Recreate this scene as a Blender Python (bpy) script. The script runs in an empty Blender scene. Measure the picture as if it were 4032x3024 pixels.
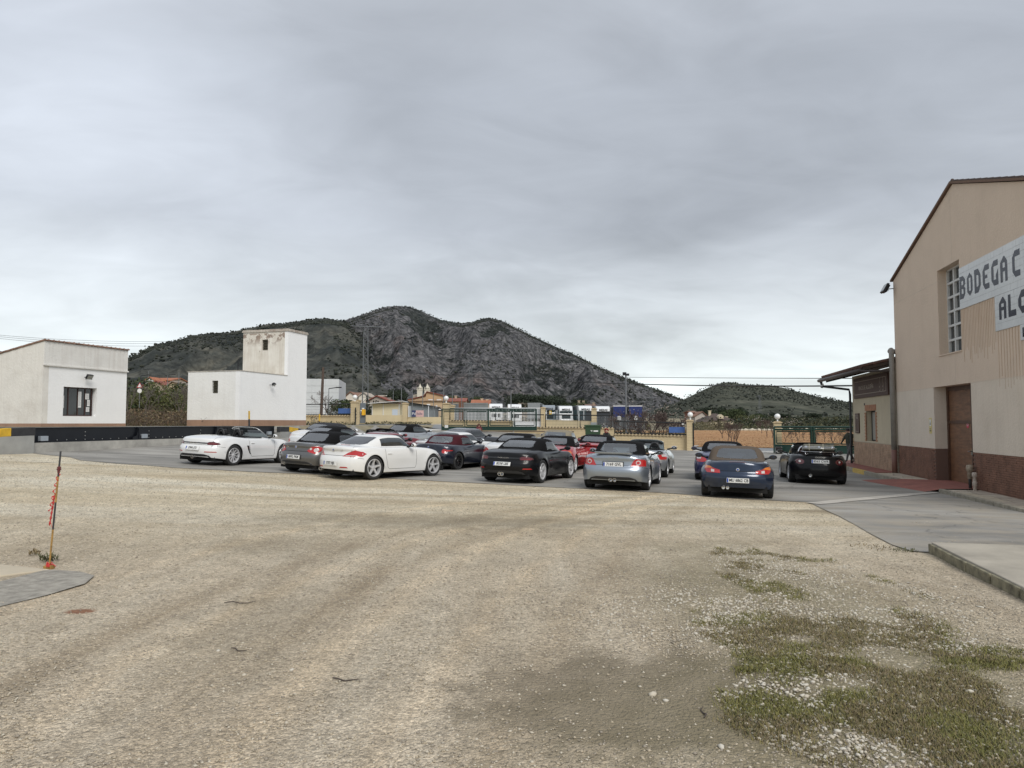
import bpy, bmesh, math, random
import numpy as np
from mathutils import Vector, Matrix, noise as mnoise
from mathutils.bvhtree import BVHTree
from mathutils.geometry import delaunay_2d_cdt
random.seed(7); rng = np.random.default_rng(7)
PI = math.pi
C = bpy.context.scene.collection
sc = bpy.context.scene
# ------------------------------------------------------------------ camera, sky, sun, exposure
cam_d = bpy.data.cameras.new('camera'); cam = bpy.data.objects.new('camera', cam_d); C.objects.link(cam)
CAMZ = 1.75; PITCH = math.atan(153/2850); FPX = 2850.0
cam.location = (0, 0, CAMZ); cam.rotation_euler = (PI/2 + PITCH, 0, 0)
cam_d.sensor_width = 36; cam_d.lens = 36*FPX/4032; cam_d.clip_start = .1; cam_d.clip_end = 9000
sc.camera = cam
SUN_EL, SUN_AZ = math.radians(42), math.radians(156)      # azimuth clockwise from +Y: behind the camera, to its right
w = bpy.data.worlds.new('World'); sc.world = w; w.use_nodes = True
nt = w.node_tree; nt.nodes.clear()
def N(t, typ, **kw):
    n = t.nodes.new(typ)
    for k, v in kw.items(): setattr(n, k, v)
    return n
def L(t, a, b): t.links.new(a, b)
def math_n(t, op, a, b=None, clamp=False):
    n = N(t, 'ShaderNodeMath', operation=op, use_clamp=clamp)
    for i, v in enumerate((a, b)):
        if v is None: continue
        if isinstance(v, (int, float)): n.inputs[i].default_value = v
        else: L(t, v, n.inputs[i])
    return n.outputs[0]
def ramp(t, src, stops, interp='LINEAR'):
    r = N(t, 'ShaderNodeValToRGB'); r.color_ramp.interpolation = interp
    e = r.color_ramp.elements
    while len(e) > 1: e.remove(e[0])
    for i, (p, c) in enumerate(stops):
        k = e[0] if i == 0 else e.new(p)
        k.position = p
        if isinstance(c, (int, float)): c = (c, c, c)
        k.color = (*c[:3], 1)
    L(t, src, r.inputs[0]); return r.outputs[0]
out = N(nt, 'ShaderNodeOutputWorld')
sky = N(nt, 'ShaderNodeTexSky', sky_type='NISHITA', sun_disc=False, sun_elevation=SUN_EL, sun_rotation=SUN_AZ)
bg1 = N(nt, 'ShaderNodeBackground'); bg1.inputs[1].default_value = .08; L(nt, sky.outputs[0], bg1.inputs[0])
tc = N(nt, 'ShaderNodeTexCoord'); sx = N(nt, 'ShaderNodeSeparateXYZ'); L(nt, tc.outputs['Generated'], sx.inputs[0])
zc = math_n(nt, 'MAXIMUM', sx.outputs[2], 0.0)
den = math_n(nt, 'ADD', zc, .20)
cx = math_n(nt, 'DIVIDE', sx.outputs[0], den); cy = math_n(nt, 'DIVIDE', sx.outputs[1], den)
cb = N(nt, 'ShaderNodeCombineXYZ'); L(nt, cx, cb.inputs[0]); L(nt, cy, cb.inputs[1])
def sky_noise(scale, rot, sc3, det, rough, dist=0.0, loc=(0, 0, 0)):
    mp = N(nt, 'ShaderNodeMapping'); mp.inputs['Rotation'].default_value = (0, 0, rot); mp.inputs['Scale'].default_value = sc3; mp.inputs['Location'].default_value = loc
    L(nt, cb.outputs[0], mp.inputs[0])
    n = N(nt, 'ShaderNodeTexNoise'); n.inputs['Scale'].default_value = scale; n.inputs['Detail'].default_value = det
    n.inputs['Roughness'].default_value = rough; n.inputs['Distortion'].default_value = dist
    L(nt, mp.outputs[0], n.inputs[0]); return n.outputs[0]
n1 = sky_noise(1.0, .6, (1, 1.25, 1), 5, .5, .5, (3.1, 1.2, 0)); n2 = sky_noise(3.6, -.3, (.8, 1.3, 1), 7, .55, .8, (0, 4, 0)); n3 = sky_noise(.60, .3, (1, 1.2, 1), 4, .5, .3, (7.3, 2.2, 0))
mixn = math_n(nt, 'ADD', math_n(nt, 'ADD', math_n(nt, 'MULTIPLY', n1, .40), math_n(nt, 'MULTIPLY', n2, .18)), math_n(nt, 'MULTIPLY', n3, .42))
base = ramp(nt, zc, [(0, (.585, .625, .62)), (.05, (.53, .57, .575)), (.13, (.425, .452, .468)), (.26, (.335, .358, .392)), (.42, (.343, .368, .408)), (.56, (.405, .432, .475)), (1, (.45, .485, .53))])
modr = ramp(nt, mixn, [(.34, .76), (.42, .89), (.49, 1.0), (.56, 1.12), (.65, 1.32)])
def lobe(px, py, lo, hi, k):          # thinner cloud that lets more light through
    v = Vector(((px-2016)/2850, 1, (1665-py)/2850)).normalized(); d = N(nt, 'ShaderNodeVectorMath', operation='DOT_PRODUCT'); L(nt, tc.outputs['Generated'], d.inputs[0]); d.inputs[1].default_value = v
    return ramp(nt, math_n(nt, 'ADD', d.outputs['Value'], math_n(nt, 'MULTIPLY', math_n(nt, 'SUBTRACT', n1, .5), .10)), [(lo, 0), (hi, k)])
extra = math_n(nt, 'ADD', lobe(150, 1150, .90, 1.0, .34), lobe(3000, 1370, .965, 1.0, .22))
mod = N(nt, 'ShaderNodeMix', data_type='RGBA', blend_type='ADD'); mod.inputs[0].default_value = 1; L(nt, modr, mod.inputs[6]); L(nt, extra, mod.inputs[7]); mod = mod.outputs[2]
mul = N(nt, 'ShaderNodeMix', data_type='RGBA', blend_type='MULTIPLY'); mul.inputs[0].default_value = 1
L(nt, base, mul.inputs[6]); L(nt, mod, mul.inputs[7])
bg2 = N(nt, 'ShaderNodeBackground'); bg2.inputs[1].default_value = 1.0; L(nt, mul.outputs[2], bg2.inputs[0])
ms = N(nt, 'ShaderNodeMixShader'); ms.inputs[0].default_value = .93
L(nt, bg1.outputs[0], ms.inputs[1]); L(nt, bg2.outputs[0], ms.inputs[2]); L(nt, ms.outputs[0], out.inputs[0])
sd = bpy.data.lights.new('sun', 'SUN'); so = bpy.data.objects.new('sun', sd); C.objects.link(so)
sd.energy = 1.5; sd.angle = math.radians(28); sd.color = (1, .965, .91)
dsun = Vector((math.sin(SUN_AZ)*math.cos(SUN_EL), math.cos(SUN_AZ)*math.cos(SUN_EL), math.sin(SUN_EL)))
so.rotation_euler = dsun.to_track_quat('Z', 'Y').to_euler()
sc.view_settings.view_transform = 'Standard'; sc.view_settings.look = 'None'; sc.view_settings.gamma = 1
sc.view_settings.exposure = 0.58; sc.view_settings.use_curve_mapping = False
sc.render.engine = 'CYCLES'; sc.cycles.max_bounces = 5; sc.cycles.transparent_max_bounces = 10; sc.cycles.use_denoising = True

# ------------------------------------------------------------------ placing helpers (pixels of the 4032 wide photograph turned into points)
def ray(px, py):
    u, v = (px-2016)/FPX, (1512-py)/FPX
    return Vector((u, math.cos(PITCH)-v*math.sin(PITCH), math.sin(PITCH)+v*math.cos(PITCH)))
def at(px, py, Y):
    d = ray(px, py); k = Y/d.y
    return Vector((d.x*k, Y, CAMZ+d.z*k))
def sst(a, b, v):
    t = np.clip((v-a)/(b-a), 0, 1); return t*t*(3-2*t)
GX, GY = .29, .957                                          # direction of the buildings on the left
def ground_z(x, y):
    x = np.asarray(x, float); y = np.asarray(y, float)
    m = np.clip(-x, 0, 45)
    tilt = .025*np.minimum(m, 5)+.045*np.clip(m-5, 0, 14)*(1-.8*sst(38, 58, y)) - .025*np.clip(x, 0, 15)
    rise = .0305*np.clip(y-28, 0, 48)*np.clip((9-x)/7, 0, 1)
    far = .0165*np.clip(y-115, 0, 700)
    z = tilt*sst(6, 18, y)+rise+far
    dl = -(x+17.4)*GY+(y-26)*GX
    k = sst(.9, 2.2, dl)*sst(22.5, 25.5, y)
    return z*(1-k)+np.maximum(z, 1.56+.0*y)*k
def gz(x, y): return float(ground_z(x, y))
def gp(px, py, dz=0):
    d = ray(px, py); t = 2.0
    while t < 900:
        p = Vector((0, 0, CAMZ))+d*t
        if p.z <= gz(p.x, p.y)+dz:
            for _ in range(20):
                t -= .01*t/10
                q = Vector((0, 0, CAMZ))+d*t
                if q.z > gz(q.x, q.y)+dz: break
            return q
        t += max(.03, t*.004)
    return p
# ------------------------------------------------------------------ materials
MATS = {}
def mat(name, col, rough=.6, metal=0, var=.0, vscale=4, bump=0, bscale=30, coat=0, trans=0, emit=None, spec=None, alpha=None, stretch=None, vcol2=None, det=6):
    if name in MATS: return MATS[name]
    m = bpy.data.materials.new(name); m.use_nodes = True; t = m.node_tree; b = t.nodes['Principled BSDF']
    b.inputs['Base Color'].default_value = (*col, 1); b.inputs['Roughness'].default_value = rough; b.inputs['Metallic'].default_value = metal
    if coat: b.inputs['Coat Weight'].default_value = coat; b.inputs['Coat Roughness'].default_value = .04
    if trans: b.inputs['Transmission Weight'].default_value = trans
    if spec is not None: b.inputs['Specular IOR Level'].default_value = spec
    if alpha is not None: b.inputs['Alpha'].default_value = alpha
    if emit: b.inputs['Emission Color'].default_value = (*emit[0], 1); b.inputs['Emission Strength'].default_value = emit[1]
    if var or bump:
        g = N(t, 'ShaderNodeNewGeometry'); mp = N(t, 'ShaderNodeMapping'); L(t, g.outputs['Position'], mp.inputs[0])
        if stretch: mp.inputs['Scale'].default_value = stretch
    if var:
        n = N(t, 'ShaderNodeTexNoise'); n.inputs['Scale'].default_value = vscale; n.inputs['Detail'].default_value = det; n.inputs['Roughness'].default_value = .62
        L(t, mp.outputs[0], n.inputs[0])
        c2 = vcol2 or tuple(min(1, c*(1+var)) for c in col)
        c1 = tuple(c*(1-var) for c in col)
        L(t, ramp(t, n.outputs[0], [(.3, c1), (.5, col), (.7, c2)]), b.inputs['Base Color'])
    if bump:
        n = N(t, 'ShaderNodeTexNoise'); n.inputs['Scale'].default_value = bscale; n.inputs['Detail'].default_value = 5; L(t, mp.outputs[0], n.inputs[0])
        bp = N(t, 'ShaderNodeBump'); bp.inputs['Strength'].default_value = bump; bp.inputs['Distance'].default_value = .02
        L(t, n.outputs[0], bp.inputs['Height']); L(t, bp.outputs[0], b.inputs['Normal'])
    MATS[name] = m; return m
def glassy(name, tint, op, rough=.02):
    m = bpy.data.materials.new(name); m.use_nodes = True; t = m.node_tree; t.nodes.clear()
    o = N(t, 'ShaderNodeOutputMaterial'); tr = N(t, 'ShaderNodeBsdfTransparent'); tr.inputs[0].default_value = (*tint, 1)
    gl = N(t, 'ShaderNodeBsdfGlossy'); gl.inputs['Roughness'].default_value = rough
    fr = N(t, 'ShaderNodeFresnel'); fr.inputs[0].default_value = 1.5
    k = math_n(t, 'ADD', math_n(t, 'MULTIPLY', fr.outputs[0], 1.2), op, True)
    mx = N(t, 'ShaderNodeMixShader'); L(t, k, mx.inputs[0]); L(t, tr.outputs[0], mx.inputs[1]); L(t, gl.outputs[0], mx.inputs[2]); L(t, mx.outputs[0], o.inputs[0])
    MATS[name] = m; return m
# ------------------------------------------------------------------ mesh helpers
class MB:
    def __init__(s): s.v = []; s.f = []; s.m = []; s.cur = 0; s.X = None
    def add(s, vs, fs, mi=None):
        o = len(s.v)
        if s.X is not None: vs = [s.X @ Vector(v) for v in vs]
        s.v += [tuple(v) for v in vs]; s.f += [tuple(i+o for i in f) for f in fs]; s.m += [s.cur if mi is None else mi]*len(fs); return s
    def box(s, x0, x1, y0, y1, z0, z1, mi=None):
        return s.add([(x0, y0, z0), (x1, y0, z0), (x1, y1, z0), (x0, y1, z0), (x0, y0, z1), (x1, y0, z1), (x1, y1, z1), (x0, y1, z1)],
              [(0, 3, 2, 1), (4, 5, 6, 7), (0, 1, 5, 4), (1, 2, 6, 5), (2, 3, 7, 6), (3, 0, 4, 7)], mi)
    def cbox(s, c, sz, R=None, mi=None):
        hx, hy, hz = sz[0]/2, sz[1]/2, sz[2]/2
        vs = [Vector((a*hx, b*hy, d*hz)) for a, b, d in ((-1, -1, -1), (1, -1, -1), (1, 1, -1), (-1, 1, -1), (-1, -1, 1), (1, -1, 1), (1, 1, 1), (-1, 1, 1))]
        if R is not None: vs = [R @ v for v in vs]
        return s.add([v+Vector(c) for v in vs], [(0, 3, 2, 1), (4, 5, 6, 7), (0, 1, 5, 4), (1, 2, 6, 5), (2, 3, 7, 6), (3, 0, 4, 7)], mi)
    def tube(s, pts, r, n=8, cap=True, mi=None):
        pts = [Vector(p) for p in pts]; rs = r if isinstance(r, (list, tuple)) else [r]*len(pts)
        vs = []; fs = []; ref = None
        for i, p in enumerate(pts):
            d = (pts[min(i+1, len(pts)-1)]-pts[max(i-1, 0)]).normalized()
            if ref is None: ref = Vector((0, 0, 1)) if abs(d.z) < .9 else Vector((1, 0, 0))
            a = d.cross(ref).normalized(); b = d.cross(a).normalized(); ref = b.cross(d) if False else ref
            if abs(d.dot(ref)) > .98: ref = Vector((1, 0, 0)) if abs(d.x) < .9 else Vector((0, 1, 0)); a = d.cross(ref).normalized(); b = d.cross(a).normalized()
            for k in range(n):
                t = 2*PI*k/n; vs.append(p+(a*math.cos(t)+b*math.sin(t))*rs[i])
        for i in range(len(pts)-1):
            for k in range(n):
                k2 = (k+1) % n; fs.append((i*n+k, i*n+k2, (i+1)*n+k2, (i+1)*n+k))
        if cap: fs.append(tuple(range(n))); fs.append(tuple((len(pts)-1)*n+k for k in reversed(range(n))))
        return s.add(vs, fs, mi)
    def lathe(s, prof, n=24, axis='Z', c=(0, 0, 0), mi=None, closed=False):
        vs = []; fs = []; m = len(prof)
        for (r, h) in prof:
            for k in range(n):
                t = 2*PI*k/n; a, b = r*math.cos(t), r*math.sin(t)
                v = {'Z': (a, b, h), 'Y': (a, h, b), 'X': (h, a, b)}[axis]
                vs.append((v[0]+c[0], v[1]+c[1], v[2]+c[2]))
        for i in range(m if closed else m-1):
            j = (i+1) % m
            for k in range(n):
                k2 = (k+1) % n; fs.append((i*n+k, i*n+k2, j*n+k2, j*n+k))
        return s.add(vs, fs, mi)
    def sphere(s, c, r, nu=14, nv=8, mi=None):
        if isinstance(r, (int, float)): r = (r, r, r)
        prof = [(math.sin(PI*i/nv), -math.cos(PI*i/nv)) for i in range(nv+1)]
        vs = []; fs = []
        for (a, h) in prof:
            for k in range(nu): t = 2*PI*k/nu; vs.append((c[0]+r[0]*a*math.cos(t), c[1]+r[1]*a*math.sin(t), c[2]+r[2]*h))
        for i in range(nv):
            for k in range(nu): k2 = (k+1) % nu; fs.append((i*nu+k, i*nu+k2, (i+1)*nu+k2, (i+1)*nu+k))
        return s.add(vs, fs, mi)
    def prism(s, poly, z0, z1, plane='XY', mi=None):
        n = len(poly)
        def P(a, b, h): return {'XY': (a, b, h), 'XZ': (a, h, b), 'YZ': (h, a, b)}[plane]
        vs = [P(a, b, z0) for a, b in poly]+[P(a, b, z1) for a, b in poly]
        fs = [tuple(reversed(range(n))), tuple(range(n, 2*n))]+[(i, (i+1) % n, n+(i+1) % n, n+i) for i in range(n)]
        return s.add(vs, fs, mi)
    def build(s, name, mats, parent=None, smooth=False, bevel=0, loc=None, autos=None):
        me = bpy.data.meshes.new(name); me.from_pydata(s.v, [], s.f)
        if not isinstance(mats, (list, tuple)): mats = [mats]
        for m in mats: me.materials.append(m)
        if len(mats) > 1: me.polygons.foreach_set('material_index', s.m)
        if smooth: me.polygons.foreach_set('use_smooth', [True]*len(me.polygons))
        me.update(); fix_normals(me)
        if autos: me.set_sharp_from_angle(angle=math.radians(autos))
        return link(name, me, parent, bevel, loc)
def fix_normals(me):
    if len(me.polygons) > 60000: return
    bm = bmesh.new(); bm.from_mesh(me); bmesh.ops.recalc_face_normals(bm, faces=bm.faces); bm.to_mesh(me); bm.free()
def link(name, me, parent=None, bevel=0, loc=None):
    o = bpy.data.objects.new(name, me); C.objects.link(o)
    if parent is not None: o.parent = parent
    if loc is not None: o.location = loc
    if bevel:
        b = o.modifiers.new('bevel', 'BEVEL'); b.width = bevel; b.segments = 2; b.limit_method = 'ANGLE'
    return o
def mesh_np(name, v, f, mats, parent=None, smooth=False, mi=None):
    """v (n,3), f (m,k) arrays"""
    me = bpy.data.meshes.new(name); v = np.asarray(v, np.float32); f = np.asarray(f, np.int32); k = f.shape[1]
    me.vertices.add(len(v)); me.vertices.foreach_set('co', v.ravel())
    me.loops.add(f.size); me.loops.foreach_set('vertex_index', f.ravel())
    me.polygons.add(len(f)); me.polygons.foreach_set('loop_start', np.arange(0, f.size, k, dtype=np.int32))
    me.polygons.foreach_set('loop_total', np.full(len(f), k, np.int32))
    if not isinstance(mats, (list, tuple)): mats = [mats]
    for m in mats: me.materials.append(m)
    if mi is not None: me.polygons.foreach_set('material_index', np.asarray(mi, np.int32))
    if smooth: me.polygons.foreach_set('use_smooth', np.ones(len(f), bool))
    me.update(calc_edges=True); me.validate()
    return link(name, me, parent)
def tag(o, label=None, cat=None, group=None, kind=None):
    if label: o['label'] = label
    if cat: o['category'] = cat
    if group: o['group'] = group
    if kind: o['kind'] = kind
    return o
def thing(name, label, cat, loc=(0, 0, 0), rz=0, group=None):
    o = bpy.data.objects.new(name, None); C.objects.link(o); o.location = loc; o.rotation_euler = (0, 0, rz); o.empty_display_size = .2
    return tag(o, label, cat, group)
def copy_tree(o, parent=None):
    c = o.copy(); C.objects.link(c); c.parent = parent
    for ch in list(o.children): copy_tree(ch, c)
    return c
def text(name, s, size, mt, parent, loc, rot=(PI/2, 0, 0), ext=.002, sx=1, align='CENTER', offset=0, space=1):
    cu = bpy.data.curves.new(name, 'FONT'); cu.body = s; cu.size = size; cu.extrude = ext; cu.align_x = align; cu.align_y = 'CENTER'; cu.offset = offset; cu.space_character = space
    cu.resolution_u = 2; cu.materials.append(mt)
    tmp = bpy.data.objects.new(name, cu); me = bpy.data.meshes.new_from_object(tmp); bpy.data.objects.remove(tmp)
    if not me.materials: me.materials.append(mt)
    me.transform(Matrix.Diagonal((sx, 1, 1, 1)))
    o = link(name, me, parent); o.location = loc; o.rotation_euler = rot; return o
def sheet(name, poly, step, dz, mt, kind='structure', zf=None, edge=None):
    """a sheet following the ground inside a polygon"""
    xs = [p[0] for p in poly]; ys = [p[1] for p in poly]
    pl = []
    n = len(poly)
    for i in range(n):
        a, b = Vector(poly[i][:2]), Vector(poly[(i+1) % n][:2]); k = max(1, int((b-a).length/step))
        for j in range(k): 
            q = a.lerp(b, j/k)
            if edge: q = q+Vector((mnoise.noise((q.x*.9, q.y*.9, 3)), mnoise.noise((q.x*.9, q.y*.9, 9))))*edge+Vector((mnoise.noise((q.x*4, q.y*4, 3)), mnoise.noise((q.x*4, q.y*4, 9))))*edge*.3
            pl.append(q)
    m = len(pl); P = np.array([(q.x, q.y) for q in pl])
    gx, gy = np.meshgrid(np.arange(min(xs)+step/2, max(xs), step), np.arange(min(ys)+step/2, max(ys), step)); G = np.c_[gx.ravel(), gy.ravel()]
    ins = np.zeros(len(G), bool)
    for i in range(m):
        x1, y1 = P[i]; x2, y2 = P[(i+1) % m]
        c = ((y1 > G[:, 1]) != (y2 > G[:, 1])) & (G[:, 0] < (x2-x1)*(G[:, 1]-y1)/((y2-y1) if y2 != y1 else 1e-9)+x1); ins ^= c
    G = G[ins]
    pts = [Vector(p) for p in P]+[Vector(p) for p in G]
    r = delaunay_2d_cdt(pts, [(i, (i+1) % m) for i in range(m)], [], 1, 1e-4)
    V = np.array([(v.x, v.y) for v in r[0]]); Z = (zf or ground_z)(V[:, 0], V[:, 1])+dz
    o = mesh_np(name, np.c_[V, Z], np.array([f for f in r[2] if len(f) == 3]), mt, smooth=True)
    bm = bmesh.new(); bm.from_mesh(o.data)
    for f in bm.faces:
        if f.normal.z < 0: f.normal_flip()
    bm.to_mesh(o.data); bm.free()
    return tag(o, kind=kind)
def seg_frame(p0, p1):
    a = Vector(p0); b = Vector(p1); d = (b-a); return a, d, d.length, math.atan2(d.y, d.x)
# ------------------------------------------------------------------ ground materials
def pos_nodes(t, scale=(1, 1, 1), rot=0, loc=(0, 0, 0)):
    g = N(t, 'ShaderNodeNewGeometry'); mp = N(t, 'ShaderNodeMapping'); mp.inputs['Scale'].default_value = scale; mp.inputs['Rotation'].default_value = (0, 0, rot); mp.inputs['Location'].default_value = loc
    L(t, g.outputs['Position'], mp.inputs[0]); return mp.outputs[0]
def noise_n(t, vec, scale, det=5, rough=.6, dist=0):
    n = N(t, 'ShaderNodeTexNoise'); n.inputs['Scale'].default_value = scale; n.inputs['Detail'].default_value = det; n.inputs['Roughness'].default_value = rough; n.inputs['Distortion'].default_value = dist
    L(t, vec, n.inputs[0]); return n.outputs[0]
def mixc(t, fac, a, b, mode='MIX'):
    m = N(t, 'ShaderNodeMix', data_type='RGBA', blend_type=mode)
    if isinstance(fac, (int, float)): m.inputs[0].default_value = fac
    else: L(t, fac, m.inputs[0])
    for k, v in ((6, a), (7, b)):
        if isinstance(v, tuple): m.inputs[k].default_value = (*v, 1)
        else: L(t, v, m.inputs[k])
    return m.outputs[2]
def newmat(name):
    m = bpy.data.materials.new(name); m.use_nodes = True; MATS[name] = m; return m, m.node_tree, m.node_tree.nodes['Principled BSDF']
def blob(t, x, y, cx, cy, rx, ry, soft=.35, wob=None):
    """mask: 1 inside an ellipse with a ragged edge"""
    dx = math_n(t, 'DIVIDE', math_n(t, 'SUBTRACT', x, cx), rx); dy = math_n(t, 'DIVIDE', math_n(t, 'SUBTRACT', y, cy), ry)
    d = math_n(t, 'SQRT', math_n(t, 'ADD', math_n(t, 'MULTIPLY', dx, dx), math_n(t, 'MULTIPLY', dy, dy)))
    if wob is not None: d = math_n(t, 'ADD', d, math_n(t, 'MULTIPLY', math_n(t, 'SUBTRACT', wob, .5), 1.3))
    return math_n(t, 'DIVIDE', math_n(t, 'SUBTRACT', 1+soft/2, d), soft, True)
m, t, b = newmat('gravel_ground')
P0 = pos_nodes(t); sp = N(t, 'ShaderNodeSeparateXYZ'); L(t, P0, sp.inputs[0]); X, Y = sp.outputs[0], sp.outputs[1]
nbig = noise_n(t, P0, .45, 6, .6); nmid = noise_n(t, P0, 2.6, 6, .65); nfine = noise_n(t, P0, 38, 4, .7)
track = noise_n(t, pos_nodes(t, (1.7, .10, 1), -.13), 1.0, 5, .62, .25)
cross_ = noise_n(t, pos_nodes(t, (.10, .75, 1), .05), 1.0, 5, .6, .4)
far = math_n(t, 'DIVIDE', math_n(t, 'SUBTRACT', Y, 8.5), 7.0, True)
near_c = ramp(t, track, [(.30, (.405, .333, .238)), (.45, (.475, .397, .292)), (.55, (.515, .437, .328)), (.68, (.565, .49, .378))])
far_c = ramp(t, cross_, [(.32, (.47, .385, .265)), (.46, (.56, .475, .335)), (.56, (.63, .55, .41)), (.68, (.70, .64, .51))])
c = mixc(t, far, near_c, far_c)
c = mixc(t, .8, c, ramp(t, nbig, [(.3, .84), (.5, .98), (.7, 1.1)]), 'MULTIPLY')
c = mixc(t, .7, c, ramp(t, nmid, [(.32, .80), (.5, 1.0), (.68, 1.15)]), 'MULTIPLY')
def rut(x0, k_, c_, w_, amt, c):       # a wheel track: x = x0 + k (y-5) + c (y-5)^2
    yy = math_n(t, 'SUBTRACT', Y, 5.0); e = math_n(t, 'SUBTRACT', X, math_n(t, 'ADD', math_n(t, 'MULTIPLY', yy, k_), math_n(t, 'MULTIPLY', math_n(t, 'MULTIPLY', yy, yy), c_)))
    e = math_n(t, 'ABSOLUTE', math_n(t, 'ADD', math_n(t, 'SUBTRACT', e, x0), math_n(t, 'MULTIPLY', math_n(t, 'SUBTRACT', nbig, .5), .5)))
    k2 = math_n(t, 'MULTIPLY', math_n(t, 'SUBTRACT', 1, math_n(t, 'DIVIDE', e, w_), True), ramp(t, nmid, [(.3, .35), (.6, 1)]))
    return mixc(t, k2, c, (amt, amt*.97, amt*.93), 'MULTIPLY')
for a_ in ((-3.35, .02, .035, .34, .80), (-2.0, .04, .035, .30, .84), (-1.45, .10, .02, .26, 1.22), (-2.75, .03, .035, .25, 1.16), (.15, .22, .01, .28, .86), (-4.6, -.1, .04, .3, 1.15), (-.55, .16, .015, .22, 1.14)): c = rut(*a_, c)
v1 = N(t, 'ShaderNodeTexVoronoi'); v1.inputs['Scale'].default_value = 34; L(t, P0, v1.inputs[0])
v2 = N(t, 'ShaderNodeTexVoronoi'); v2.inputs['Scale'].default_value = 85; L(t, P0, v2.inputs[0])
s1 = N(t, 'ShaderNodeSeparateColor'); L(t, v1.outputs['Color'], s1.inputs[0]); s2 = N(t, 'ShaderNodeSeparateColor'); L(t, v2.outputs['Color'], s2.inputs[0])
c = mixc(t, .75, c, ramp(t, s1.outputs[0], [(0, .66), (.2, .88), (.7, 1.05), (1, 1.36)]), 'MULTIPLY')
c = mixc(t, .75, c, ramp(t, s2.outputs[1], [(0, .7), (.5, 1.0), (1, 1.3)]), 'MULTIPLY')
c = mixc(t, .55, c, ramp(t, nfine, [(.3, .72), (.5, 1.0), (.72, 1.3)]), 'MULTIPLY')
dirt = blob(t, X, Y, .95, 4.75, 1.2, .85, .5, nmid)
dirt2 = blob(t, X, Y, 2.0, 4.1, 1.3, 1.0, 1.6, nmid)
dc = ramp(t, nmid, [(.3, (.20, .165, .115)), (.7, (.30, .25, .18))])
c = mixc(t, math_n(t, 'MULTIPLY', dirt, .85), c, dc)
c = mixc(t, math_n(t, 'MULTIPLY', dirt2, .6), c, (.19, .165, .09))
grassy = blob(t, X, Y, 2.75, 6.6, 1.2, 3.4, .9, nbig)
c = mixc(t, math_n(t, 'MULTIPLY', grassy, .55), c, (.155, .14, .07))
# dark oily patch between the nearest cars, stains at the edge of the yard
for (sx_, sy_, rx_, ry_, k_) in ((-1.2, 12.9, 3.4, .8, .5), (-3.3, 10.3, .9, .8, .25), (7.4, 15.6, 1.6, .5, .55), (-2.3, 6.3, .5, 1.6, .22)):
    c = mixc(t, math_n(t, 'MULTIPLY', blob(t, X, Y, sx_, sy_, rx_, ry_, .9, nmid), k_), c, (.20, .165, .11))
# reddish spill
c = mixc(t, math_n(t, 'MULTIPLY', blob(t, X, Y, -4.02, 6.85, .13, .09, .5, nfine), .8), c, (.24, .09, .04))
L(t, c, b.inputs['Base Color']); b.inputs['Roughness'].default_value = .93; b.inputs['Specular IOR Level'].default_value = .2
hh = math_n(t, 'ADD', math_n(t, 'MULTIPLY', v1.outputs['Distance'], -.9), math_n(t, 'ADD', math_n(t, 'MULTIPLY', v2.outputs['Distance'], -.5), math_n(t, 'MULTIPLY', nfine, .7)))
bp = N(t, 'ShaderNodeBump'); bp.inputs['Strength'].default_value = .9; bp.inputs['Distance'].default_value = .022; L(t, hh, bp.inputs['Height']); L(t, bp.outputs[0], b.inputs['Normal'])

m, t, b = newmat('asphalt'); P0 = pos_nodes(t); sp = N(t, 'ShaderNodeSeparateXYZ'); L(t, P0, sp.inputs[0])
n1_ = noise_n(t, P0, .3, 6, .6); n2_ = noise_n(t, pos_nodes(t, (.22, 1.1, 1), .1), 1.0, 6, .6, .4); nf = noise_n(t, P0, 120, 3, .7)
c = ramp(t, n2_, [(.28, (.175, .168, .152)), (.45, (.245, .234, .212)), (.58, (.305, .29, .262)), (.72, (.37, .35, .315))])
c = mixc(t, .8, c, ramp(t, n1_, [(.3, .72), (.5, 1.0), (.7, 1.2)]), 'MULTIPLY')
c = mixc(t, .6, c, ramp(t, nf, [(.3, .7), (.5, 1.0), (.7, 1.35)]), 'MULTIPLY')
# wide-meshed cracks and repairs
vv = N(t, 'ShaderNodeTexVoronoi', feature='DISTANCE_TO_EDGE'); vv.inputs['Scale'].default_value = .22
ad = N(t, 'ShaderNodeVectorMath', operation='ADD'); L(t, P0, ad.inputs[0]); nz = N(t, 'ShaderNodeTexNoise'); nz.inputs['Scale'].default_value = 1.3; L(t, P0, nz.inputs[0]); L(t, nz.outputs[1], ad.inputs[1]); L(t, ad.outputs[0], vv.inputs[0])
c = mixc(t, ramp(t, vv.outputs[0], [(0, .55), (.006, 0)]), c, (.07, .07, .07))
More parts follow.
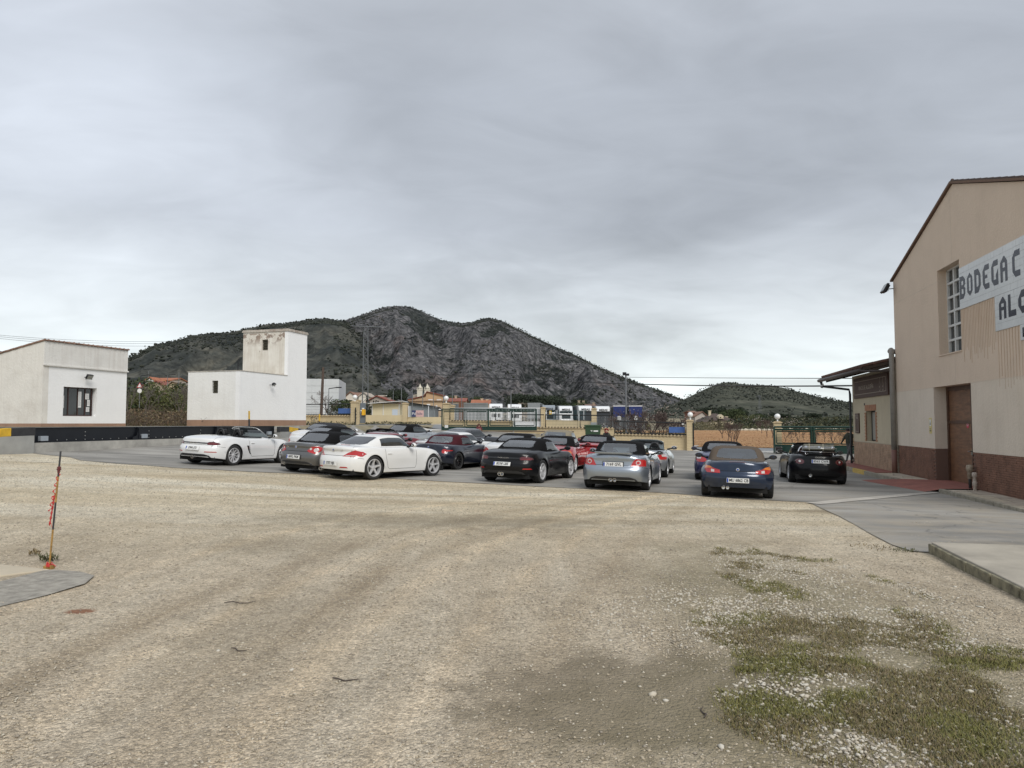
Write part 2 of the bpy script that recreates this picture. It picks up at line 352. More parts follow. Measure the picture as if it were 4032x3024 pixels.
# sand trodden onto the asphalt near the gravel
edge = math_n(t, 'MULTIPLY', math_n(t, 'DIVIDE', math_n(t, 'SUBTRACT', 25.0, sp.outputs[1]), 9.0, True), ramp(t, noise_n(t, P0, .9, 6, .65), [(.42, 0), (.68, .6)]))
c = mixc(t, edge, c, (.36, .31, .235))
L(t, c, b.inputs['Base Color']); b.inputs['Roughness'].default_value = .88; b.inputs['Specular IOR Level'].default_value = .25
bp = N(t, 'ShaderNodeBump'); bp.inputs['Strength'].default_value = .4; bp.inputs['Distance'].default_value = .006; L(t, nf, bp.inputs['Height']); L(t, bp.outputs[0], b.inputs['Normal'])
concrete = mat('concrete', (.38, .365, .33), .85, var=.28, vscale=1.6, bump=.3, bscale=40)
pale_concrete = mat('pale_concrete', (.52, .50, .46), .88, var=.15, vscale=.8, bump=.2, bscale=30)
concrete_dark = mat('mossy_concrete', (.20, .18, .12), .9, var=.55, vscale=7, bump=.5, bscale=50)
# ------------------------------------------------------------------ the ground sheet
def grid_lines(spans):
    o = []
    for a, b_, st in spans: o += list(np.arange(a, b_, st))
    return np.array(o+[spans[-1][1]])
gxs = grid_lines([(-1400, -200, 60), (-200, -60, 7), (-60, -26, 2), (-26, 26, .5), (26, 60, 2), (60, 200, 7), (200, 1400, 60)])
gys = grid_lines([(-60, 0, 5), (0, 2, 1), (2, 12, .25), (12, 66, .6), (66, 140, 2), (140, 300, 8), (300, 1000, 40), (1000, 2600, 200)])
GXX, GYY = np.meshgrid(gxs, gys); GZ = ground_z(GXX, GYY)
def vnoise(x, y, s, seed=0):
    x = np.asarray(x)/s+seed*17.3; y = np.asarray(y)/s+seed*5.1; xi = np.floor(x); yi = np.floor(y); fx = x-xi; fy = y-yi
    def h(a, b_): q = np.sin(a*127.1+b_*311.7+seed*74.7)*43758.5453; return q-np.floor(q)
    fx = fx*fx*(3-2*fx); fy = fy*fy*(3-2*fy)
    return (h(xi, yi)*(1-fx)+h(xi+1, yi)*fx)*(1-fy)+(h(xi, yi+1)*(1-fx)+h(xi+1, yi+1)*fx)*fy
def fbm(x, y, s, oc=4, seed=0, ridge=False):
    a = 1; tt = 0; n = 0
    for i in range(oc):
        v = vnoise(x, y, s/2**i, seed+i)
        if ridge: v = 1-abs(2*v-1)
        tt = tt+v*a; n += a; a *= .5
    return tt/n
GZ = GZ+(fbm(GXX, GYY, .9, 3, 2)-.5)*.03*(GYY < 14)*sst(0, 3, GYY)+(fbm(GXX, GYY, 40, 3, 5)-.5)*2.0*sst(130, 220, GYY)
ny, nx = GXX.shape
idx = np.arange(ny*nx).reshape(ny, nx)
F = np.stack([idx[:-1, :-1], idx[:-1, 1:], idx[1:, 1:], idx[1:, :-1]], -1).reshape(-1, 4)
m, t, b = newmat('scrubland'); P0 = pos_nodes(t)
n_ = noise_n(t, P0, .06, 6, .6); n__ = noise_n(t, P0, .8, 6, .7)
c = ramp(t, n_, [(.3, (.13, .115, .07)), (.45, (.20, .175, .11)), (.6, (.26, .215, .14)), (.72, (.15, .15, .08))])
c = mixc(t, .8, c, ramp(t, n__, [(.3, .55), (.5, 1), (.7, 1.35)]), 'MULTIPLY'); L(t, c, b.inputs['Base Color']); b.inputs['Roughness'].default_value = .95
fc = GYY[:-1, :-1].ravel(); fx_ = GXX[:-1, :-1].ravel()
mi = ((fc > 50) | (np.abs(fx_) > 40) | ((fc > 24) & (-(fx_+17.4)*GY+(fc-26)*GX > 1))).astype(int)
tag(mesh_np('ground', np.c_[GXX.ravel(), GYY.ravel(), GZ.ravel()], F, [MATS['gravel_ground'], MATS['scrubland']], smooth=True, mi=mi), kind='structure')
# ------------------------------------------------------------------ paved yard
edge_px = [(60, 1778), (111, 1783), (269, 1802), (316, 1813), (475, 1826), (700, 1843), (980, 1858), (1276, 1870), (1600, 1888), (1932, 1907), (2300, 1925), (2643, 1943), (2760, 1953), (2950, 1968), (3170, 1978), (3230, 2000), (3300, 2035), (3420, 2100), (3520, 2148), (3580, 2172), (3668, 2178)]
edge_pts = [gp(*p) for p in edge_px]
yard = [(p.x, p.y) for p in edge_pts]+[(8.2, 9.6), (16, 8), (16, 40), (24, 44), (24, 48.6), (9.5, 55.2), (3, 57.2), (-4, 58.6), (-13.5, 61.5), (-16, 61), (-14, 44), (-17.6, 29), (-20, 26.5)]
sheet('asphalt_yard', yard, 1.0, .012, MATS['asphalt'], edge=.16)
road_m = mat('road_asphalt', (.21, .215, .22), .85, var=.12, vscale=.5, bump=.15, bscale=80)
sheet('road', [(-60, 73), (-13.5, 64.2), (-4, 62.5), (3, 60.8), (9.5, 58.6), (24, 51.5), (60, 33), (63, 39), (27, 57.5), (11, 65), (3, 67.3), (-4, 68.8), (-13.5, 70.5), (-60, 79.5)], 2.0, .03, road_m)
sheet('road_verge', [(-14, 61.4), (-4, 58.8), (3, 57.4), (9.5, 55.3), (24, 48.7), (28, 46.6), (30, 48.4), (24, 51.3), (9.5, 58.4), (3, 60.6), (-4, 62.3), (-14, 64)], 1.5, .022, pale_concrete)
sheet('roadside_pavement', [(-14, 70.8), (-4, 69.0), (3, 67.6), (11, 65.3), (16, 63), (17, 66), (11, 68.5), (3, 71), (-4, 72.5), (-14, 74)], 2.0, .08, pale_concrete)
white_paint = mat('road_paint', (.75, .75, .72), .7, var=.12, vscale=6)
sheet('road_edge_line', [(9.6, 58.5), (24.4, 51.2), (50, 38), (50.1, 38.2), (24.5, 51.36), (9.7, 58.68)], 2.0, .045, white_paint)
# ploughed field beyond the road on the right
m, t, b = newmat('ploughed_field'); 
P0 = pos_nodes(t); n_ = noise_n(t, pos_nodes(t, (.12, .9, 1), .12), 1.0, 5, .7, .6); n__ = noise_n(t, P0, 2.5, 6, .75)
c = ramp(t, n_, [(.3, (.27, .13, .05)), (.46, (.38, .195, .08)), (.58, (.44, .26, .12)), (.7, (.46, .31, .17))])
c = mixc(t, .9, c, ramp(t, n__, [(.36, .62), (.5, 1), (.66, 1.3)]), 'MULTIPLY'); L(t, c, b.inputs['Base Color']); b.inputs['Roughness'].default_value = .95
bp = N(t, 'ShaderNodeBump'); bp.inputs['Strength'].default_value = .8; bp.inputs['Distance'].default_value = .25; L(t, n__, bp.inputs['Height']); L(t, bp.outputs[0], b.inputs['Normal'])
sheet('field', [(11, 66), (27, 58), (63, 40), (110, 50), (130, 140), (80, 146), (40, 148), (20, 146)], 2.5, .05, MATS['ploughed_field'], edge=.5)
k = 9000; y = 58*np.exp(rng.random(k)*.9); x = y*(.24+rng.random(k)*.32); r_ = .025+.055*rng.random(k)**2
CLODS = (x, y, r_)
dry_grass = mat('dry_grass', (.30, .24, .13), .95, var=.4, vscale=1.2, bump=.5, bscale=4)
sheet('dry_meadow', [(-60, 54), (-19, 50), (-16, 63), (-14, 86), (-20, 130), (-80, 150)], 3, .05, dry_grass, edge=.5)
# raised slab in the right foreground and the slab with tarmac patch on the left
def slab(name, poly, z0, z1, mt, label=None):
    mb = MB(); mb.prism(poly, z0, z1); o = mb.build(name, mt, bevel=.012); tag(o, kind='structure'); return o
a = gp(3668, 2178); d_ = Vector((-.235, -.972)); e_ = Vector((.972, -.235))
A_ = Vector((a.x, a.y)); B_ = A_+d_*9
slab('concrete_apron', [tuple(A_), tuple(B_), tuple(B_+e_*9), tuple(A_+e_*9)], -.05, .115, mat('apron_concrete', (.36, .325, .265), .85, var=.22, vscale=1.3, bump=.25, bscale=35))
mb = MB()
for k in range(13):
    p = A_+d_*(k*.7+.01); q = A_+d_*(k*.7+.69)
    o_ = -e_*(.045+random.uniform(-.008, .012)); h = .105+random.uniform(-.012, .006)
    tag_poly = [tuple(p+o_), tuple(q+o_), tuple(q-e_*.006), tuple(p-e_*.006)]
    mbk = MB(); mbk.prism(tag_poly, -.05, h); kb = mbk.build('kerb_stone', concrete_dark, bevel=.012); kb.parent = bpy.data.objects['concrete_apron']
q0 = gp(0, 2225); q1 = gp(196, 2246); q2 = gp(0, 2295)
slab('concrete_pad', [(q1.x, q1.y), (q0.x-1.5, q0.y+.6), (q2.x-1.5, q2.y-1.1)], -.03, .035, mat('pad_concrete', (.50, .43, .32), .85, var=.12, vscale=2, bump=.2, bscale=40))
tarp = [gp(*p) for p in ((205, 2243), (330, 2252), (368, 2268), (330, 2300), (180, 2345), (0, 2395))]
sheet('tarmac_patch', [(p.x, p.y) for p in tarp]+[(tarp[-1].x-1.8, tarp[-1].y-.9), (q2.x-1.6, q2.y-1.15), (q2.x, q2.y)], .3, .012, mat('tarmac_patch', (.32, .295, .25), .95, var=.35, vscale=9, bump=.8, bscale=60), edge=.12)

# ------------------------------------------------------------------ loose stones, grass, weeds
def scatter(n, kind):
    pts = []
    while len(pts) < n:
        k = n*2
        y = 2.9*np.exp(rng.random(k)*math.log(24/2.9)); x = (rng.random(k)*2-1)*.80*y
        if kind == 'stone':
            dens = .15+.6*fbm(x, y, 1.2, 3, 11)**2+.12*(y < 9)
            dens *= 1-.85*np.exp(-(((x-.95)/1.25)**2+((y-4.75)/.85)**2)**2)
            bx = np.exp(-(((x-1.7-.12*(y-7))/1.3)**2+((y-7)/1.6)**2)**2); dens += bx*.9
            ok = (rng.random(k) < dens)
        else: ok = np.ones(k, bool)
        # not on the asphalt or slabs
        ex = np.interp(x, [p[0] for p in yard[:16]], [p[1] for p in yard[:16]])
        ok &= (y < ex+.12)
        ok &= ~((x > 5.5-.24*(9.9-y)) & (y < 10.2))
        ok &= ~((x < -5.0) & (y < 8.75) & (y > 6.3))
        pts += list(zip(x[ok], y[ok]))
    return np.array(pts[:n])
OCT_V = np.array([(1, 0, 0), (-1, 0, 0), (0, 1, 0), (0, -1, 0), (0, 0, 1), (0, 0, -1)], float)
OCT_F = np.array([(0, 2, 4), (2, 1, 4), (1, 3, 4), (3, 0, 4), (2, 0, 5), (1, 2, 5), (3, 1, 5), (0, 3, 5)])
ico = bmesh.new(); bmesh.ops.create_icosphere(ico, subdivisions=1, radius=1); ICO_V = np.array([v.co[:] for v in ico.verts]); ICO_F = np.array([[v.index for v in f.verts] for f in ico.faces]); ico.free()
def blobs(pos, rad, BV, BF, squash=(1, 1, .6), jit=.28):
    n = len(pos); k = len(BV)
    v = np.repeat(BV[None], n, 0)*(1+(rng.random((n, k, 1))-.5)*2*jit)
    v = v*np.asarray(squash)*np.stack([.7+.7*rng.random(n), .7+.6*rng.random(n), .7+.6*rng.random(n)], 1)[:, None]
    a_ = rng.random(n)*2*PI; ca, sa = np.cos(a_)[:, None], np.sin(a_)[:, None]
    x = v[..., 0]*ca-v[..., 1]*sa; y = v[..., 0]*sa+v[..., 1]*ca
    v = np.stack([x, y, v[..., 2]], -1)*rad[:, None, None]+pos[:, None]
    f = (BF[None]+(np.arange(n)*k)[:, None, None]).reshape(-1, 3)
    return v.reshape(-1, 3), f
def gz_n(x, y): return ground_z(x, y)+(fbm(x, y, .9, 3, 2)-.5)*.03*(y < 14)*sst(0, 3, y)
stone_ms = [mat('stone_pale', (.52, .465, .37), .9), mat('stone_sand', (.44, .375, .275), .9), mat('stone_grey', (.30, .26, .205), .9), mat('stone_white', (.56, .52, .44), .9)]
p = scatter(52000, 'stone'); rad = .003+.009*rng.random(len(p))**2.5+.0004*p[:, 1]
v, f = blobs(np.c_[p, gz_n(p[:, 0], p[:, 1])+rad*.2], rad, OCT_V, OCT_F)
mi = np.repeat(rng.choice([0, 1, 1, 2, 2], len(p)), 8)
tag(mesh_np('gravel', v, f, stone_ms, mi=mi), kind='stuff')
# larger white chippings: the band left of the grass and through it
def in_grass(x, y):
    cxl = np.interp(y, [3.6, 4.4, 5.6, 6.2, 7.8, 9.7, 10.3], [1.25, 1.5, 1.7, 1.7, 2.3, 2.75, 3.0]); cxr = np.interp(y, [3.6, 4.0, 5.3, 7.4, 9, 10.3], [2.7, 2.95, 3.5, 4.0, 3.9, 3.1])
    w_ = (fbm(x, y, 1.1, 4, 51)-.5)*2.0; return (x+w_ > cxl+.05) & (x+w_ < cxr+.1), cxl, cxr
k = 60000; y = 3.4*np.exp(rng.random(k)*math.log(10.6/3.4)); x = .3+rng.random(k)*5.2
g_, cl, cr = in_grass(x, y)
dn = np.where(g_, .75, 0)+np.exp(-(((x-1.65-.1*(y-6.6))/.75)**2+((y-6.7)/.95)**2)**2)*1.0+.25*np.exp(-((x-cr-.2)/.35)**2)
dn = dn*np.clip((fbm(x, y, .45, 3, 21)-.30)*2.6, 0, 1)
ok = rng.random(k) < dn*.95; x = x[ok]; y = y[ok]
rad = .005+.012*rng.random(len(x))**2.4
v, f = blobs(np.c_[x, y, gz_n(x, y)+rad*.25], rad, ICO_V, ICO_F, (1, .9, .6), .22)
tag(mesh_np('white_chippings', v, f, stone_ms, mi=np.repeat(rng.choice([0, 3, 3, 2, 0], len(x)), 20)), kind='stuff')
x, y, r_ = CLODS; kk = y > 61-.45*(x-20); x, y, r_ = x[kk], y[kk], r_[kk]; v, f = blobs(np.c_[x, y, ground_z(x, y)+.05+r_*.2], r_, OCT_V, OCT_F); tag(mesh_np('earth_clods', v, f, [mat('clod_dark', (.22, .11, .05), .95), mat('clod_light', (.42, .27, .14), .95)], mi=np.repeat(rng.integers(0, 2, len(x)), 8)), kind='stuff')
# single bigger stones of the bare patch and elsewhere
for i, (px, py, r_) in enumerate([(2570, 2737, .052), (2622, 2762, .035), (3005, 2700, .03), (3115, 2700, .035), (3430, 2845, .04), (3330, 2660, .035), (3590, 2790, .035), (3820, 2725, .045), (2840, 2945, .04), (3640, 2963, .045), (2945, 2810, .03), (1150, 2640, .045), (960, 2660, .035), (1480, 2500, .03), (860, 2560, .035), (300, 2200, .04), (3760, 2310, .04), (3860, 2395, .04), (2780, 2450, .05)]):
    r_ *= .5; q = gp(px, py); q.z = float(gz_n(q.x, q.y)); v, f = blobs(np.array([[0, 0, r_*.3]]), np.array([r_]), ICO_V, ICO_F, (1.2, .9, .6), .25)
    o = mesh_np('stone', v, f, stone_ms[3 if i % 3 else 0]); o.location = q
    where = ['on the bare dirt patch, right above the torn white scrap', 'curled white scrap-like stone on the bare dirt patch', 'at the left edge of the grass, upper one', 'on the dirt beside the grass edge', 'in the lower grass, between two thick tufts', 'among the white chippings in the middle of the grass', 'in the grass low on the right', 'near the right border of the grass, the largest there', 'at the bottom of the bare dirt patch', 'at the bottom edge of the grass', 'near the twig on the bare dirt', 'on the gravel left of the middle, nearest the camera', 'on the gravel, left one of a close pair', 'on the smooth gravel below the dark twig', 'on the coarse gravel left of the tyre track', 'beside the foot of the leaning striped pole', 'below the far corner of the raised concrete apron', 'against the mossy edge of the concrete apron', 'flat pale stone left of the white chippings']
    tag(o, 'pale loose stone '+where[i] if i != 1 else where[i], 'stone', 'single stones lying on the gravel')
for i, (px, py, ln, az, lb) in enumerate([(945, 2375, .30, .1, 'thin straight twig lying on the gravel, middle left'), (940, 2562, .17, -.4, 'short curved dark twig on the gravel'), (1360, 2680, .2, -.2, 'dark twig on the coarse gravel, nearest the camera'), (2770, 2810, .16, 1.4, 'bent twig on the bare dirt patch'), (180, 1822, .9, -.15, 'long stick lying on the pale gravel below the weighbridge')]):
    q = gp(px, py); mb = MB(); pts = [(ln*(j/4-.5), .08*ln*math.sin(j*1.7+i), .008+.006*math.sin(j*2)) for j in range(5)]
    mb.tube(pts, [.004, .005, .005, .004, .002], 5); o = mb.build('twig', mat('twig_bark', (.07, .055, .045), .9)); o.location = q; o.rotation_euler = (0, 0, az); tag(o, lb, 'twig')
# grass tufts
def blades(pos, h, lean, w_, seed=0):
    n = len(pos); a_ = rng.random(n)*2*PI; dx, dy = np.cos(a_), np.sin(a_)
    l = lean*(.3+rng.random(n)*1.2)
    b0 = pos+np.c_[-dy*w_, dx*w_, np.zeros(n)]; b1 = pos-np.c_[-dy*w_, dx*w_, np.zeros(n)]
    md = pos+np.c_[dx*l*h*.35, dy*l*h*.35, h*.6]; m0 = md+np.c_[-dy*w_, dx*w_, np.zeros(n)]*.8; m1 = md-np.c_[-dy*w_, dx*w_, np.zeros(n)]*.8
    tp = pos+np.c_[dx*l*h, dy*l*h, h]
    v = np.stack([b0, b1, m1, m0, tp], 1).reshape(-1, 3); o = (np.arange(n)*5)[:, None]
    f = np.concatenate([o+np.array([[0, 1, 2]]), o+np.array([[0, 2, 3]]), o+np.array([[3, 2, 4]])], 0); return v, f, n
k = 60000; y = 3.4*np.exp(rng.random(k)*math.log(10.4/3.4)); x = .9+rng.random(k)*3.3
g_, cl, cr = in_grass(x, y)
dn = np.clip((fbm(x, y, .5, 4, 31)-.44+.10*np.exp(-((x-2.3)/.8)**2-((y-4.0)/.9)**2)-.06*(y > 6.5))*6, 0, 1)
ok = g_ & (rng.random(k) < dn*(.28+.25*(y < 5.5))); cxy = np.c_[x[ok], y[ok]][:9000]
dry = fbm(cxy[:, 0], cxy[:, 1], .7, 3, 41)
NB = 14
off = rng.normal(0, 1, (len(cxy), NB, 2))*.034; bp_ = (cxy[:, None]+off).reshape(-1, 2)
pos = np.c_[bp_, gz_n(bp_[:, 0], bp_[:, 1])]; h = (.008+.017*rng.random(len(pos)))*np.repeat(.7+.7*rng.random(len(cxy)), NB)
v, f, n = blades(pos, h, 1.0, .0016+.0004*pos[:, 1]/4)
gm = [mat('grass_green', (.185, .18, .045), .7), mat('grass_olive', (.235, .20, .065), .75), mat('grass_brown', (.225, .175, .095), .8), mat('grass_dark', (.095, .095, .042), .8)]
choice = np.where(np.repeat(dry, NB) > .53, rng.choice([1, 2, 2, 3], n), rng.choice([0, 0, 1, 3], n))
tag(mesh_np('grass', v, f, gm, mi=np.tile(choice, 3)), kind='stuff')
# small leafy weeds
def weed(px, py, r_, h_, label, mt=None, n=70):
    r_ *= .7; h_ *= .6; q = gp(px, py); a_ = rng.random(n)*2*PI; rr = r_*np.sqrt(rng.random(n)); pos = np.c_[rr*np.cos(a_), rr*np.sin(a_), rng.random(n)*h_*.7]
    v, f, _ = blades(pos, h_*(.3+.7*rng.random(n)), 1.2, .006+.004*h_*10)
    o = mesh_np('weed', v, f, mt or gm[3]); o.location = q; return tag(o, label, 'weed', 'small weeds on the gravel')
weed(190, 2208, .16, .12, 'low dark weed growing behind the foot of the leaning striped pole')
weed(135, 2185, .09, .10, 'small withered weed on the gravel left of the leaning striped pole', gm[2], 40)
weed(3738, 2160, .12, .10, 'dark leafy weed at the far corner of the raised concrete apron')
weed(3560, 2170, .25, .05, 'flat dark weed where asphalt and gravel meet, left of the apron', gm[3], 90)
weed(3430, 2158, .4, .05, 'creeping weeds along the ragged edge of the asphalt', gm[2], 90)
# ------------------------------------------------------------------ mountains
m, t, b = newmat('mountain_rock'); P0 = pos_nodes(t)
nA = noise_n(t, P0, .0045, 7, .62, .8); nB = noise_n(t, pos_nodes(t, (1, 1, .5)), .02, 8, .68, .6); nC = noise_n(t, P0, .085, 6, .75)
g = N(t, 'ShaderNodeNewGeometry'); sn = N(t, 'ShaderNodeSeparateXYZ'); L(t, g.outputs['Normal'], sn.inputs[0])
steep = ramp(t, sn.outputs[2], [(.62, 1), (.82, 0)])
rockc = ramp(t, nC, [(.3, (.058, .059, .063)), (.5, (.105, .103, .104)), (.7, (.165, .157, .153))])
redc = mixc(t, ramp(t, noise_n(t, P0, .008, 4), [(.60, 0), (.72, .45)]), rockc, (.20, .125, .095))
vegc = ramp(t, nC, [(.3, (.020, .025, .025)), (.5, (.037, .042, .039)), (.7, (.066, .068, .060))])
k = math_n(t, 'ADD', math_n(t, 'ADD', math_n(t, 'MULTIPLY', nB, 1.5), math_n(t, 'MULTIPLY', nA, 1.0)), math_n(t, 'MULTIPLY', steep, .5))
at_ = N(t, 'ShaderNodeAttribute'); at_.attribute_name = 'bare'; k = math_n(t, 'ADD', math_n(t, 'MULTIPLY', math_n(t, 'SUBTRACT', nB, .5), 2.2), math_n(t, 'ADD', at_.outputs['Fac'], math_n(t, 'MULTIPLY', math_n(t, 'SUBTRACT', nC, .5), 1.6)))
c = mixc(t, ramp(t, k, [(.58, 0), (.88, .85)]), vegc, redc)
c = mixc(t, .85, c, ramp(t, nB, [(.35, .6), (.5, 1), (.65, 1.3)]), 'MULTIPLY')
c = mixc(t, .9, c, ramp(t, noise_n(t, P0, .17, 4, .7), [(.40, .55), (.5, 1.0), (.62, 1.5)]), 'MULTIPLY')
c = mixc(t, 1.0, c, (.98, .98, 1.0), 'MULTIPLY')
L(t, c, b.inputs['Base Color']); b.inputs['Roughness'].default_value = .97; b.inputs['Specular IOR Level'].default_value = .1
bp = N(t, 'ShaderNodeBump'); bp.inputs['Strength'].default_value = 1; bp.inputs['Distance'].default_value = 14; L(t, nB, bp.inputs['Height']); L(t, bp.outputs[0], b.inputs['Normal'])
m, t, b = newmat('hill_scrub'); P0 = pos_nodes(t); nB = noise_n(t, P0, .03, 7, .68, .5); nC = noise_n(t, pos_nodes(t, (1, 1, 3)), .14, 6, .75)
c = ramp(t, nB, [(.35, (.032, .037, .027)), (.5, (.06, .064, .046)), (.66, (.10, .10, .075))])
c = mixc(t, .9, c, ramp(t, nC, [(.36, .45), (.5, .95), (.64, 1.4)]), 'MULTIPLY'); L(t, c, b.inputs['Base Color']); b.inputs['Roughness'].default_value = .97; b.inputs['Specular IOR Level'].default_value = .1
m, t, b = newmat('hill_wood'); P0 = pos_nodes(t); nB = noise_n(t, P0, .012, 7, .66, .6); nC = noise_n(t, P0, .09, 6, .75)
at_ = N(t, 'ShaderNodeAttribute'); at_.attribute_name = 'bare'
c = ramp(t, math_n(t, 'ADD', nB, math_n(t, 'MULTIPLY', at_.outputs['Fac'], .14)), [(.42, (.019, .024, .024)), (.56, (.037, .041, .038)), (.66, (.064, .066, .058)), (.78, (.11, .105, .085))])
c = mixc(t, .9, c, ramp(t, nC, [(.36, .5), (.5, 1), (.64, 1.45)]), 'MULTIPLY'); L(t, c, b.inputs['Base Color']); b.inputs['Roughness'].default_value = .97; b.inputs['Specular IOR Level'].default_value = .1
def hill(name, prof, R, rf, back, mt, amp, seed, naz=560, nr=170, k=1.25, shr=0, shr_r=(1.5, 3.5), wob=60):
    """prof: ridge line as (pixel x, pixel y at 2212 px width); the ridge stands R metres away, its foot at rf"""
    px = np.array([p[0] for p in prof])*1.82278; py = np.array([p[1] for p in prof])*1.82278
    us = np.linspace(px[0], px[-1], naz); vs = np.interp(us, px, py)
    vs = vs+(fbm(us, us*0, 30, 3, seed+3)-.5)*2
    az = np.arctan2((us-2016)/FPX, 1.0); el = (1665-vs)/FPX*np.cos(az)
    T = np.concatenate([np.linspace(0, 1, nr), 1+np.linspace(0, 1, 18)[1:]])
    AZ, TT = np.meshgrid(az, T); EL = np.tile(el, (len(T), 1))
    Rr = R+(fbm(az*R, az*0, 260, 3, seed)-.5)[None]*wob*2
    r = np.where(TT <= 1, rf+(Rr-rf)*TT, Rr+(TT-1)*back)
    ZR = CAMZ+EL*Rr
    base = .0165*(rf-115)+1.2
    H = np.where(TT <= 1, base-3+(ZR-base+3)*np.clip(TT, 0, 1)**k, ZR-(ZR-base+30)*np.clip(TT-1, 0, 1)**1.1*1.0)
    x, y = r*np.sin(AZ), r*np.cos(AZ)
    gul = fbm(AZ*R*1.0+fbm(x, y, 220, 3, seed+5)*90, r*.32, 150, 5, seed+7, True)
    gul2 = fbm(x, y, 90, 5, seed+9, True)
    env = np.clip(TT, 0, 1)*np.clip(1-TT, 0, 1)**.9*2.3
    env = env*np.clip((ZR-base)/120, .15, 1.2)
    crag = np.clip((fbm(x, y, 130, 4, seed+13)-.5)*4, 0, 1)*env
    H = H+((gul-.55)*amp*1.9+(gul2-.55)*amp*.9)*env+crag*amp*.35
    # never let the front slope rise over the ridge line as seen from here
    lim = CAMZ+(ZR-CAMZ)/Rr*r*(.985-.10*(1-np.clip(TT, 0, 1)))
    H = np.where((TT < .97), np.minimum(H, lim), H)
    n_r, n_a = H.shape; idx = np.arange(n_r*n_a).reshape(n_r, n_a)
    F = np.stack([idx[:-1, :-1], idx[:-1, 1:], idx[1:, 1:], idx[1:, :-1]], -1).reshape(-1, 4)
    V = np.c_[x.ravel(), y.ravel(), H.ravel()]
    o = tag(mesh_np(name, V, F, mt, smooth=True), kind='structure')
    if shr:
        ia = rng.integers(0, n_a, shr); it = (nr*(rng.random(shr)**.6)).astype(int).clip(3, nr-1)
        nri = int(shr*.05); it[:nri] = nr-1
        q = np.stack([x[it, ia], y[it, ia], H[it, ia]], 1)+np.c_[rng.normal(0, 4, (shr, 2)), np.zeros(shr)]
        keep = fbm(q[:, 0], q[:, 1], 110, 3, seed+15) > .42; keep[:nri] = True; q = q[keep]
        rad = shr_r[0]+(shr_r[1]-shr_r[0])*rng.random(len(q))**2; q[:, 2] += rad*.25
        v, f = blobs(q, rad, ICO_V, ICO_F, (1, 1, .8), .2)
        tag(mesh_np(name+'_shrubs', v, f, [mat('far_shrub_a', (.020, .025, .018), .95), mat('far_shrub_b', (.038, .042, .030), .95)], mi=np.repeat(rng.integers(0, 2, len(q)), 20)), kind='stuff')
    at = o.data.attributes.new('bare', 'FLOAT', 'POINT'); at.data.foreach_set('value', np.clip((gul-.52)*2.4+(gul2-.5)*1.2+.45+crag*.3-.35*(TT > .8)*(fbm(x, y, 300, 2, seed+31)-.2), 0, 1).ravel().astype(np.float32))
    return o
hill('mountain', [(430, 745), (560, 735), (660, 712), (745, 694), (775, 682), (800, 673), (830, 664), (860, 660), (885, 662), (905, 669), (930, 681), (950, 690), (975, 695), (1000, 697), (1020, 695), (1040, 689), (1052, 686), (1064, 687), (1080, 691), (1110, 705), (1150, 725), (1200, 748), (1230, 761), (1250, 770), (1300, 796), (1350, 817), (1400, 836), (1440, 850), (1470, 863), (1500, 878), (1560, 896), (1640, 905)], 1750, 620, 1500, MATS['mountain_rock'], 70, 3, 700, 210, 1.22, shr=22000, shr_r=(.8, 2.0))
hill('wooded_spur', [(100, 872), (180, 840), (240, 806), (275, 775), (300, 762), (330, 745), (380, 735), (405, 726), (450, 722), (500, 718), (530, 713), (580, 701), (640, 695), (680, 689), (705, 688), (735, 693), (760, 706), (790, 735), (820, 768), (850, 800), (880, 832), (910, 858), (950, 880)], 1300, 560, 900, MATS['hill_wood'], 48, 23, 420, 120, 1.15, shr=11000, shr_r=(.9, 2.4))
hill('scrub_hill', [(1380, 890), (1420, 882), (1455, 872), (1490, 857), (1520, 842), (1548, 830), (1565, 826), (1580, 827), (1620, 831), (1660, 832), (1690, 837), (1720, 845), (1760, 855), (1800, 864), (1840, 871), (1900, 880), (1980, 888), (2100, 897), (2260, 904)], 900, 330, 600, MATS['hill_scrub'], 9, 43, 360, 110, 1.1, shr=6500, shr_r=(.45, 1.15), wob=30)
# ------------------------------------------------------------------ cars
def paint(name, col, metal=0, rough=.28, coat=1.0):
    dk = max(col) < .02; return mat('paint_'+name, col, rough, metal, coat=.35 if dk else coat, spec=.15 if dk else .5)
tyre_m = mat('tyre_rubber', (.022, .022, .022), .75); rim_m = mat('alloy_rim', (.62, .62, .63), .35, .35, coat=.5); rimdark_m = mat('dark_rim', (.03, .03, .032), .35, .6, coat=.4)
well_m = mat('wheel_well', (.006, .006, .006), .9); disc_m = mat('brake_disc', (.16, .16, .16), .45, .9)
plas_m = mat('black_plastic', (.018, .018, .019), .5); gloss_m = mat('gloss_black', (.010, .010, .011), .12, coat=.6); chrome_m = mat('chrome', (.75, .75, .76), .12, 1.0)
cloth_m = {'black': mat('black_soft_top', (.0075, .0075, .008), .95, spec=.15), 'grey': mat('grey_soft_top', (.035, .036, .04), .9, spec=.2), 'tan': mat('tan_soft_top', (.105, .082, .063), .9, spec=.2),
           'beige': mat('beige_soft_top', (.235, .205, .15), .9, spec=.2), 'burgundy': mat('burgundy_soft_top', (.055, .010, .015), .9, spec=.2)}
seat_m = mat('seat_leather', (.02, .02, .021), .55); seatred_m = mat('seat_brown', (.10, .03, .02), .55)
glass_m = glassy('car_glass', (.76, .82, .79), .07); glassd_m = glassy('tinted_glass', (.22, .25, .25), .12)
red_m = mat('tail_red', (.42, .012, .012), .12, coat=1, spec=.6); redd_m = mat('tail_smoked', (.09, .012, .014), .12, coat=1); amber_m = mat('tail_amber', (.62, .17, .02), .15, coat=1); clear_m = mat('lamp_clear', (.62, .58, .55), .1, .2, coat=1)
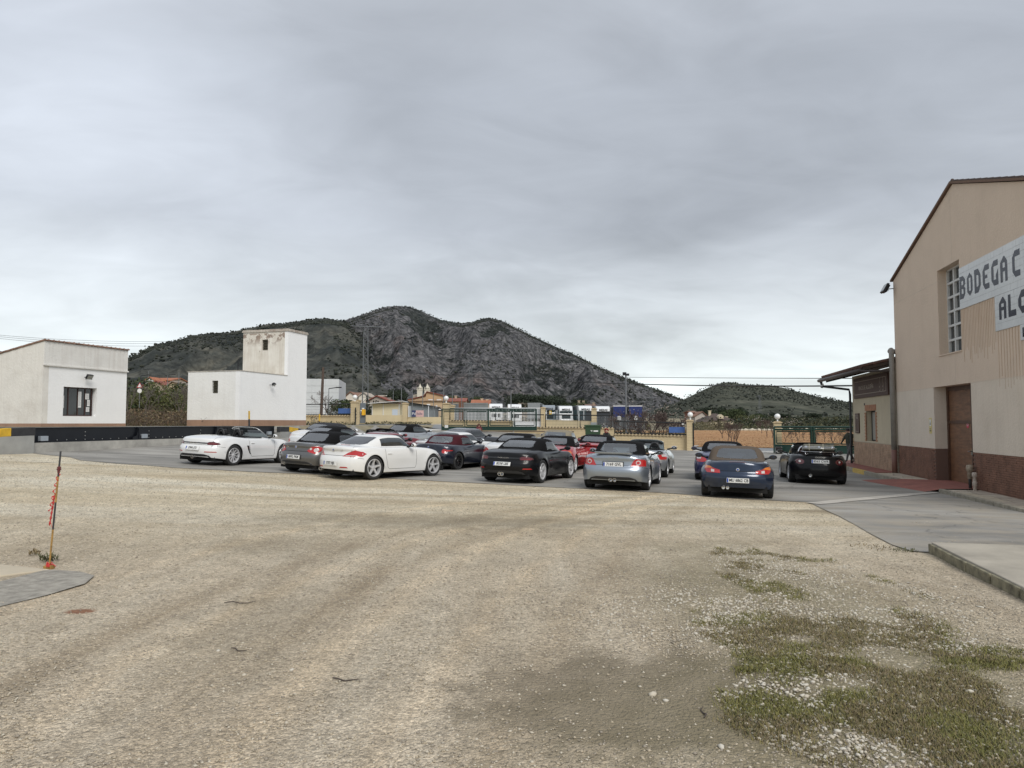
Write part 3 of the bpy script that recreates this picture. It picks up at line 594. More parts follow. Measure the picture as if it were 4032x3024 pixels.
plate_m = mat('plate_white', (.72, .72, .70), .45); plateblue_m = mat('plate_blue', (.01, .06, .35), .45); ink_m = mat('plate_ink', (.012, .012, .014), .5)
seam_m = mat('panel_gap', (.006, .006, .006), .8)

rear_glass = glassy('rear_glass', (.60, .65, .63), .22)
def ip(pts, x): return float(np.interp(x, [p[0] for p in pts], [p[1] for p in pts]))
def ipa(pts, x):
    xs = [p[0] for p in pts]; ys = [p[1] for p in pts]; x = np.asarray(x, float)
    # gently smoothed piecewise curve
    o = 0
    for d_, w_ in ((-.09, .25), (0, .5), (.09, .25)): o = o+w_*np.interp(x+d_, xs, ys)
    return o
BASE = dict(L=4.25, W=1.79, wb=2.47, ro=.85, H=1.28, r=.33, Ra=.375, sill=.19, nr=2.9, nf=2.4, ar=.72, af=1.0,
    zc=[(0, .84), (.12, .90), (.5, .955), (1.0, .96), (1.6, .93), (2.6, .925), (3.2, .86), (3.8, .74), (4.25, .55)],
    ze=[(0, .80), (.3, .86), (.85, .93), (1.5, .90), (2.6, .895), (3.3, .87), (3.85, .74), (4.25, .52)],
    xr=[(.19, .14), (.27, .05), (.40, .01), (.52, 0), (.60, .02), (.66, .075), (.78, .09), (.86, .10), (.95, .16)],
    xf=[(.19, .10), (.3, .02), (.45, 0), (.6, .10), (.8, .35)],
    wz=[(.15, .94), (.25, .97), (.45, 1.0), (.62, 1.0), (.75, .985), (.86, .955), (.95, .91), (1.05, .88)], flare=.022, waist=.03,
    ck=(1.45, 2.62), tr=.80, tp=1.35, th=2.35, tw=2.95, zb=.90, yb=(.66, .72, .70), roofw=.60)
def style(**k): d = dict(BASE); d.update(k); return d
ST = {
 'mid': style(L=4.38, W=1.80, wb=2.475, ro=.93, H=1.285, r=.342, Ra=.385, tr=.95, tp=1.62, th=2.42, tw=3.02, ck=(1.62, 2.75),
     zc=[(0, .83), (.10, .885), (.5, .955), (1.05, .985), (1.6, .94), (2.75, .925), (3.3, .84), (3.9, .70), (4.38, .50)],
     ze=[(0, .80), (.3, .88), (.95, .945), (1.6, .89), (2.75, .885), (3.4, .87), (3.9, .74), (4.38, .48)]),
 'mid_old': style(L=4.32, W=1.78, wb=2.415, ro=.95, H=1.29, r=.325, Ra=.365, tr=.98, tp=1.55, th=2.38, tw=2.95, ck=(1.6, 2.7), nr=2.4,
     zc=[(0, .76), (.10, .83), (.5, .93), (1.05, .975), (1.6, .93), (2.7, .915), (3.3, .82), (3.9, .68), (4.32, .5)],
     ze=[(0, .72), (.3, .83), (.95, .93), (1.6, .885), (2.7, .875), (3.4, .86), (3.9, .72), (4.32, .48)],
     xr=[(.19, .16), (.27, .06), (.40, .01), (.5, 0), (.6, .02), (.7, .07), (.8, .15), (.9, .26)]),
 'long': style(L=4.09, W=1.78, wb=2.495, ro=.80, H=1.29, tr=.66, tp=1.18, th=1.92, tw=2.42, ck=(1.25, 2.2),
     zc=[(0, .90), (.10, .945), (.4, .945), (.9, .95), (1.5, .93), (2.2, .935), (2.8, .90), (3.5, .80), (4.09, .58)],
     ze=[(0, .85), (.3, .90), (.8, .93), (1.5, .89), (2.2, .90), (3.1, .88), (3.7, .76), (4.09, .52)],
     xr=[(.19, .12), (.27, .04), (.40, .01), (.52, 0), (.60, .02), (.66, .07), (.78, .10), (.88, .05), (.95, .08)]),
 'long_hard': style(L=4.24, W=1.79, wb=2.496, ro=.88, H=1.29, r=.34, Ra=.378, tr=.62, tp=1.30, th=2.12, tw=2.62, ck=(1.35, 2.3), nr=2.7,
     zc=[(0, .92), (.10, .955), (.4, .97), (.9, .965), (1.5, .95), (2.4, .95), (3.0, .90), (3.6, .80), (4.24, .60)],
     ze=[(0, .88), (.3, .92), (.85, .945), (1.5, .91), (2.4, .92), (3.2, .885), (3.8, .77), (4.24, .54)],
     xr=[(.19, .12), (.27, .03), (.40, .0), (.54, 0), (.62, .03), (.68, .09), (.8, .12), (.9, .05), (.97, .07)]),
 'classic': style(L=4.05, W=1.74, wb=2.446, ro=.74, H=1.28, r=.322, Ra=.362, tr=.72, tp=1.16, th=1.86, tw=2.32, ck=(1.2, 2.1), nr=2.5, flare=.035, waist=.055,
     zc=[(0, .86), (.10, .91), (.4, .935), (.9, .93), (1.5, .91), (2.2, .93), (2.8, .90), (3.5, .80), (4.05, .56)],
     ze=[(0, .80), (.3, .88), (.75, .92), (1.4, .86), (2.2, .88), (3.0, .87), (3.6, .76), (4.05, .5)],
     wz=[(.15, .93), (.25, .965), (.45, 1.0), (.62, 1.0), (.75, .96), (.86, .90), (.95, .84), (1.05, .8)]),
 'boat': style(L=4.06, W=1.766, wb=2.40, ro=.84, H=1.31, r=.335, Ra=.375, tr=.76, tp=1.22, th=2.02, tw=2.50, ck=(1.25, 2.25), nr=3.2,
     zc=[(0, .93), (.10, .98), (.4, .985), (.9, .97), (1.5, .93), (2.3, .93), (2.9, .89), (3.5, .80), (4.06, .60)],
     ze=[(0, .88), (.3, .92), (.85, .945), (1.5, .89), (2.3, .90), (3.1, .88), (3.7, .78), (4.06, .54)],
     xr=[(.19, .16), (.27, .05), (.40, .01), (.56, 0), (.62, .03), (.66, .09), (.8, .10), (.93, .06), (1.0, .08)]),
 'round': style(L=4.04, W=1.764, wb=2.42, ro=.82, H=1.33, r=.325, Ra=.37, tr=.72, tp=1.3, th=2.0, tw=2.5, ck=(1.2, 2.3), nr=2.3, ar=.8,
     zc=[(0, .84), (.10, .90), (.4, .96), (.9, .97), (1.5, .93), (2.3, .93), (2.9, .90), (3.5, .80), (4.04, .58)],
     ze=[(0, .80), (.3, .88), (.8, .935), (1.5, .90), (2.3, .90), (3.1, .88), (3.7, .76), (4.04, .52)],
     xr=[(.19, .12), (.27, .04), (.40, .0), (.52, 0), (.62, .02), (.72, .06), (.82, .12), (.92, .2)]),
 'small': style(L=3.92, W=1.735, wb=2.31, ro=.79, H=1.24, r=.315, Ra=.355, tr=.70, tp=1.15, th=1.85, tw=2.36, ck=(1.2, 2.15),
     zc=[(0, .88), (.10, .92), (.4, .925), (.9, .92), (1.4, .89), (2.1, .90), (2.7, .86), (3.3, .76), (3.92, .54)],
     ze=[(0, .82), (.3, .88), (.78, .90), (1.4, .86), (2.1, .87), (2.9, .85), (3.5, .73), (3.92, .5)]),
}
def body_ring(S):
    """half ring in base coordinates: (x, y fraction) from rear centre round the side to front centre"""
    L_, ar, af, nr, nf = S['L'], S['ar'], S['af'], S['nr'], S['nf']
    pts = [(ar*(1-(1-y**nr)**(1/nr)), y) for y in (0, .1, .2, .3, .4, .5, .6, .7, .78)]
    x0 = pts[-1][0]; x1 = L_-af*(1-(1-.75**nf)**(1/nf))
    xs = list(np.arange(x0+.04, x1-.02, .07))
    for xw in (S['ro'], S['ro']+S['wb']):
        xs = [x for x in xs if abs(x-xw) > S['Ra']+.015]
        xs += [xw+S['Ra']*math.cos(math.radians(a)) for a in range(0, 181, 12)]+[xw-S['Ra']-.003, xw+S['Ra']+.003]
    for x in sorted(xs):
        if x <= x0+.005 or x >= x1-.005: continue
        if x < ar: y = (1-(1-x/ar)**nr)**(1/nr)
        elif x > L_-af: y = (1-(1-(L_-x)/af)**nf)**(1/nf)
        else: y = 1
        pts.append((x, y))
    for y in (.75, .65, .5, .35, .2, .1, 0): pts.append((L_-af*(1-(1-y**nf)**(1/nf)), y))
    return pts
LEV = [0, .02, .06, .14, .24, .34, .44, .54, .62, .70, .77, .84, .90, .95, .985, 1.0]
def make_body(S, name, mt, parent, under=plas_m):
    R = body_ring(S); n = len(R); L_, ro, wb, Ra, r = S['L'], S['ro'], S['wb'], S['Ra'], S['r']
    xb = np.array([p[0] for p in R]); yf = np.array([p[1] for p in R])
    zt = ipa(S['ze'], xb)-.035
    zl = S['sill']+.09*np.clip(1-xb/S['ar'], 0, 1)+.03*np.clip(1-(L_-xb)/S['af'], 0, 1); side = yf > .5
    for xw in (ro, ro+wb):
        d = np.abs(xb-xw); k = (d <= Ra+1e-4) & side
        zl = np.where(k, r+np.sqrt(np.maximum(0, (Ra+.001)**2-d**2)), zl)
    hw = S['W']/2*(1-S['waist']*np.exp(-((xb-(ro+wb*.52))/.55)**2))
    rows = []
    for l in LEV:
        z = zl+(zt-zl)*l
        dx = np.interp(z, *zip(*S['xr']))*np.clip(1-xb/S['ar'], 0, 1)**1.2; dxf = np.interp(z, *zip(*S['xf']))*np.clip(1-(L_-xb)/S['af'], 0, 1)**1.2
        wf = np.interp(z/ (zt+.035)*.95, *zip(*S['wz']))
        fl = 0
        for xw in (ro, ro+wb):
            d = np.sqrt((xb-xw)**2+(z-r)**2); fl = fl+S['flare']*np.exp(-((d-Ra)/.10)**2)*(yf > .6)
        # light crease pulled in along the lower door
        cre = -.018*np.exp(-((z-.42)/.10)**2)*np.exp(-((xb-(ro+wb*.5))/.5)**2)
        y = hw*yf*wf+fl+cre*(yf > .9)
        rows.append(np.c_[xb+dx-dxf, y, z])
    top = rows[-1]
    # cap rows converge on the centre line
    sx_ = np.clip(xb, .32, L_-.5); spx = .32+(L_-.82)*(np.arange(n)/(n-1))*.15+.85*(sx_-.32)
    spx = np.where(xb < .35, .32+.0*xb, np.where(xb > L_-.5, L_-.5, xb))
    capl = [.03, .08, .16, .28, .42, .58, .75, .88, 1.0]
    ye = np.maximum(top[:, 1], 1e-3)
    for tt in capl:
        x = top[:, 0]+(spx-top[:, 0])*tt**1.15; y = top[:, 1]*(1-tt)
        yed = np.interp(x, top[9:-7, 0], top[9:-7, 1]); e = np.clip(y/np.maximum(yed, .05), 0, 1)
        ze = ipa(S['ze'], x); zc = ipa(S['zc'], x)
        zd = zc+(ze-zc)*e**2.2
        kk = min(1, tt/.12); kk = kk*(2-kk)
        zlow = top[:, 2]
        z = zlow+(zd-zlow)*kk
        rows.append(np.c_[x, y, z])
    G = np.array(rows)                    # (levels, n, 3)
    nl = len(G)
    V = np.concatenate([G.reshape(-1, 3), (G*[1, -1, 1]).reshape(-1, 3)])
    idx = np.arange(nl*n).reshape(nl, n); F = []
    cz0, cz1 = S['ck']
    for s_, off in ((0, 0), (1, nl*n)):
        a, b_, c_, d_ = idx[:-1, :-1]+off, idx[:-1, 1:]+off, idx[1:, 1:]+off, idx[1:, :-1]+off
        q = np.stack([a, b_, c_, d_] if s_ == 0 else [d_, c_, b_, a], -1).reshape(-1, 4); F.append(q)
    F = np.concatenate(F); cen = V[F].mean(1)
    lev = np.tile(np.repeat(np.arange(nl-1), n-1), 2)
    cut = (lev >= len(LEV)-1+1) & (cen[:, 0] > cz0) & (cen[:, 0] < cz1) & (np.abs(cen[:, 1]) < .62)
    F = F[~cut]; V = V-[ro, 0, 0]
    me = bpy.data.meshes.new(name); me.from_pydata(V.tolist(), [], F.tolist()); me.materials.append(mt)
    bm = bmesh.new(); bm.from_mesh(me); bmesh.ops.remove_doubles(bm, verts=bm.verts, dist=.0008); bmesh.ops.dissolve_degenerate(bm, dist=.0004, edges=bm.edges)
    for f in bm.faces: f.smooth = True
    bmesh.ops.recalc_face_normals(bm, faces=bm.faces)
    bvh = BVHTree.FromBMesh(bm)
    bm.to_mesh(me); bm.free()
    o = link(name, me, parent)
    # normals outward check: sample a side face
    s_ = o.modifiers.new('shell', 'SOLIDIFY'); s_.thickness = .012; s_.offset = -1
    return o, bvh
def conform(bvh, pts, axis, off, far=3):
    """throw points onto the body along an axis ('rear' +x, 'side' +-y, 'top' -z)"""
    o = []
    for p in pts:
        if axis == 'rear': org, d = Vector((-far, p[0], p[1])), Vector((1, 0, 0))
        elif axis == 'right': org, d = Vector((p[0], -far, p[1])), Vector((0, 1, 0))
        elif axis == 'left': org, d = Vector((p[0], far, p[1])), Vector((0, -1, 0))
        elif axis == 'front': org, d = Vector((far+3, p[0], p[1])), Vector((-1, 0, 0))
        else: org, d = Vector((p[0], p[1], far)), Vector((0, 0, -1))
        h = bvh.ray_cast(org, d, 20)
        if h[0] is None: o.append(None)
        else: o.append(h[0]-d*off)
    return o
def patch(name, bvh, poly, axis, mt, parent, off=.006, step=.03, thick=.012, smooth=True):
    pl = []
    for i in range(len(poly)):
        a, b_ = Vector(poly[i]), Vector(poly[(i+1) % len(poly)]); k = max(1, int((b_-a).length/step)); pl += [a.lerp(b_, j/k) for j in range(k)]
    m_ = len(pl); xs = [q.x for q in pl]; ys = [q.y for q in pl]; G = []
    for gx in np.arange(min(xs)+step/2, max(xs), step):
        for gy in np.arange(min(ys)+step/2, max(ys), step):
            ins = False
            for i in range(m_):
                p1, p2 = pl[i], pl[(i+1) % m_]
                if (p1.y > gy) != (p2.y > gy) and gx < (p2.x-p1.x)*(gy-p1.y)/(p2.y-p1.y)+p1.x: ins = not ins
            if ins: G.append(Vector((gx, gy)))
    r_ = delaunay_2d_cdt(pl+G, [(i, (i+1) % m_) for i in range(m_)], [], 1, 1e-5)
    P = conform(bvh, [(v.x, v.y) for v in r_[0]], axis, off)
    Q = conform(bvh, [(v.x, v.y) for v in r_[0]], axis, off-thick)
    fs = [f for f in r_[2] if all(P[i] is not None for i in f)]
    if not fs: return None
    P = [p if p is not None else Vector((0, 0, 0)) for p in P]; Q = [q if q is not None else Vector((0, 0, 0)) for q in Q]
    nV = len(P); from_ = {}
    for f in fs:
        for i in range(len(f)):
            e = (f[i], f[(i+1) % len(f)]); from_[e] = from_.get(e, 0)+1
    bd = [e for e in from_ if (e[1], e[0]) not in from_]
    F = [tuple(f) for f in fs]+[(e[1], e[0], e[0]+nV, e[1]+nV) for e in bd]
    me = bpy.data.meshes.new(name); me.from_pydata([tuple(p) for p in P+Q], [], F); me.materials.append(mt)
    if smooth: me.polygons.foreach_set('use_smooth', [True]*len(me.polygons))
    fix_normals(me); me.set_sharp_from_angle(angle=.9)
    bm = bmesh.new(); bm.from_mesh(me); bmesh.ops.delete(bm, geom=[v for v in bm.verts if not v.link_faces], context='VERTS'); bm.to_mesh(me); bm.free()
    return link(name, me, parent)
def strip(mb, bvh, line, axis, w_=.010, off=.003):
    pl = []
    for i in range(len(line)-1):
        a, b_ = Vector(line[i]), Vector(line[i+1]); k = max(1, int((b_-a).length/.05)); pl += [a.lerp(b_, j/k) for j in range(k)]
    pl.append(Vector(line[-1]))
    A, B = [], []
    for i, q in enumerate(pl):
        d = (pl[min(i+1, len(pl)-1)]-pl[max(i-1, 0)]).normalized(); nn = Vector((-d.y, d.x))*w_/2; A.append(tuple(q+nn)); B.append(tuple(q-nn))
    PA, PB = conform(bvh, A, axis, off), conform(bvh, B, axis, off)
    for i in range(len(pl)-1):
        if None in (PA[i], PA[i+1], PB[i], PB[i+1]): continue
        if (PA[i]-PA[i+1]).length > .15: continue
        mb.add([PA[i], PA[i+1], PB[i+1], PB[i]], [(0, 1, 2, 3)])
SEC = [(1, 0), (.985, .14), (.965, .28), (.94, .42), (.91, .56), (.875, .68), (.84, .77), (.80, .845), (.74, .905), (.66, .95), (.54, .98), (.38, .995), (.2, 1), (0, 1)]
SECF = [tuple(np.interp(u, range(14), [s[i] for s in SEC])) for u in np.linspace(0, 13, 40) for i in ()] or [(float(np.interp(u, range(14), [s[0] for s in SEC])), float(np.interp(u, range(14), [s[1] for s in SEC]))) for u in np.linspace(0, 13, 40)]
def make_top(S, kind, roofmat, parent, hard=False, tint=None, rw=None, detail=True):
    """greenhouse shell: roof skin with openings, glass in the openings, pillars"""
    ro = S['ro']; tr, tp, th, tw, H, zb = S['tr'], S['tp'], S['th'], S['tw'], S['H'], S['zb']
    xs = np.unique(np.round(np.concatenate([np.arange(tr, tw, .02), [tr, tw]]), 4))
    if hard: prof = [(tr, S['_zc'](tr)+.0), (tr+.30, .42), (tp+.06, .90), (tp+.32, 1.0), (th-.1, .985), (th+.03, .945), (tw, .0)]
    else: prof = [(tr, 0), (tr+.10, .20), (tr+.22, .46), (tp-.10, .86), (tp+.05, .955), (tp+.34, 1.0), (th-.12, .985), (th, .94), (tw, .0)]
    if hard: prof[0] = (tr, 0)
    zr0 = S['_zc'](tr)-.01; zf0 = S['_zc'](tw)-.01
    def ztop(x):
        h = float(np.interp(x, [p[0] for p in prof], [p[1] for p in prof])); base_ = zr0 if x < (tp+th)/2 else zf0
        return base_+(H-base_)*h
    zt = np.array([sum(ztop(min(max(x+d_, tr), tw))*w_ for d_, w_ in ((-.05, .25), (0, .5), (.05, .25))) for x in xs]); zt[0] = zr0; zt[-1] = zf0
    yb = np.interp(xs, [tr, tp, tw], [S['yb'][0], S['yb'][1], S['yb'][2]]); rw_ = S['roofw']
    zbel = np.minimum(np.array([S['_ze'](x)-.015 for x in xs]), zt-.004)
    G = []
    for (a, h) in SECF:
        frac = a; k = np.clip((zt-zbel)/(H-.9), 0, 1)
        tum = yb*(1-(1-frac)*1.0)+0
        # roof is narrower than the belt
        y = yb*(frac if a > .7 else frac)*(1-(1-rw_/ (S['yb'][1]*.80))*h*k*.9)
        G.append(np.c_[xs, y, zbel+(zt-zbel)*h])
    G = np.array(G); ns, n = G.shape[:2]
    V = np.concatenate([G.reshape(-1, 3), (G*[1, -1, 1]).reshape(-1, 3)])
    idx = np.arange(ns*n).reshape(ns, n); Fs = []; 
    for s_ in (0, 1):
        off = s_*ns*n; a, b_, c_, d_ = idx[:-1, :-1]+off, idx[:-1, 1:]+off, idx[1:, 1:]+off, idx[1:, :-1]+off
        Fs.append(np.stack([a, b_, c_, d_] if s_ == 0 else [d_, c_, b_, a], -1).reshape(-1, 4))
    F = np.concatenate(Fs); cen = V[F].mean(1); sec = np.tile(np.repeat(np.arange(ns-1), n-1), 2)
    x, y, z = cen[:, 0], np.abs(cen[:, 1]), cen[:, 2]
    zhere = np.interp(x, xs, zt); xw0 = S.get('w0', tp+.10)
    # windscreen, front pillars, side windows, rear window
    slope = (x > th+.03)
    sec = sec/3.0
    ws = slope & (sec >= 7) & (zhere-z < 1)
    ws &= (x > th+.06)
    sw = (sec >= 1) & (sec < 6) & (x > xw0) & (z > np.interp(x, xs, zbel)+.015)
    if kind == 'soft': # rounded rear upper corner of the side window
        dx_ = xw0+.16-x; dz_ = (z-(np.interp(x, xs, zbel)+.18))
        sw &= ~((dx_ > 0) & (dz_ > 0) & (dx_**2/.16**2+dz_**2/.14**2 > 1))
    pil = (x > xw0) & (x < tw) & ~ws & ~sw & (x > th-.02)
    rz0, rz1, ry = rw or ((zr0+.045, H-.07, .52))
    cy_ = np.clip(y/ry, 0, 2); cz_ = np.abs((z-(rz0+rz1)/2)/((rz1-rz0)/2))
    rwin = (x < tp+.12) & (cy_**4.5+cz_**4.5 < 1) & (sec >= 4)
    # edges taper with height so that the window narrows upward
    rwin &= (y < ry*(1-.16*np.clip((z-rz0)/(rz1-rz0), 0, 1)))
    open_ = kind == 'open'
    roof = ~(ws | sw | rwin | pil)
    V = V-[ro, 0, 0]
    def part(nm, sel, mt, push=0, thick=.012):
        if not sel.any(): return None
        f = F[sel]; u, inv = np.unique(f, return_inverse=True); o = mesh_np(nm, V[u], inv.reshape(f.shape), mt, parent, True)
        bm = bmesh.new(); bm.from_mesh(o.data); bmesh.ops.remove_doubles(bm, verts=bm.verts, dist=.0008); bmesh.ops.recalc_face_normals(bm, faces=bm.faces)
        if push:
            for v in bm.verts: v.co += v.normal*push
        bm.to_mesh(o.data); bm.free()
        if thick: s_ = o.modifiers.new('shell', 'SOLIDIFY'); s_.thickness = thick; s_.offset = -1
        return o
    g_ = tint or glass_m
    L_sel = cen[:, 1] > 0
    if not open_:
        part('soft_top' if kind == 'soft' else 'roof', roof, roofmat)
        part('rear_window', rwin, rear_glass if g_ is glass_m else g_, .001, 0)
        part('side_window', sw & L_sel, g_, -.002, 0); part('side_window', sw & ~L_sel, g_, -.002, 0)
        part('windscreen_frame', pil, plas_m if kind == 'soft' else roofmat)
    else:
        hd = (x > th-.06) & ~ws & ~sw & (z > zhere-.10) | ((x > th) & ~ws & ~sw)
        part('windscreen_frame', hd, S.get('framemat', plas_m))
        if S.get('side_glass', True):
            sw2 = sw & (x > xw0+.05)
            part('side_window', sw2 & L_sel, g_, -.002, 0); part('side_window', sw2 & ~L_sel, g_, -.002, 0)
    part('windscreen', ws, glass_m, -.001, 0)
def rounded(w_, h_, r_, cx=0, cy=0, k=4):
    pts = []
    for sx_, sy_, a0 in ((1, 1, 0), (-1, 1, 90), (-1, -1, 180), (1, -1, 270)):
        for i in range(k+1):
            a = math.radians(a0+90*i/k); pts.append((cx+sx_*(w_/2-r_)+r_*math.cos(a), cy+sy_*(h_/2-r_)+r_*math.sin(a)))
    return pts
WHEEL_MESH = {}
def wheel_meshes(r, w_, rr, spokes, style_, dark):
    key = (r, w_, rr, spokes, style_, dark)
    if key in WHEEL_MESH: return WHEEL_MESH[key]
    t_ = MB(); hw = w_/2; p = [(rr, -hw*.80), (rr+.02, -hw*.96), (r-.045, -hw), (r-.012, -hw*.9)]
    for k in range(4):
        y0 = -hw*.8+k*hw*.4; p += [(r, y0), (r, y0+hw*.32), (r-.010, y0+hw*.33), (r-.010, y0+hw*.39)]
    p += [(r, hw*.82), (r-.012, hw*.9), (r-.045, hw), (rr+.02, hw*.96), (rr, hw*.80)]
    t_.lathe(p, 40, 'Y'); to = t_.build('tyre', tyre_m, smooth=True, autos=40)
    m_ = MB(); rm = rimdark_m if dark else rim_m
    # outside is -y
    m_.lathe([(rr+.004, -hw*.82), (rr-.006, -hw*.93), (rr-.022, -hw*.90), (rr-.030, -hw*.6), (rr-.034, hw*.7)], 40, 'Y', mi=0)
    m_.lathe([(rr-.03, 0.0), (.06, .0)], 28, 'Y', mi=1); m_.lathe([(rr*.62, -.02), (rr*.62, .01)], 28, 'Y', mi=2); m_.lathe([(rr*.62, -.02), (.05, -.02)], 28, 'Y', mi=2)
    m_.lathe([(.0, -hw*.70), (.028, -hw*.70), (.034, -hw*.62), (.07, -hw*.52), (.075, -.02)], 20, 'Y', mi=0)
    for k in range(spokes):
        a = 2*PI*k/spokes; prs = [0] if style_ != 'double' else [-.10, .10]
        for dp in prs:
            w0 = .034 if spokes <= 5 else .016; w1 = w0*(.9 if style_ == 'double' else 1.15)
            if style_ == 'star': w0, w1 = .045, .030
            R_ = Matrix.Rotation(a+dp, 3, 'Y'); R2 = Matrix.Rotation(a+dp*1.6+(.10 if style_ == 'star' else 0), 3, 'Y')
            vs = []
            for (Rm, rad, ww, y0, y1) in ((R_, .045, w0, -hw*.60, -hw*.25), (R_, rr*.55, (w0+w1)/2*.8, -hw*.66, -hw*.35), (R2, rr-.012, w1, -hw*.86, -hw*.5)):
                for (dx_, yy) in ((-ww, y1), (-ww*.75, y0), (ww*.75, y0), (ww, y1)): vs.append(Rm @ Vector((dx_, yy, rad)))
            fs = []
            for s_ in (0, 4):
                for j in range(4): fs.append((s_+j, s_+(j+1) % 4, s_+4+(j+1) % 4, s_+4+j))
            m_.add(vs, fs, 0)
    ri = m_.build('rim', [rm, well_m, disc_m], smooth=True, autos=35)
    bpy.data.objects.remove(to, do_unlink=False) if False else None
    me = (to.data, ri.data); C.objects.unlink(to); C.objects.unlink(ri); bpy.data.objects.remove(to); bpy.data.objects.remove(ri)
    WHEEL_MESH[key] = me; return me
def make_wheel(parent, x, y, r, side, **kw):
    tm, rm = wheel_meshes(r, kw.get('w', .24), kw.get('rr', r*.70), kw.get('spokes', 10), kw.get('style', 'single'), kw.get('dark', False))
    wo = bpy.data.objects.new('wheel', None); C.objects.link(wo); wo.parent = parent; wo.location = (x, y, r); wo.empty_display_size = .1
    if side > 0: wo.rotation_euler = (0, 0, PI)
    wo.rotation_euler = (0, 0, (PI if side > 0 else 0)+kw.get('steer', 0))
    a = link('tyre', tm, wo); b_ = link('rim', rm, wo); b_.rotation_euler = (0, random.random()*6, 0); return wo
def lamp_pair(bvh, polyR, mt, parent, name='tail_light', off=.008, axis='rear', th=.02, step=.03):
    for s_ in (1, -1):
        pl = [(p[0]*s_, p[1]) for p in polyR]
        if s_ < 0: pl = pl[::-1]
        patch(name, bvh, pl, axis, mt, parent, off, step, th)
def disc_on(bvh, y, z, r_, mt, parent, name, axis='rear', off=.012):
    return patch(name, bvh, [(y+r_*math.cos(2*PI*k/14), z+r_*math.sin(2*PI*k/14)) for k in range(14)], axis, mt, parent, off, max(r_*.8, .012), .012)
def build_car(name, S0, pos, yaw, label, group='roadsters parked in the yard', body=None, top=('soft', 'black'), tail='bar', plate=None, plate_z=.50, wheels=None, seats=seat_m, extra=None, hoops=False, steer=0, glass=None, mirrors=None, exhaust=None, bumper=True, level=None, **kw):
    S = dict(ST[S0]); S.update(kw.get('S', {}))
    S['_zc'] = lambda x: float(ipa(S['zc'], [x])[0]); S['_ze'] = lambda x: float(ipa(S['ze'], [x])[0])
    root = thing(name, label, 'car', pos, yaw, group)
    ro, wb, r, W, L_ = S['ro'], S['wb'], S['r'], S['W'], S['L']
    bo, bvh = make_body(S, 'body', body, root)
    # dark floor, wheel wells and cockpit tub
    u = MB(); u.box(-ro+.22, L_-ro-.25, -W/2+.16, W/2-.16, .15, .30)
    for xw in (0, wb):
        for s_ in (1, -1):
            pf = [(S['Ra']+.03, 0), (S['Ra']+.03, .34)]
            vs = []; fs = []
            for i, (rr_, h_) in enumerate(((S['Ra']+.012, W/2-.03), (S['Ra']+.012, W/2-.36), (.0, W/2-.36))):
                for k in range(17):
                    a = PI*k/16; vs.append((xw+rr_*math.cos(a), s_*h_, r+rr_*math.sin(a)-(.0 if 0 < k < 16 else .12)))
            for i in range(2):
                for k in range(16): fs.append((i*17+k, i*17+k+1, (i+1)*17+k+1, (i+1)*17+k))
            u.add(vs, fs)
    u.build('underbody', well_m, root)
    c0, c1 = S['ck'][0]-ro, S['ck'][1]-ro; t_ = MB(); zt_ = S['_zc']((S['ck'][0]+S['ck'][1])/2)-.05
    t_.box(c0-.16, c1+.1, -.68, .68, .28, .34); t_.box(c0-.18, c0-.12, -.68, .68, .34, zt_); t_.box(c1+.02, c1+.12, -.68, .68, .34, zt_+.02)
    t_.box(c0-.15, c1+.1, .63, .68, .34, zt_); t_.box(c0-.15, c1+.1, -.68, -.63, .34, zt_); t_.box(c0+.2, c1, -.07, .07, .34, .62)
    t_.cbox((c1-.12, 0, zt_-.03), (.34, 1.26, .16)); t_.build('cockpit', plas_m, root, bevel=.02)
    mb = MB()
    cw = Vector((c1-.42, .34, zt_+.0)); R_ = Matrix.Rotation(math.radians(-65), 3, 'Y')
    for k in range(18):
        a = 2*PI*k/18; a2 = 2*PI*(k+1)/18
        mb.tube([cw+R_ @ Vector((.18*math.cos(a), .18*math.sin(a), 0)), cw+R_ @ Vector((.18*math.cos(a2), .18*math.sin(a2), 0))], .014, 5, False)
    mb.tube([cw, cw+Vector((.2, 0, -.08))], .03, 6); mb.build('steering_wheel', plas_m, root, smooth=True)
    sxp = c0+.16
    for s_ in (1, -1):
        sm = MB(); ycs = s_*.36
        prof = [(sxp+.02, .42), (sxp+.52, .44), (sxp+.54, .54), (sxp+.14, .53), (sxp+.02, .86), (sxp-.02, 1.02 if not hoops else .98), (sxp-.10, 1.02 if not hoops else .98), (sxp-.12, .8)]
        sm.prism(prof, ycs-.22, ycs+.22, 'XZ'); so_ = sm.build('seat', seats, root, bevel=.04)
        hr = MB(); hr.cbox((sxp-.07, ycs, 1.08), (.10, .26, .19)); hr.build('headrest', seats, so_, bevel=.04)
    S2 = S
    if S0 in ('mid', 'mid_old') or top[0] == 'open':
        pass
    rm = cloth_m.get(top[1]) or MATS.get(top[1]) or body
    if top[0] == 'soft': make_top(S, 'soft', rm, root, tint=glass, rw=S.get('rw'))
    elif top[0] == 'hard': make_top(S, 'hard', rm, root, hard=True, tint=glass, rw=S.get('rw'))
    else:
        make_top(S, 'open', rm, root, tint=glass)
        dk = MB(); zd = S['_zc'](S['ck'][0])
        dk.prism([(c0-.42, -.60), (c0+.02, -.64), (c0+.02, .64), (c0-.42, .60)], zd-.03, zd+.022); dk.build('folded_top', cloth_m['black'], root, bevel=.015)
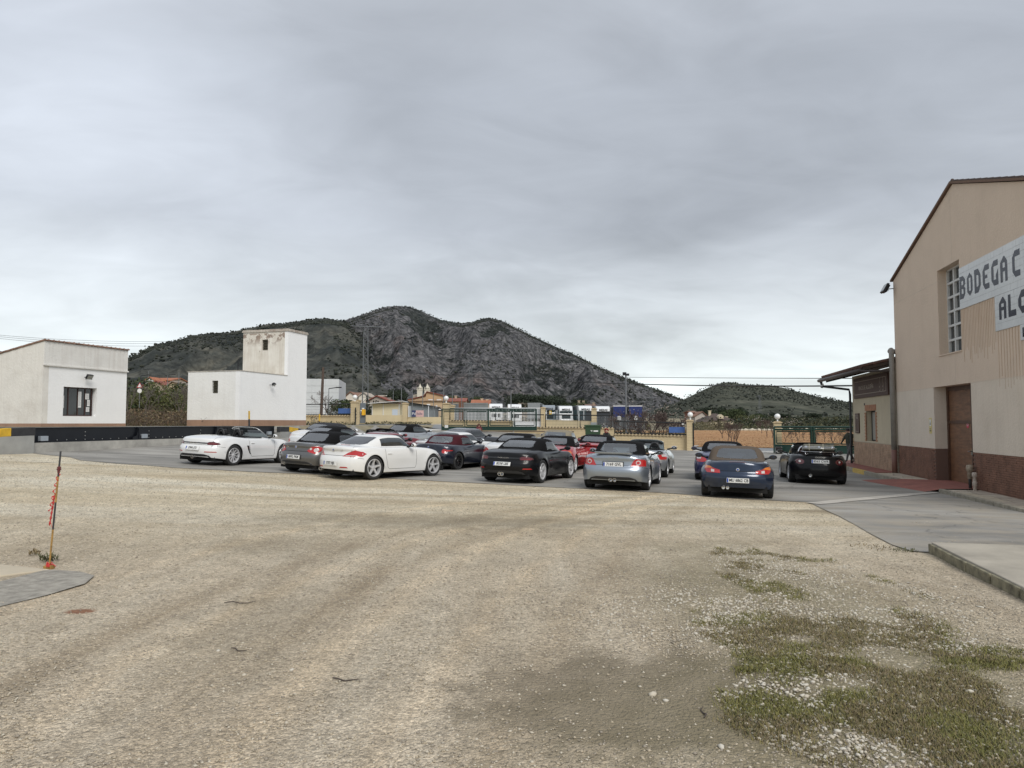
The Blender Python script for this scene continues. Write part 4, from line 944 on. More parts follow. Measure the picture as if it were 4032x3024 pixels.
    if hoops:
        hb = MB(); zd = S['_zc'](S['ck'][0])-.03
        for ycs in (.36, -.36):
            hb = MB(); hb.tube([(sxp-.20, ycs+.15*math.cos(PI*k/10)*1.05, zd+ (.0 if k in (0, 10) else .04)+.23*math.sin(PI*k/10)) for k in range(11)], .03, 8)
            if hoops == 'filled': hb.tube([(sxp-.17, ycs+.13*math.cos(PI*k/10), zd+.20*math.sin(PI*k/10)) for k in range(11)], .045, 6)
            hb.build('roll_hoop', chrome_m if hoops == 'chrome' else plas_m, root, smooth=True)

    # mirrors
    mx = S['tw']-ro-.30
    for s_ in (1, -1):
        mm = MB(); yy = W/2-.03; mm.sphere((mx+.02, s_*(yy+.13), .985), (.075, .105, .068), 14, 9, 0); mm.tube([(mx, s_*(yy-.12), .92), (mx+.01, s_*(yy+.06), .965)], [.035, .028], 6, mi=1)
        mo = mm.build('mirror', [mirrors or body, plas_m], root, smooth=True)
        mg = MB(); mg.add([(mx-.050, s_*(yy+.13)+.080*math.cos(2*PI*k/14), .985+.050*math.sin(2*PI*k/14)) for k in range(14)], [tuple(range(14))]); mg.X = None
        mg.build('mirror_glass', gloss_m, mo)
    # wheels
    wk = dict(wheels or {}); trk = W/2-.118
    for xw in (0, wb):
        for s_ in (1, -1): make_wheel(root, xw, s_*trk, r, s_, steer=steer if xw else 0, **wk)
    # panel gaps
    sm = MB(); d0, d1 = S['tp']-ro+.02, S['tw']-ro-.02
    d0 = max(d0, S['Ra']*.98+.02) ; d1 = min(max(d1, d0+1.0), wb-S['Ra']-.12)
    zde = S['_ze']((d0+d1)/2+ro)-.03
    for ax in ('right', 'left'):
        strip(sm, bvh, [(d0, zde), (d0+.01, .62), (d0+.10, .34), (d0+.16, .29), (d1-.04, .29), (d1, .36), (d1+.01, zde)], ax, .009)
        strip(sm, bvh, [(S['Ra']-ro*0-.0+.0, .5), ], ax) if False else None
        strip(sm, bvh, [(-ro+.12, .66), (-S['Ra']-.02, .60)], ax, .008)
    wd = .66; zl_ = S['_zc'](.1)-.02
    strip(sm, bvh, [(-wd, zl_-.05), (-wd+.06, .68), (wd-.06, .68), (wd, zl_-.05)], 'rear', .010)
    strip(sm, bvh, [(-ro+.10, -wd), (S['tr']-ro-.03, -.60)], 'top', .009); strip(sm, bvh, [(-ro+.10, wd), (S['tr']-ro-.03, .60)], 'top', .009)
    if sm.v: sm.build('panel_gaps', seam_m, root)
    for ax in ('right', 'left'):
        hd = MB(); q = conform(bvh, [(d0+.16, .74)], ax, 0)[0]
        if q is not None: hd.cbox((q.x, q.y+(.012 if q.y > 0 else -.012), q.z), (.17, .03, .028))
        if hd.v: hd.build('door_handle', body, root, bevel=.008)
    fuel = None
    # lower rear apron
    if bumper:
        patch('rear_apron', bvh, [(-.66, .27), (.66, .27), (.60, .335), (.45, .375), (-.45, .375), (-.60, .335)], 'rear', plas_m, root, .010, .06, .03)
    # number plate
    if plate_z:
        q = conform(bvh, [(0, plate_z), (0, plate_z+.08)], 'rear', .014)
        if q[0] is not None:
            pr = MB(); pr.box(-.015, 0, -.265, .265, -.058, .058); po = pr.build('number_plate', plate_m, root, bevel=.004)
            sl = (q[1].x-q[0].x)/.08; po.location = q[0]; po.rotation_euler = (0, math.atan(sl)*.8, 0)
            eb = MB(); eb.box(-.018, -.0155, .222, .258, -.05, .05); eb.build('blue_band', plateblue_m, po)
            if plate: text('characters', plate, .105, ink_m, po, (-.0175, -.02, 0), (PI/2, 0, -PI/2), .0015, .92 if len(plate) < 9 else .80, offset=.0022, space=1.02)
            fr = MB(); fr.box(-.008, .01, -.285, .285, -.075, .075); fr.build('plate_recess', plas_m if kw.get('dark_recess') else body, po, bevel=.006)
    # tail lights
    def pl(x, y): return (x, y)
    hwid = W/2
    if tail == 'bar':      # slim smoked lamps joined by a black strip
        lamp_pair(bvh, [(.47, .735), (.55, .775), (.68, .785), (.80, .745), (.83, .70), (.76, .675), (.52, .68)], redd_m, root)
        lamp_pair(bvh, [(.54, .715), (.76, .725), (.77, .705), (.55, .70)], mat('tail_dim', (.22, .02, .02), .15, coat=1), root, 'light_tube', .014, th=.008)
        patch('light_strip', bvh, [(-.50, .715), (.50, .715), (.50, .752), (-.50, .752)], 'rear', gloss_m, root, .012, .08, .02)
        text('lettering', 'P O R S C H E', .045, chrome_m, root, conform(bvh, [(0, .733)], 'rear', .016)[0], (PI/2, 0, -PI/2), .002, 1.25)
        strip_m = MB(); strip_m.box(-.001, 0, 0, .001, 0, .001)
    elif tail == 'round2':  # teardrop lamp with a bright round inner lens
        lamp_pair(bvh, [(.44, .70), (.52, .66), (.70, .62), (.80, .70), (.82, .80), (.74, .85), (.56, .83)], red_m, root)
        for s_ in (1, -1): disc_on(bvh, s_*.70, .735, .062, clear_m, root, 'lens'); disc_on(bvh, s_*.55, .765, .035, clear_m, root, 'lens')
    elif tail == 'wing':   # tapering lamp pointing inward
        lamp_pair(bvh, [(.40, .665), (.55, .665), (.86, .665), (.88, .74), (.84, .80), (.72, .845), (.55, .77)], red_m, root)
        lamp_pair(bvh, [(.47, .680), (.78, .680), (.78, .700), (.50, .700)], clear_m, root, 'reverse_light', .013, th=.008)
    elif tail == 'lshape':
        lamp_pair(bvh, [(.42, .625), (.74, .625), (.80, .70), (.78, .80), (.66, .775), (.56, .73), (.43, .70)], red_m, root)
        lamp_pair(bvh, [(.80, .72), (.785, .805), (.66, .78), (.60, .745), (.66, .735)], amber_m, root, 'indicator', .013, th=.008)
        lamp_pair(bvh, [(.56, .645), (.64, .645), (.64, .715), (.56, .70)], clear_m, root, 'reverse_light', .015, th=.008)
    elif tail == 'square':
        lamp_pair(bvh, [(.46, .665), (.84, .665), (.83, .835), (.60, .865), (.53, .80)], red_m, root)
        for s_ in (1, -1): disc_on(bvh, s_*.655, .76, .062, clear_m, root, 'lens', off=.014); disc_on(bvh, s_*.655, .76, .040, red_m, root, 'lens', off=.020)
    elif tail == 'oval':
        lamp_pair(bvh, [(.54+.13*math.cos(2*PI*k/16)+.06, .72+.085*math.sin(2*PI*k/16)) for k in range(16)], redd_m if kw.get('smoked') else red_m, root)
        for s_ in (1, -1): disc_on(bvh, s_*.60, .73, .035, clear_m, root, 'lens', off=.013)
    elif tail == 'small':
        for s_ in (1, -1): disc_on(bvh, s_*.62, .68, .075, red_m, root, 'tail_light')
        lamp_pair(bvh, [(.64, .65), (.82, .69), (.83, .72), (.66, .73)], red_m, root)
    elif tail == 'drop':   # lamp wrapping the corner
        lamp_pair(bvh, [(.50, .66), (.62, .62), (.84, .62), (.86, .72), (.80, .80), (.62, .79), (.52, .73)], red_m, root)
        lamp_pair(bvh, [(.70, .72), (.84, .72), (.79, .795), (.68, .785)], amber_m if kw.get('amber') else clear_m, root, 'indicator', .013, th=.008)
    # headlights
    for s_ in (1, -1):
        patch('headlight', bvh, [(s_*p[0], p[1]) for p in ((.50, .56), (.70, .56), (.80, .62), (.78, .70), (.60, .69))], 'front', clear_m, root, .006, .05, .02)
    if kw.get('reflect'):
        lamp_pair(bvh, kw['reflect'], red_m, root, 'reflector', .010)
    if kw.get('third'):
        patch('third_brake_light', bvh, [(-ro+kw['third'], -.20), (-ro+kw['third']+.05, -.17), (-ro+kw['third']+.05, .17), (-ro+kw['third'], .20)], 'top', redd_m if kw.get('third_dark') else red_m, root, .006, .05, .012)
    if exhaust:
        for (y_, z_, rr_) in exhaust:
            eo = MB(); q = conform(bvh, [(y_, .40)], 'rear', 0)[0]; xe = q.x if q else -ro
            eo.lathe([(rr_, .14), (rr_, -.02), (rr_*.8, -.02), (rr_*.8, .13), (0, .13)], 14, 'X', (xe+.02, y_, z_))
            eo.build('exhaust', chrome_m, root, smooth=True, autos=30)
    if kw.get('badge'):
        bz = kw['badge']; q = conform(bvh, [(0, bz)], 'rear', .006)[0]
        bd = MB(); bd.lathe([(.0, -.008), (.030, -.008), (.041, -.004), (.041, .01)], 18, 'X', (q.x, 0, q.z)); bd.lathe([(.0, -.0095), (.028, -.0095)], 4, 'X', (q.x, 0, q.z), mi=1); bd.build('badge', [chrome_m, plateblue_m], root)
    for (s_, y_, z_, sz) in kw.get('texts', []):
        q = conform(bvh, [(y_, z_)], 'rear', .006)[0]
        if q: text('lettering', s_, sz, chrome_m, root, q, (PI/2, 0, -PI/2), .002, 1.2)
    if kw.get('vent'):      # air intake behind the doors
        for ax, sg in (('right', 1), ('left', 1)):
            patch('side_intake', bvh, [(d0-.13, .66), (d0-.03, .66), (d0+.02, .46), (d0+.10, .36), (d0+.03, .38), (d0-.06, .50)], ax, gloss_m, root, .006, .04, .015)
    if kw.get('aerial'):
        q = conform(bvh, [(.35, kw['aerial'])], 'top', 0)[0]; am = MB(); am.tube([q, q+Vector((-.05, 0, .26))], [.012, .004], 6); am.build('aerial', plas_m, root)
    if kw.get('spoiler'):
        sp_ = MB(); zz = S['_zc'](.15); sp_.prism([(-ro+.04, zz+.0), (-ro+.30, zz+.015), (-ro+.30, zz+.045), (-ro+.02, zz+.055)], -.50, .50, 'XZ'); sp_.build('spoiler', body, root, bevel=.012)
    if extra: extra(root, S, bvh)
    return root
def place(S0, yaw, px=None, wheel='rr', xy=None, over=None):
    """rear axle centre on the ground: from where a rear tyre touches down, or from plan coordinates; returns position and z rotation"""
    S = dict(ST[S0]); S.update(over or {})
    rz = PI/2-math.radians(yaw)
    if px:
        g_ = gp(*px); s_ = -1 if wheel == 'rr' else 1; off = Matrix.Rotation(rz, 3, 'Z') @ Vector((0, s_*(S['W']/2-.12), 0)); p = Vector((g_.x, g_.y, 0))-off
    else: p = Vector((xy[0], xy[1], 0))
    h = Vector((math.cos(rz), math.sin(rz), 0)); l_ = Vector((-h.y, h.x, 0)); wb = S['wb']; hw = .75
    z = lambda q: gz(q.x, q.y)
    zr = (z(p+l_*hw)+z(p-l_*hw))/2; f_ = p+h*wb; zf = (z(f_+l_*hw)+z(f_-l_*hw))/2
    pitch = -math.atan((zf-zr)/wb); roll = math.atan(((z(p+l_*hw)+z(f_+l_*hw))-(z(p-l_*hw)+z(f_-l_*hw)))/2/(2*hw))
    return Vector((p.x, p.y, zr+.012)), rz, pitch, roll
def car(S0, yaw, label, px=None, wheel='rr', xy=None, **kw):
    pos, rz, pitch, roll = place(S0, yaw, px, wheel, xy, kw.get('S'))
    o = build_car(kw.pop('name', 'roadster'), S0, pos, rz, label, **kw)
    o.rotation_euler = (roll, pitch, rz)
    return o
white = paint('white', (.74, .74, .73)); warm_white = paint('warm_white', (.74, .735, .715)); black = paint('black', (.006, .006, .007)); navy = paint('navy', (.004, .016, .045), .4); dkblue = paint('blue', (.010, .016, .10), .4)
red = paint('red', (.36, .012, .016)); dkred = paint('soul_red', (.20, .012, .018), .4); grey = paint('grey', (.13, .128, .125), .65, .32); silver = paint('silver', (.33, .37, .42), .8, .34); silver2 = paint('bright_silver', (.46, .48, .49), .75, .3); midnight = paint('midnight', (.010, .014, .028), .4)
darkgrey = paint('dark_grey', (.045, .046, .05), .6, .3)
W5 = dict(spokes=5, style='star'); W10 = dict(spokes=10, rr=.25, w=.26)
car('mid', 22, 'white open-top roadster with black headrests and ten-spoke wheels beside the weighbridge', px=(909, 1834), top=('open', 'black'), body=white, tail='bar', plate='2900 JTS', plate_z=.56, wheels=W10, hoops='filled', vent=True, exhaust=[(0, .27, .05)],
    S=dict(framemat=white), reflect=[(.46, .44), (.80, .44), (.78, .465), (.48, .465)])
car('long', 28, 'metallic grey roadster with black soft top and round tail lamps beside the open white one', xy=(-6.35, 23.0), body=grey, tail='round2', plate='0892 FKM', plate_z=.50, wheels=dict(spokes=10), exhaust=[(.52, .28, .04), (.42, .28, .04)], badge=.80, aerial=-.25, texts=[('Z4', .36, .80, .07)])
car('long_hard', 37, 'white roadster with closed white hard top and five-spoke star wheels, front row', px=(1462, 1889), top=('hard', 'paint_warm_white'), body=warm_white, tail='wing', plate='1737 HJS', plate_z=.46, wheels=dict(spokes=5, style='star', rr=.255, w=.25), exhaust=[(.60, .26, .045), (.50, .26, .045)],
    badge=.83, third=.52, texts=[('Z4', -.34, .83, .07)], reflect=[(.36, .335), (.62, .335), (.58, .37), (.40, .37)], glass=glassd_m, S=dict(rw=(.99, 1.215, .60), w0=1.28), bumper=False)
car('mid', 24, 'black roadster with black soft top and slim joined tail lamps, middle of the front row', px=(2122, 1903), body=black, tail='bar', plate='8358 LBS', plate_z=.56, wheels=dict(spokes=5, style='double', rr=.245, w=.26), exhaust=[(0, .27, .055), (.08, .27, .055)], vent=True, reflect=[(.60, .42), (.82, .42), (.80, .45), (.62, .45)])
car('boat', 18, 'silver blue roadster with black soft top and winged badge on the tail', px=(2541, 1931), body=silver, tail='square', plate='7169 GVL', plate_z=.70, dark_recess=True, wheels=dict(spokes=5, style='double', rr=.24), exhaust=[(.055, .29, .05), (-.055, .29, .05)], texts=[('CROSSFIRE', 0, .88, .045)], spoiler=True, S=dict(zc=ST['boat']['zc']))
car('classic', 15.5, 'dark navy roadster with tan soft top and amber and red tail lamps', px=(3023, 1963), top=('soft', 'tan'), body=navy, tail='lshape', plate='MU 6862 CB', plate_z=.46, wheels=dict(spokes=5, style='star'), exhaust=[(.34, .27, .04), (.24, .27, .04)], badge=.72, third=.12, third_dark=True, aerial=.55, texts=[('2.8', -.50, .72, .05)], bumper=False)
def tt_extra(root, S, bvh):
    rk = MB(); z0 = .96
    for s_ in (.42, -.42):
        rk.tube([(-.62, s_, z0-.02), (-.55, s_, z0+.06), (-.05, s_, z0+.09), (.10, s_, z0+.02)], .012, 6)
    for x_ in (-.55, -.3, -.05): rk.tube([(x_, .50, z0+.08), (x_, -.50, z0+.08)], .010, 6)
    rk.tube([(-.58, .50, z0+.10), (-.60, .52, z0+.20), (-.60, -.52, z0+.20), (-.58, -.50, z0+.10)], .010, 6)
    rk.build('luggage_rack', chrome_m, root, smooth=True)
rt = car('round', 14, 'black open-top roadster with chrome roll hoops and a luggage rack', px=(3118, 1899), wheel='rl', top=('open', 'black'), body=black, tail='oval', smoked=True, plate='8563 CWR', plate_z=.735, wheels=dict(spokes=6), hoops='chrome', seats=seatred_m, exhaust=[(.30, .28, .05)], extra=tt_extra, texts=[('OOOO', 0, .865, .075)], aerial=.72, bumper=False)
sc_root = thing('suitcase', 'old grey metal-edged suitcase strapped on the rack of the black open roadster', 'suitcase'); sc_root.matrix_world = Matrix.Identity(4)
M_ = Matrix.Translation(rt.location) @ rt.rotation_euler.to_matrix().to_4x4() @ Matrix.Translation((-.30, 0, 1.06)) @ Matrix.Rotation(math.radians(12), 4, 'Y')
sc_root.location = M_.to_translation(); sc_root.rotation_euler = M_.to_euler()
cas = mat('suitcase_grey', (.17, .165, .13), .6, var=.3, vscale=14); mb = MB(); mb.box(-.24, .24, -.47, .47, 0, .19); mb.build('shell', cas, sc_root, bevel=.03)
mb = MB(); mb.box(-.246, .246, -.475, .475, .088, .102); mb.build('metal_edge', chrome_m, sc_root, bevel=.003)
for y_ in (-.40, 0, .40):
    mb = MB(); mb.box(-.252, -.238, y_-.022, y_+.022, .07, .12); mb.build('clasp', chrome_m, sc_root)
for y_ in (-.12, .30):
    mb = MB(); mb.box(-.252, .25, y_-.014, y_+.014, .188, .196); mb.box(-.256, -.246, y_-.014, y_+.014, -.02, .196); mb.build('strap', mat('pale_strap', (.45, .42, .32), .8), sc_root)
car('mid_old', 16, 'deep blue roadster with black soft top half hidden behind the navy one', px=(2751, 1888), wheel='rl', body=dkblue, tail='drop', wheels=dict(spokes=10), plate_z=.55, plate=None)
car('classic', 17, 'bright silver open-top roadster behind the silver blue one', px=(2616, 1880), top=('open', 'black'), body=silver2, tail='drop', wheels=dict(spokes=5, style='star'), seats=seat_m, hoops=True, plate_z=.5, S=dict(framemat=silver2, side_glass=False), mirrors=chrome_m)
car('mid_old', 17, 'red roadster with black soft top behind the black one', px=(2254, 1862), body=red, tail='drop', amber=True, wheels=dict(spokes=5, style='double', rr=.23), plate_z=.5, vent=True)
car('mid_old', 18, 'bright red roadster with black soft top nearest the green waste container', xy=(3.25, 29.3), body=red, tail='drop', plate_z=.5, spoiler=True, S=dict(zc=[(0, .80), (.10, .88), (.5, .98), (1.05, 1.0), (1.6, .94), (2.7, .915), (3.3, .82), (3.9, .68), (4.32, .5)]))
car('mid', 20, 'white roadster with black soft top just behind the black one', xy=(-.15, 28.2), body=white, tail='drop', plate_z=.55, wheels=W10)
car('mid_old', 18, 'roadster with beige soft top behind the two red ones', xy=(1.85, 33.0), top=('soft', 'beige'), body=silver2, tail='drop', plate_z=.5)
car('small', 28, 'midnight blue roadster with burgundy soft top and black wheels', px=(1795, 1850), top=('soft', 'burgundy'), body=midnight, tail='small', plate_z=.5, wheels=dict(spokes=10, dark=True, rr=.225), badge=.80)
car('long_hard', 38, 'white coupe-roadster with dark glass roof and silver mirrors, second row', xy=(-2.9, 28.6), top=('hard', 'paint_white'), body=white, tail='drop', plate_z=.5, wheels=dict(spokes=5, style='double', dark=False), glass=glassd_m, S=dict(rw=(.97, 1.30, .66), w0=1.3, L=4.13, wb=2.43), mirrors=silver2, vent=False)
car('long_hard', 36, 'dark grey roadster with dark roof beyond the white coupe-roadster', xy=(-2.7, 32.6), top=('hard', 'paint_dark_grey'), body=darkgrey, tail='wing', plate_z=.5, wheels=dict(spokes=5))
car('small', 36, 'dark red fastback roadster with black roof panel, middle of the second row', xy=(-5.5, 27.6), top=('hard', 'paint_soul_red'), body=dkred, tail='small', plate_z=.5, wheels=dict(spokes=10, dark=True), mirrors=gloss_m, S=dict(rw=(.93, 1.14, .50)), glass=glassd_m)
car('small', 36, 'dark red open-top roadster whose windscreen and seats show behind the red fastback', xy=(-6.2, 31.0), top=('open', 'black'), body=dkred, tail='small', plate_z=.5, hoops=True)
car('long', 38, 'silver roadster with black soft top farthest back, in front of the road', xy=(-5.7, 35.6), body=silver2, tail='round2', plate_z=.5)
car('mid', 33, 'white roadster with black soft top between the grey roadster and the weighbridge ramp', xy=(-8.1, 29.6), body=white, tail='drop', plate_z=.55)
car('mid_old', 33, 'white roadster with faded grey soft top, farthest back on the left', xy=(-9.05, 32.8), top=('soft', 'grey'), body=white, tail='drop', plate_z=.5)
# ------------------------------------------------------------------ the white buildings on the left
def stucco(name, col, var=.1, streak=.0, dirt=(.35, .30, .24), dk=.0, bump=.5, bs=9):
    m, t, b = newmat(name); P0 = pos_nodes(t)
    a_ = noise_n(t, P0, 1.1, 6, .6); s_ = noise_n(t, pos_nodes(t, (7, 7, .35)), 1.0, 5, .6); f_ = noise_n(t, P0, 22, 4, .6)
    c = ramp(t, a_, [(.3, tuple(x*(1-var) for x in col)), (.5, col), (.7, tuple(min(1, x*(1+var*.5)) for x in col))])
    if streak: c = mixc(t, ramp(t, s_, [(.46, 0), (.68, streak)]), c, dirt)
    if dk: c = mixc(t, ramp(t, noise_n(t, P0, .7, 7, .7), [(.5, 0), (.72, dk)]), c, dirt)
    L(t, c, b.inputs['Base Color']); b.inputs['Roughness'].default_value = .92; b.inputs['Specular IOR Level'].default_value = .2
    bp = N(t, 'ShaderNodeBump'); bp.inputs['Strength'].default_value = bump; bp.inputs['Distance'].default_value = .03
    L(t, noise_n(t, P0, bs, 5, .6), bp.inputs['Height']); L(t, bp.outputs[0], b.inputs['Normal']); return m
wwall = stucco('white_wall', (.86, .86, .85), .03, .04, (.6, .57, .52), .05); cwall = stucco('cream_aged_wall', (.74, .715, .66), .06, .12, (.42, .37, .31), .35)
plinth_m = stucco('plinth_brown', (.34, .22, .155), .15, .2, (.2, .13, .1), .2)
tile_m = mat('roof_tile', (.27, .17, .13), .85, var=.45, vscale=3, bump=.3, bscale=20); glassw = mat('window_glass', (.025, .028, .03), .08, spec=.6, coat=.3)
iron_m = mat('brown_iron', (.045, .02, .015), .5); dkmetal = mat('dark_metal', (.012, .013, .016), .42, .2); steel_bolt = mat('bolt_steel', (.6, .6, .58), .35, 1)
def frame_at(name, label, cat, p, xdir, z=None, group=None):
    """an Empty whose local x runs along xdir"""
    return thing(name, label, cat, (p.x, p.y, z if z is not None else gz(p.x, p.y)), math.atan2(xdir[1], xdir[0]), group)
def floodlight(name, label, loc, rz, tilt=.5, size=.26):
    t_ = thing(name, label, 'floodlight', loc, rz, 'floodlights on the walls')
    R_ = Matrix.Rotation(tilt, 3, 'X'); mb = MB(); mb.cbox((0, -.32, 0), (size, .09, size*.72), R_); mb.build('housing', dkmetal, t_, bevel=.01)
    for k in range(5):
        f_ = MB(); f_.cbox(Vector((size*(-.36+.18*k), -.32, 0))+R_ @ Vector((0, .07, 0)), (.012, .06, size*.6), R_); f_.build('cooling_fin', dkmetal, t_)
    lg = MB(); lg.cbox(Vector((0, -.32, 0))+R_ @ Vector((0, -.048, 0)), (size*.85, .008, size*.6), R_); lg.build('lens', mat('floodlight_lens', (.35, .36, .34), .2), t_)
    ar = MB(); ar.tube([(0, 0, -.02), (0, -.16, -.03), (0, -.30, -.08)], .018, 6); ar.tube([(-size*.55, -.31, .0), (-size*.55, -.27, -.14), (size*.55, -.27, -.14), (size*.55, -.31, 0)], .010, 5); ar.build('bracket', dkmetal, t_); return t_
# -- small building with the office window: local x along the window wall (away from the camera), local y into the building
def lframe(ax, ay):
    return Vector((ax, ay, 0)), Vector((.295, .9555, 0)), Vector((-.9555, .295, 0))
c0 = at(163, 1666, 35.0); ctr, gx_, gy_ = lframe(c0.x, c0.y)
Z0 = 1.55
off = frame_at('weighing_office', 'white rendered weighing office with a tiled roof and paper notices in its window', 'building', ctr, gx_, Z0)
hW = at(163, 1340, 35.0).z-Z0; LEN = 5.05; DEP = 7.0
def wall_with_hole(mb, L_, h, hole, y0, y1, mi=None):
    a, b_, z0, z1 = hole
    mb.box(0, a, y0, y1, 0, h, mi); mb.box(b_, L_, y0, y1, 0, h, mi); mb.box(a, b_, y0, y1, 0, z0, mi); mb.box(a, b_, y0, y1, z1, h, mi)
wz0, wz1 = at(240, 1638, 36.3).z-Z0, at(240, 1523, 36.3).z-Z0
wx0, wx1 = 1.15, 3.0
mb = MB(); wall_with_hole(mb, LEN, hW-.02, (wx0, wx1+.12, wz0, wz1), 0, .3); mb.build('front_wall', wwall, off)
mb = MB(); gp_ = [(0.002, 0), (DEP, 0), (DEP, hW-1.35), (.002, hW-.02)]
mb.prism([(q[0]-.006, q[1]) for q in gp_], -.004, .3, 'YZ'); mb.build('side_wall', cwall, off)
mb = MB(); mb.prism(gp_, LEN-.3, LEN, 'YZ'); mb.box(0, LEN, DEP-.3, DEP, 0, hW-1.4); mb.build('rear_wall', wwall, off)
mb = MB(); mb.box(-.008, LEN+.008, -.008, .0, 0, .17); mb.box(-.008, 0, 0, DEP, 0, .17); mb.build('plinth', plinth_m, off)
zc_ = at(163, 1437, 35).z-Z0
mb = MB(); mb.box(-.03, LEN+.04, -.09, 0, zc_-.02, zc_+.05); mb.box(0, LEN, -.045, -.001, zc_+.05, hW-.03); mb.build('cornice', stucco('parapet_white', (.72, .705, .665), .07, .25, (.45, .40, .35), .15), off)
rf_ = MB(); rf_.prism([(-.12, hW-.0), (DEP+.1, hW-1.36), (DEP+.1, hW-1.30), (-.12, hW+.05)], -.06, LEN+.04, 'YZ'); rfo = rf_.build('roof', tile_m, off)
for k in range(18):
    t_ = MB(); x_ = k*.285; t_.tube([(x_+.14, -.13, hW+.03), (x_+.14, .45, hW-.08)], .05, 8); t_.build('tile', tile_m, rfo)
for k in range(14):
    t_ = MB(); y_ = -.1+k*.5; t_.tube([(-.02, y_, hW+.02-y_*.195), (-.02, y_+.48, hW+.01-(y_+.48)*.195)], .05, 8); t_.build('tile', tile_m, rfo)
wf = MB(); yy = .20
wf.box(wx0, wx1, yy, yy+.05, wz0, wz0+.06); wf.box(wx0, wx1, yy, yy+.05, wz1-.06, wz1); 
wo_ = wf.build('window', iron_m, off)
for x_ in (wx0, wx0+.42, wx0+.98, wx0+1.42, wx1-.05):
    mm = MB(); mm.box(x_, x_+.05, yy-.01, yy+.06, wz0+.06, wz1-.06); mm.build('mullion', iron_m, wo_)
for (a, b_) in ((wx0+.05, wx0+.42), (wx0+.47, wx0+.98), (wx0+1.03, wx0+1.42), (wx0+1.47, wx1-.05)):
    mm = MB(); mm.box(a, b_, yy+.02, yy+.03, wz0+.06, wz1-.06); mm.build('pane', glassw, wo_)
ht = wz1-wz0; paper = mat('paper', (.72, .72, .70), .8); ptext = mat('print', (.22, .22, .23), .8)
for (a, b_, c_, d_) in ((.02, .20, .28, .70), (1.02, 1.20, .30, .86), (1.44, 1.66, .60, .80), (1.56, 1.72, .36, .58), (1.50, 1.70, .16, .32)):
    mm = MB(); mm.box(wx0+a, wx0+b_, yy-.016, yy-.012, wz0+c_*ht, wz0+d_*ht); po = mm.build('notice', paper, wo_)
    ln = MB(); z_ = wz0+d_*ht-.05
    while z_ > wz0+c_*ht+.05: ln.box(wx0+a+.02, wx0+b_-.02-random.random()*.05, yy-.0175, yy-.0162, z_-.012, z_); z_ -= .038
    ln.build('print_lines', ptext, po)
mm = MB(); mm.box(wx0-.1, wx1+.1, .3, 2.5, wz0-.1, wz0-.05); mm.box(wx0+.5, wx0+.9, .35, .6, wz0-.05, wz0+.3); mm.build('desk', mat('desk_wood', (.06, .045, .035), .6), off)
def wpt(fr, x, y, z): return Vector(fr.location)+Matrix.Rotation(fr.rotation_euler.z, 3, 'Z') @ Vector((x, y, z))
fl_ = floodlight('floodlight', 'black floodlight above the office window of the small white building', wpt(off, 2.35, 0, at(350, 1483, 37).z-Z0), off.rotation_euler.z, .6, .34)
# far-left shed roof peeping over the office
far_shed = thing('farm_shed', 'grey-roofed shed just visible over the left end of the white office', 'building', (-48, 58, gz(-48, 58)), .3)
mb = MB(); mb.box(-7, 7, 0, 8, 0, 5.6); mb.build('wall', stucco('shed_wall', (.5, .47, .4)), far_shed); mb = MB(); mb.prism([(-7.4, 5.6), (7.4, 5.6), (7.4, 5.8), (0, 7.4), (-7.4, 5.8)], -.3, 8.3, 'XZ'); mb.build('roof', mat('sheet_roof', (.12, .125, .13), .5, var=.1), far_shed)
# -- building with the tower
c1 = at(941, 1672, 43.0); ctr, gx_, gy_ = lframe(c1.x, c1.y)
Z1 = at(941, 1671, 43).z-.18
tb = frame_at('tower_building', 'white rendered block with a square peeling tower and brown plinth', 'building', ctr, gx_, Z1)
hB = at(944, 1460, 43).z-Z1; LB, WB, tx0, TW = 7.0, 3.75, 4.78, 3.5
mb = MB(); mb.box(0, LB, .0, .3, 0, hB); mb.box(LB-.3, LB, .3, WB, 0, hB); mb.box(.3, LB-.3, WB-.3, WB, 0, hB); mb.build('side_wall', wwall, tb)
lw0, lw1 = 1.55, 1.98; lz0, lz1 = at(830, 1548, 43.3).z-Z1, at(830, 1498, 43.3).z-Z1
fwm = stucco('front_wall_white', (.80, .795, .765), .04, .08, (.5, .46, .4), .15)
mb = MB(); mb.box(.002, .3, .3, lw0, 0, hB-.001); mb.box(.002, .3, lw1, WB, 0, hB-.001); mb.box(.002, .3, lw0, lw1, 0, lz0); mb.box(.002, .3, lw0, lw1, lz1, hB-.001); mb.box(.002, .3, .001, .3, 0, hB-.001); mb.build('front_wall', fwm, tb)
mb = MB(); mb.box(.3, LB-.3, .3, WB-.3, hB-.25, hB-.1); mb.box(-.03, tx0, -.03, WB+.03, hB, hB+.04); mb.build('roof', stucco('coping', (.5, .47, .42), .2, .4, (.2, .17, .14), .3), tb)
mb = MB(); pz = at(941, 1653, 43).z-Z1; mb.box(-.012, 0, -.012, WB, 0, pz); mb.box(-.012, LB+.01, -.012, -.001, 0, pz); mb.build('plinth', plinth_m, tb)
def louvre(par, horiz, a0, a1, z0, z1, dep, n=8):
    """slatted window set in a wall facing local -x"""
    f_ = MB(); f_.box(dep, dep+.02, a0, a1, z0, z1); wo = f_.build('window', mat('louvre_dark', (.03, .027, .02), .9), par)
    for k in range(n):
        s_ = MB(); z_ = z0+(k+.5)*(z1-z0)/n; s_.cbox((dep-.05, (a0+a1)/2, z_), (.09, a1-a0-.01, .012), Matrix.Rotation(.7, 3, 'Y')); s_.build('slat', mat('louvre_slat', (.12, .115, .085), .7), wo)
louvre(tb, 0, lw0, lw1, lz0, lz1, .16)
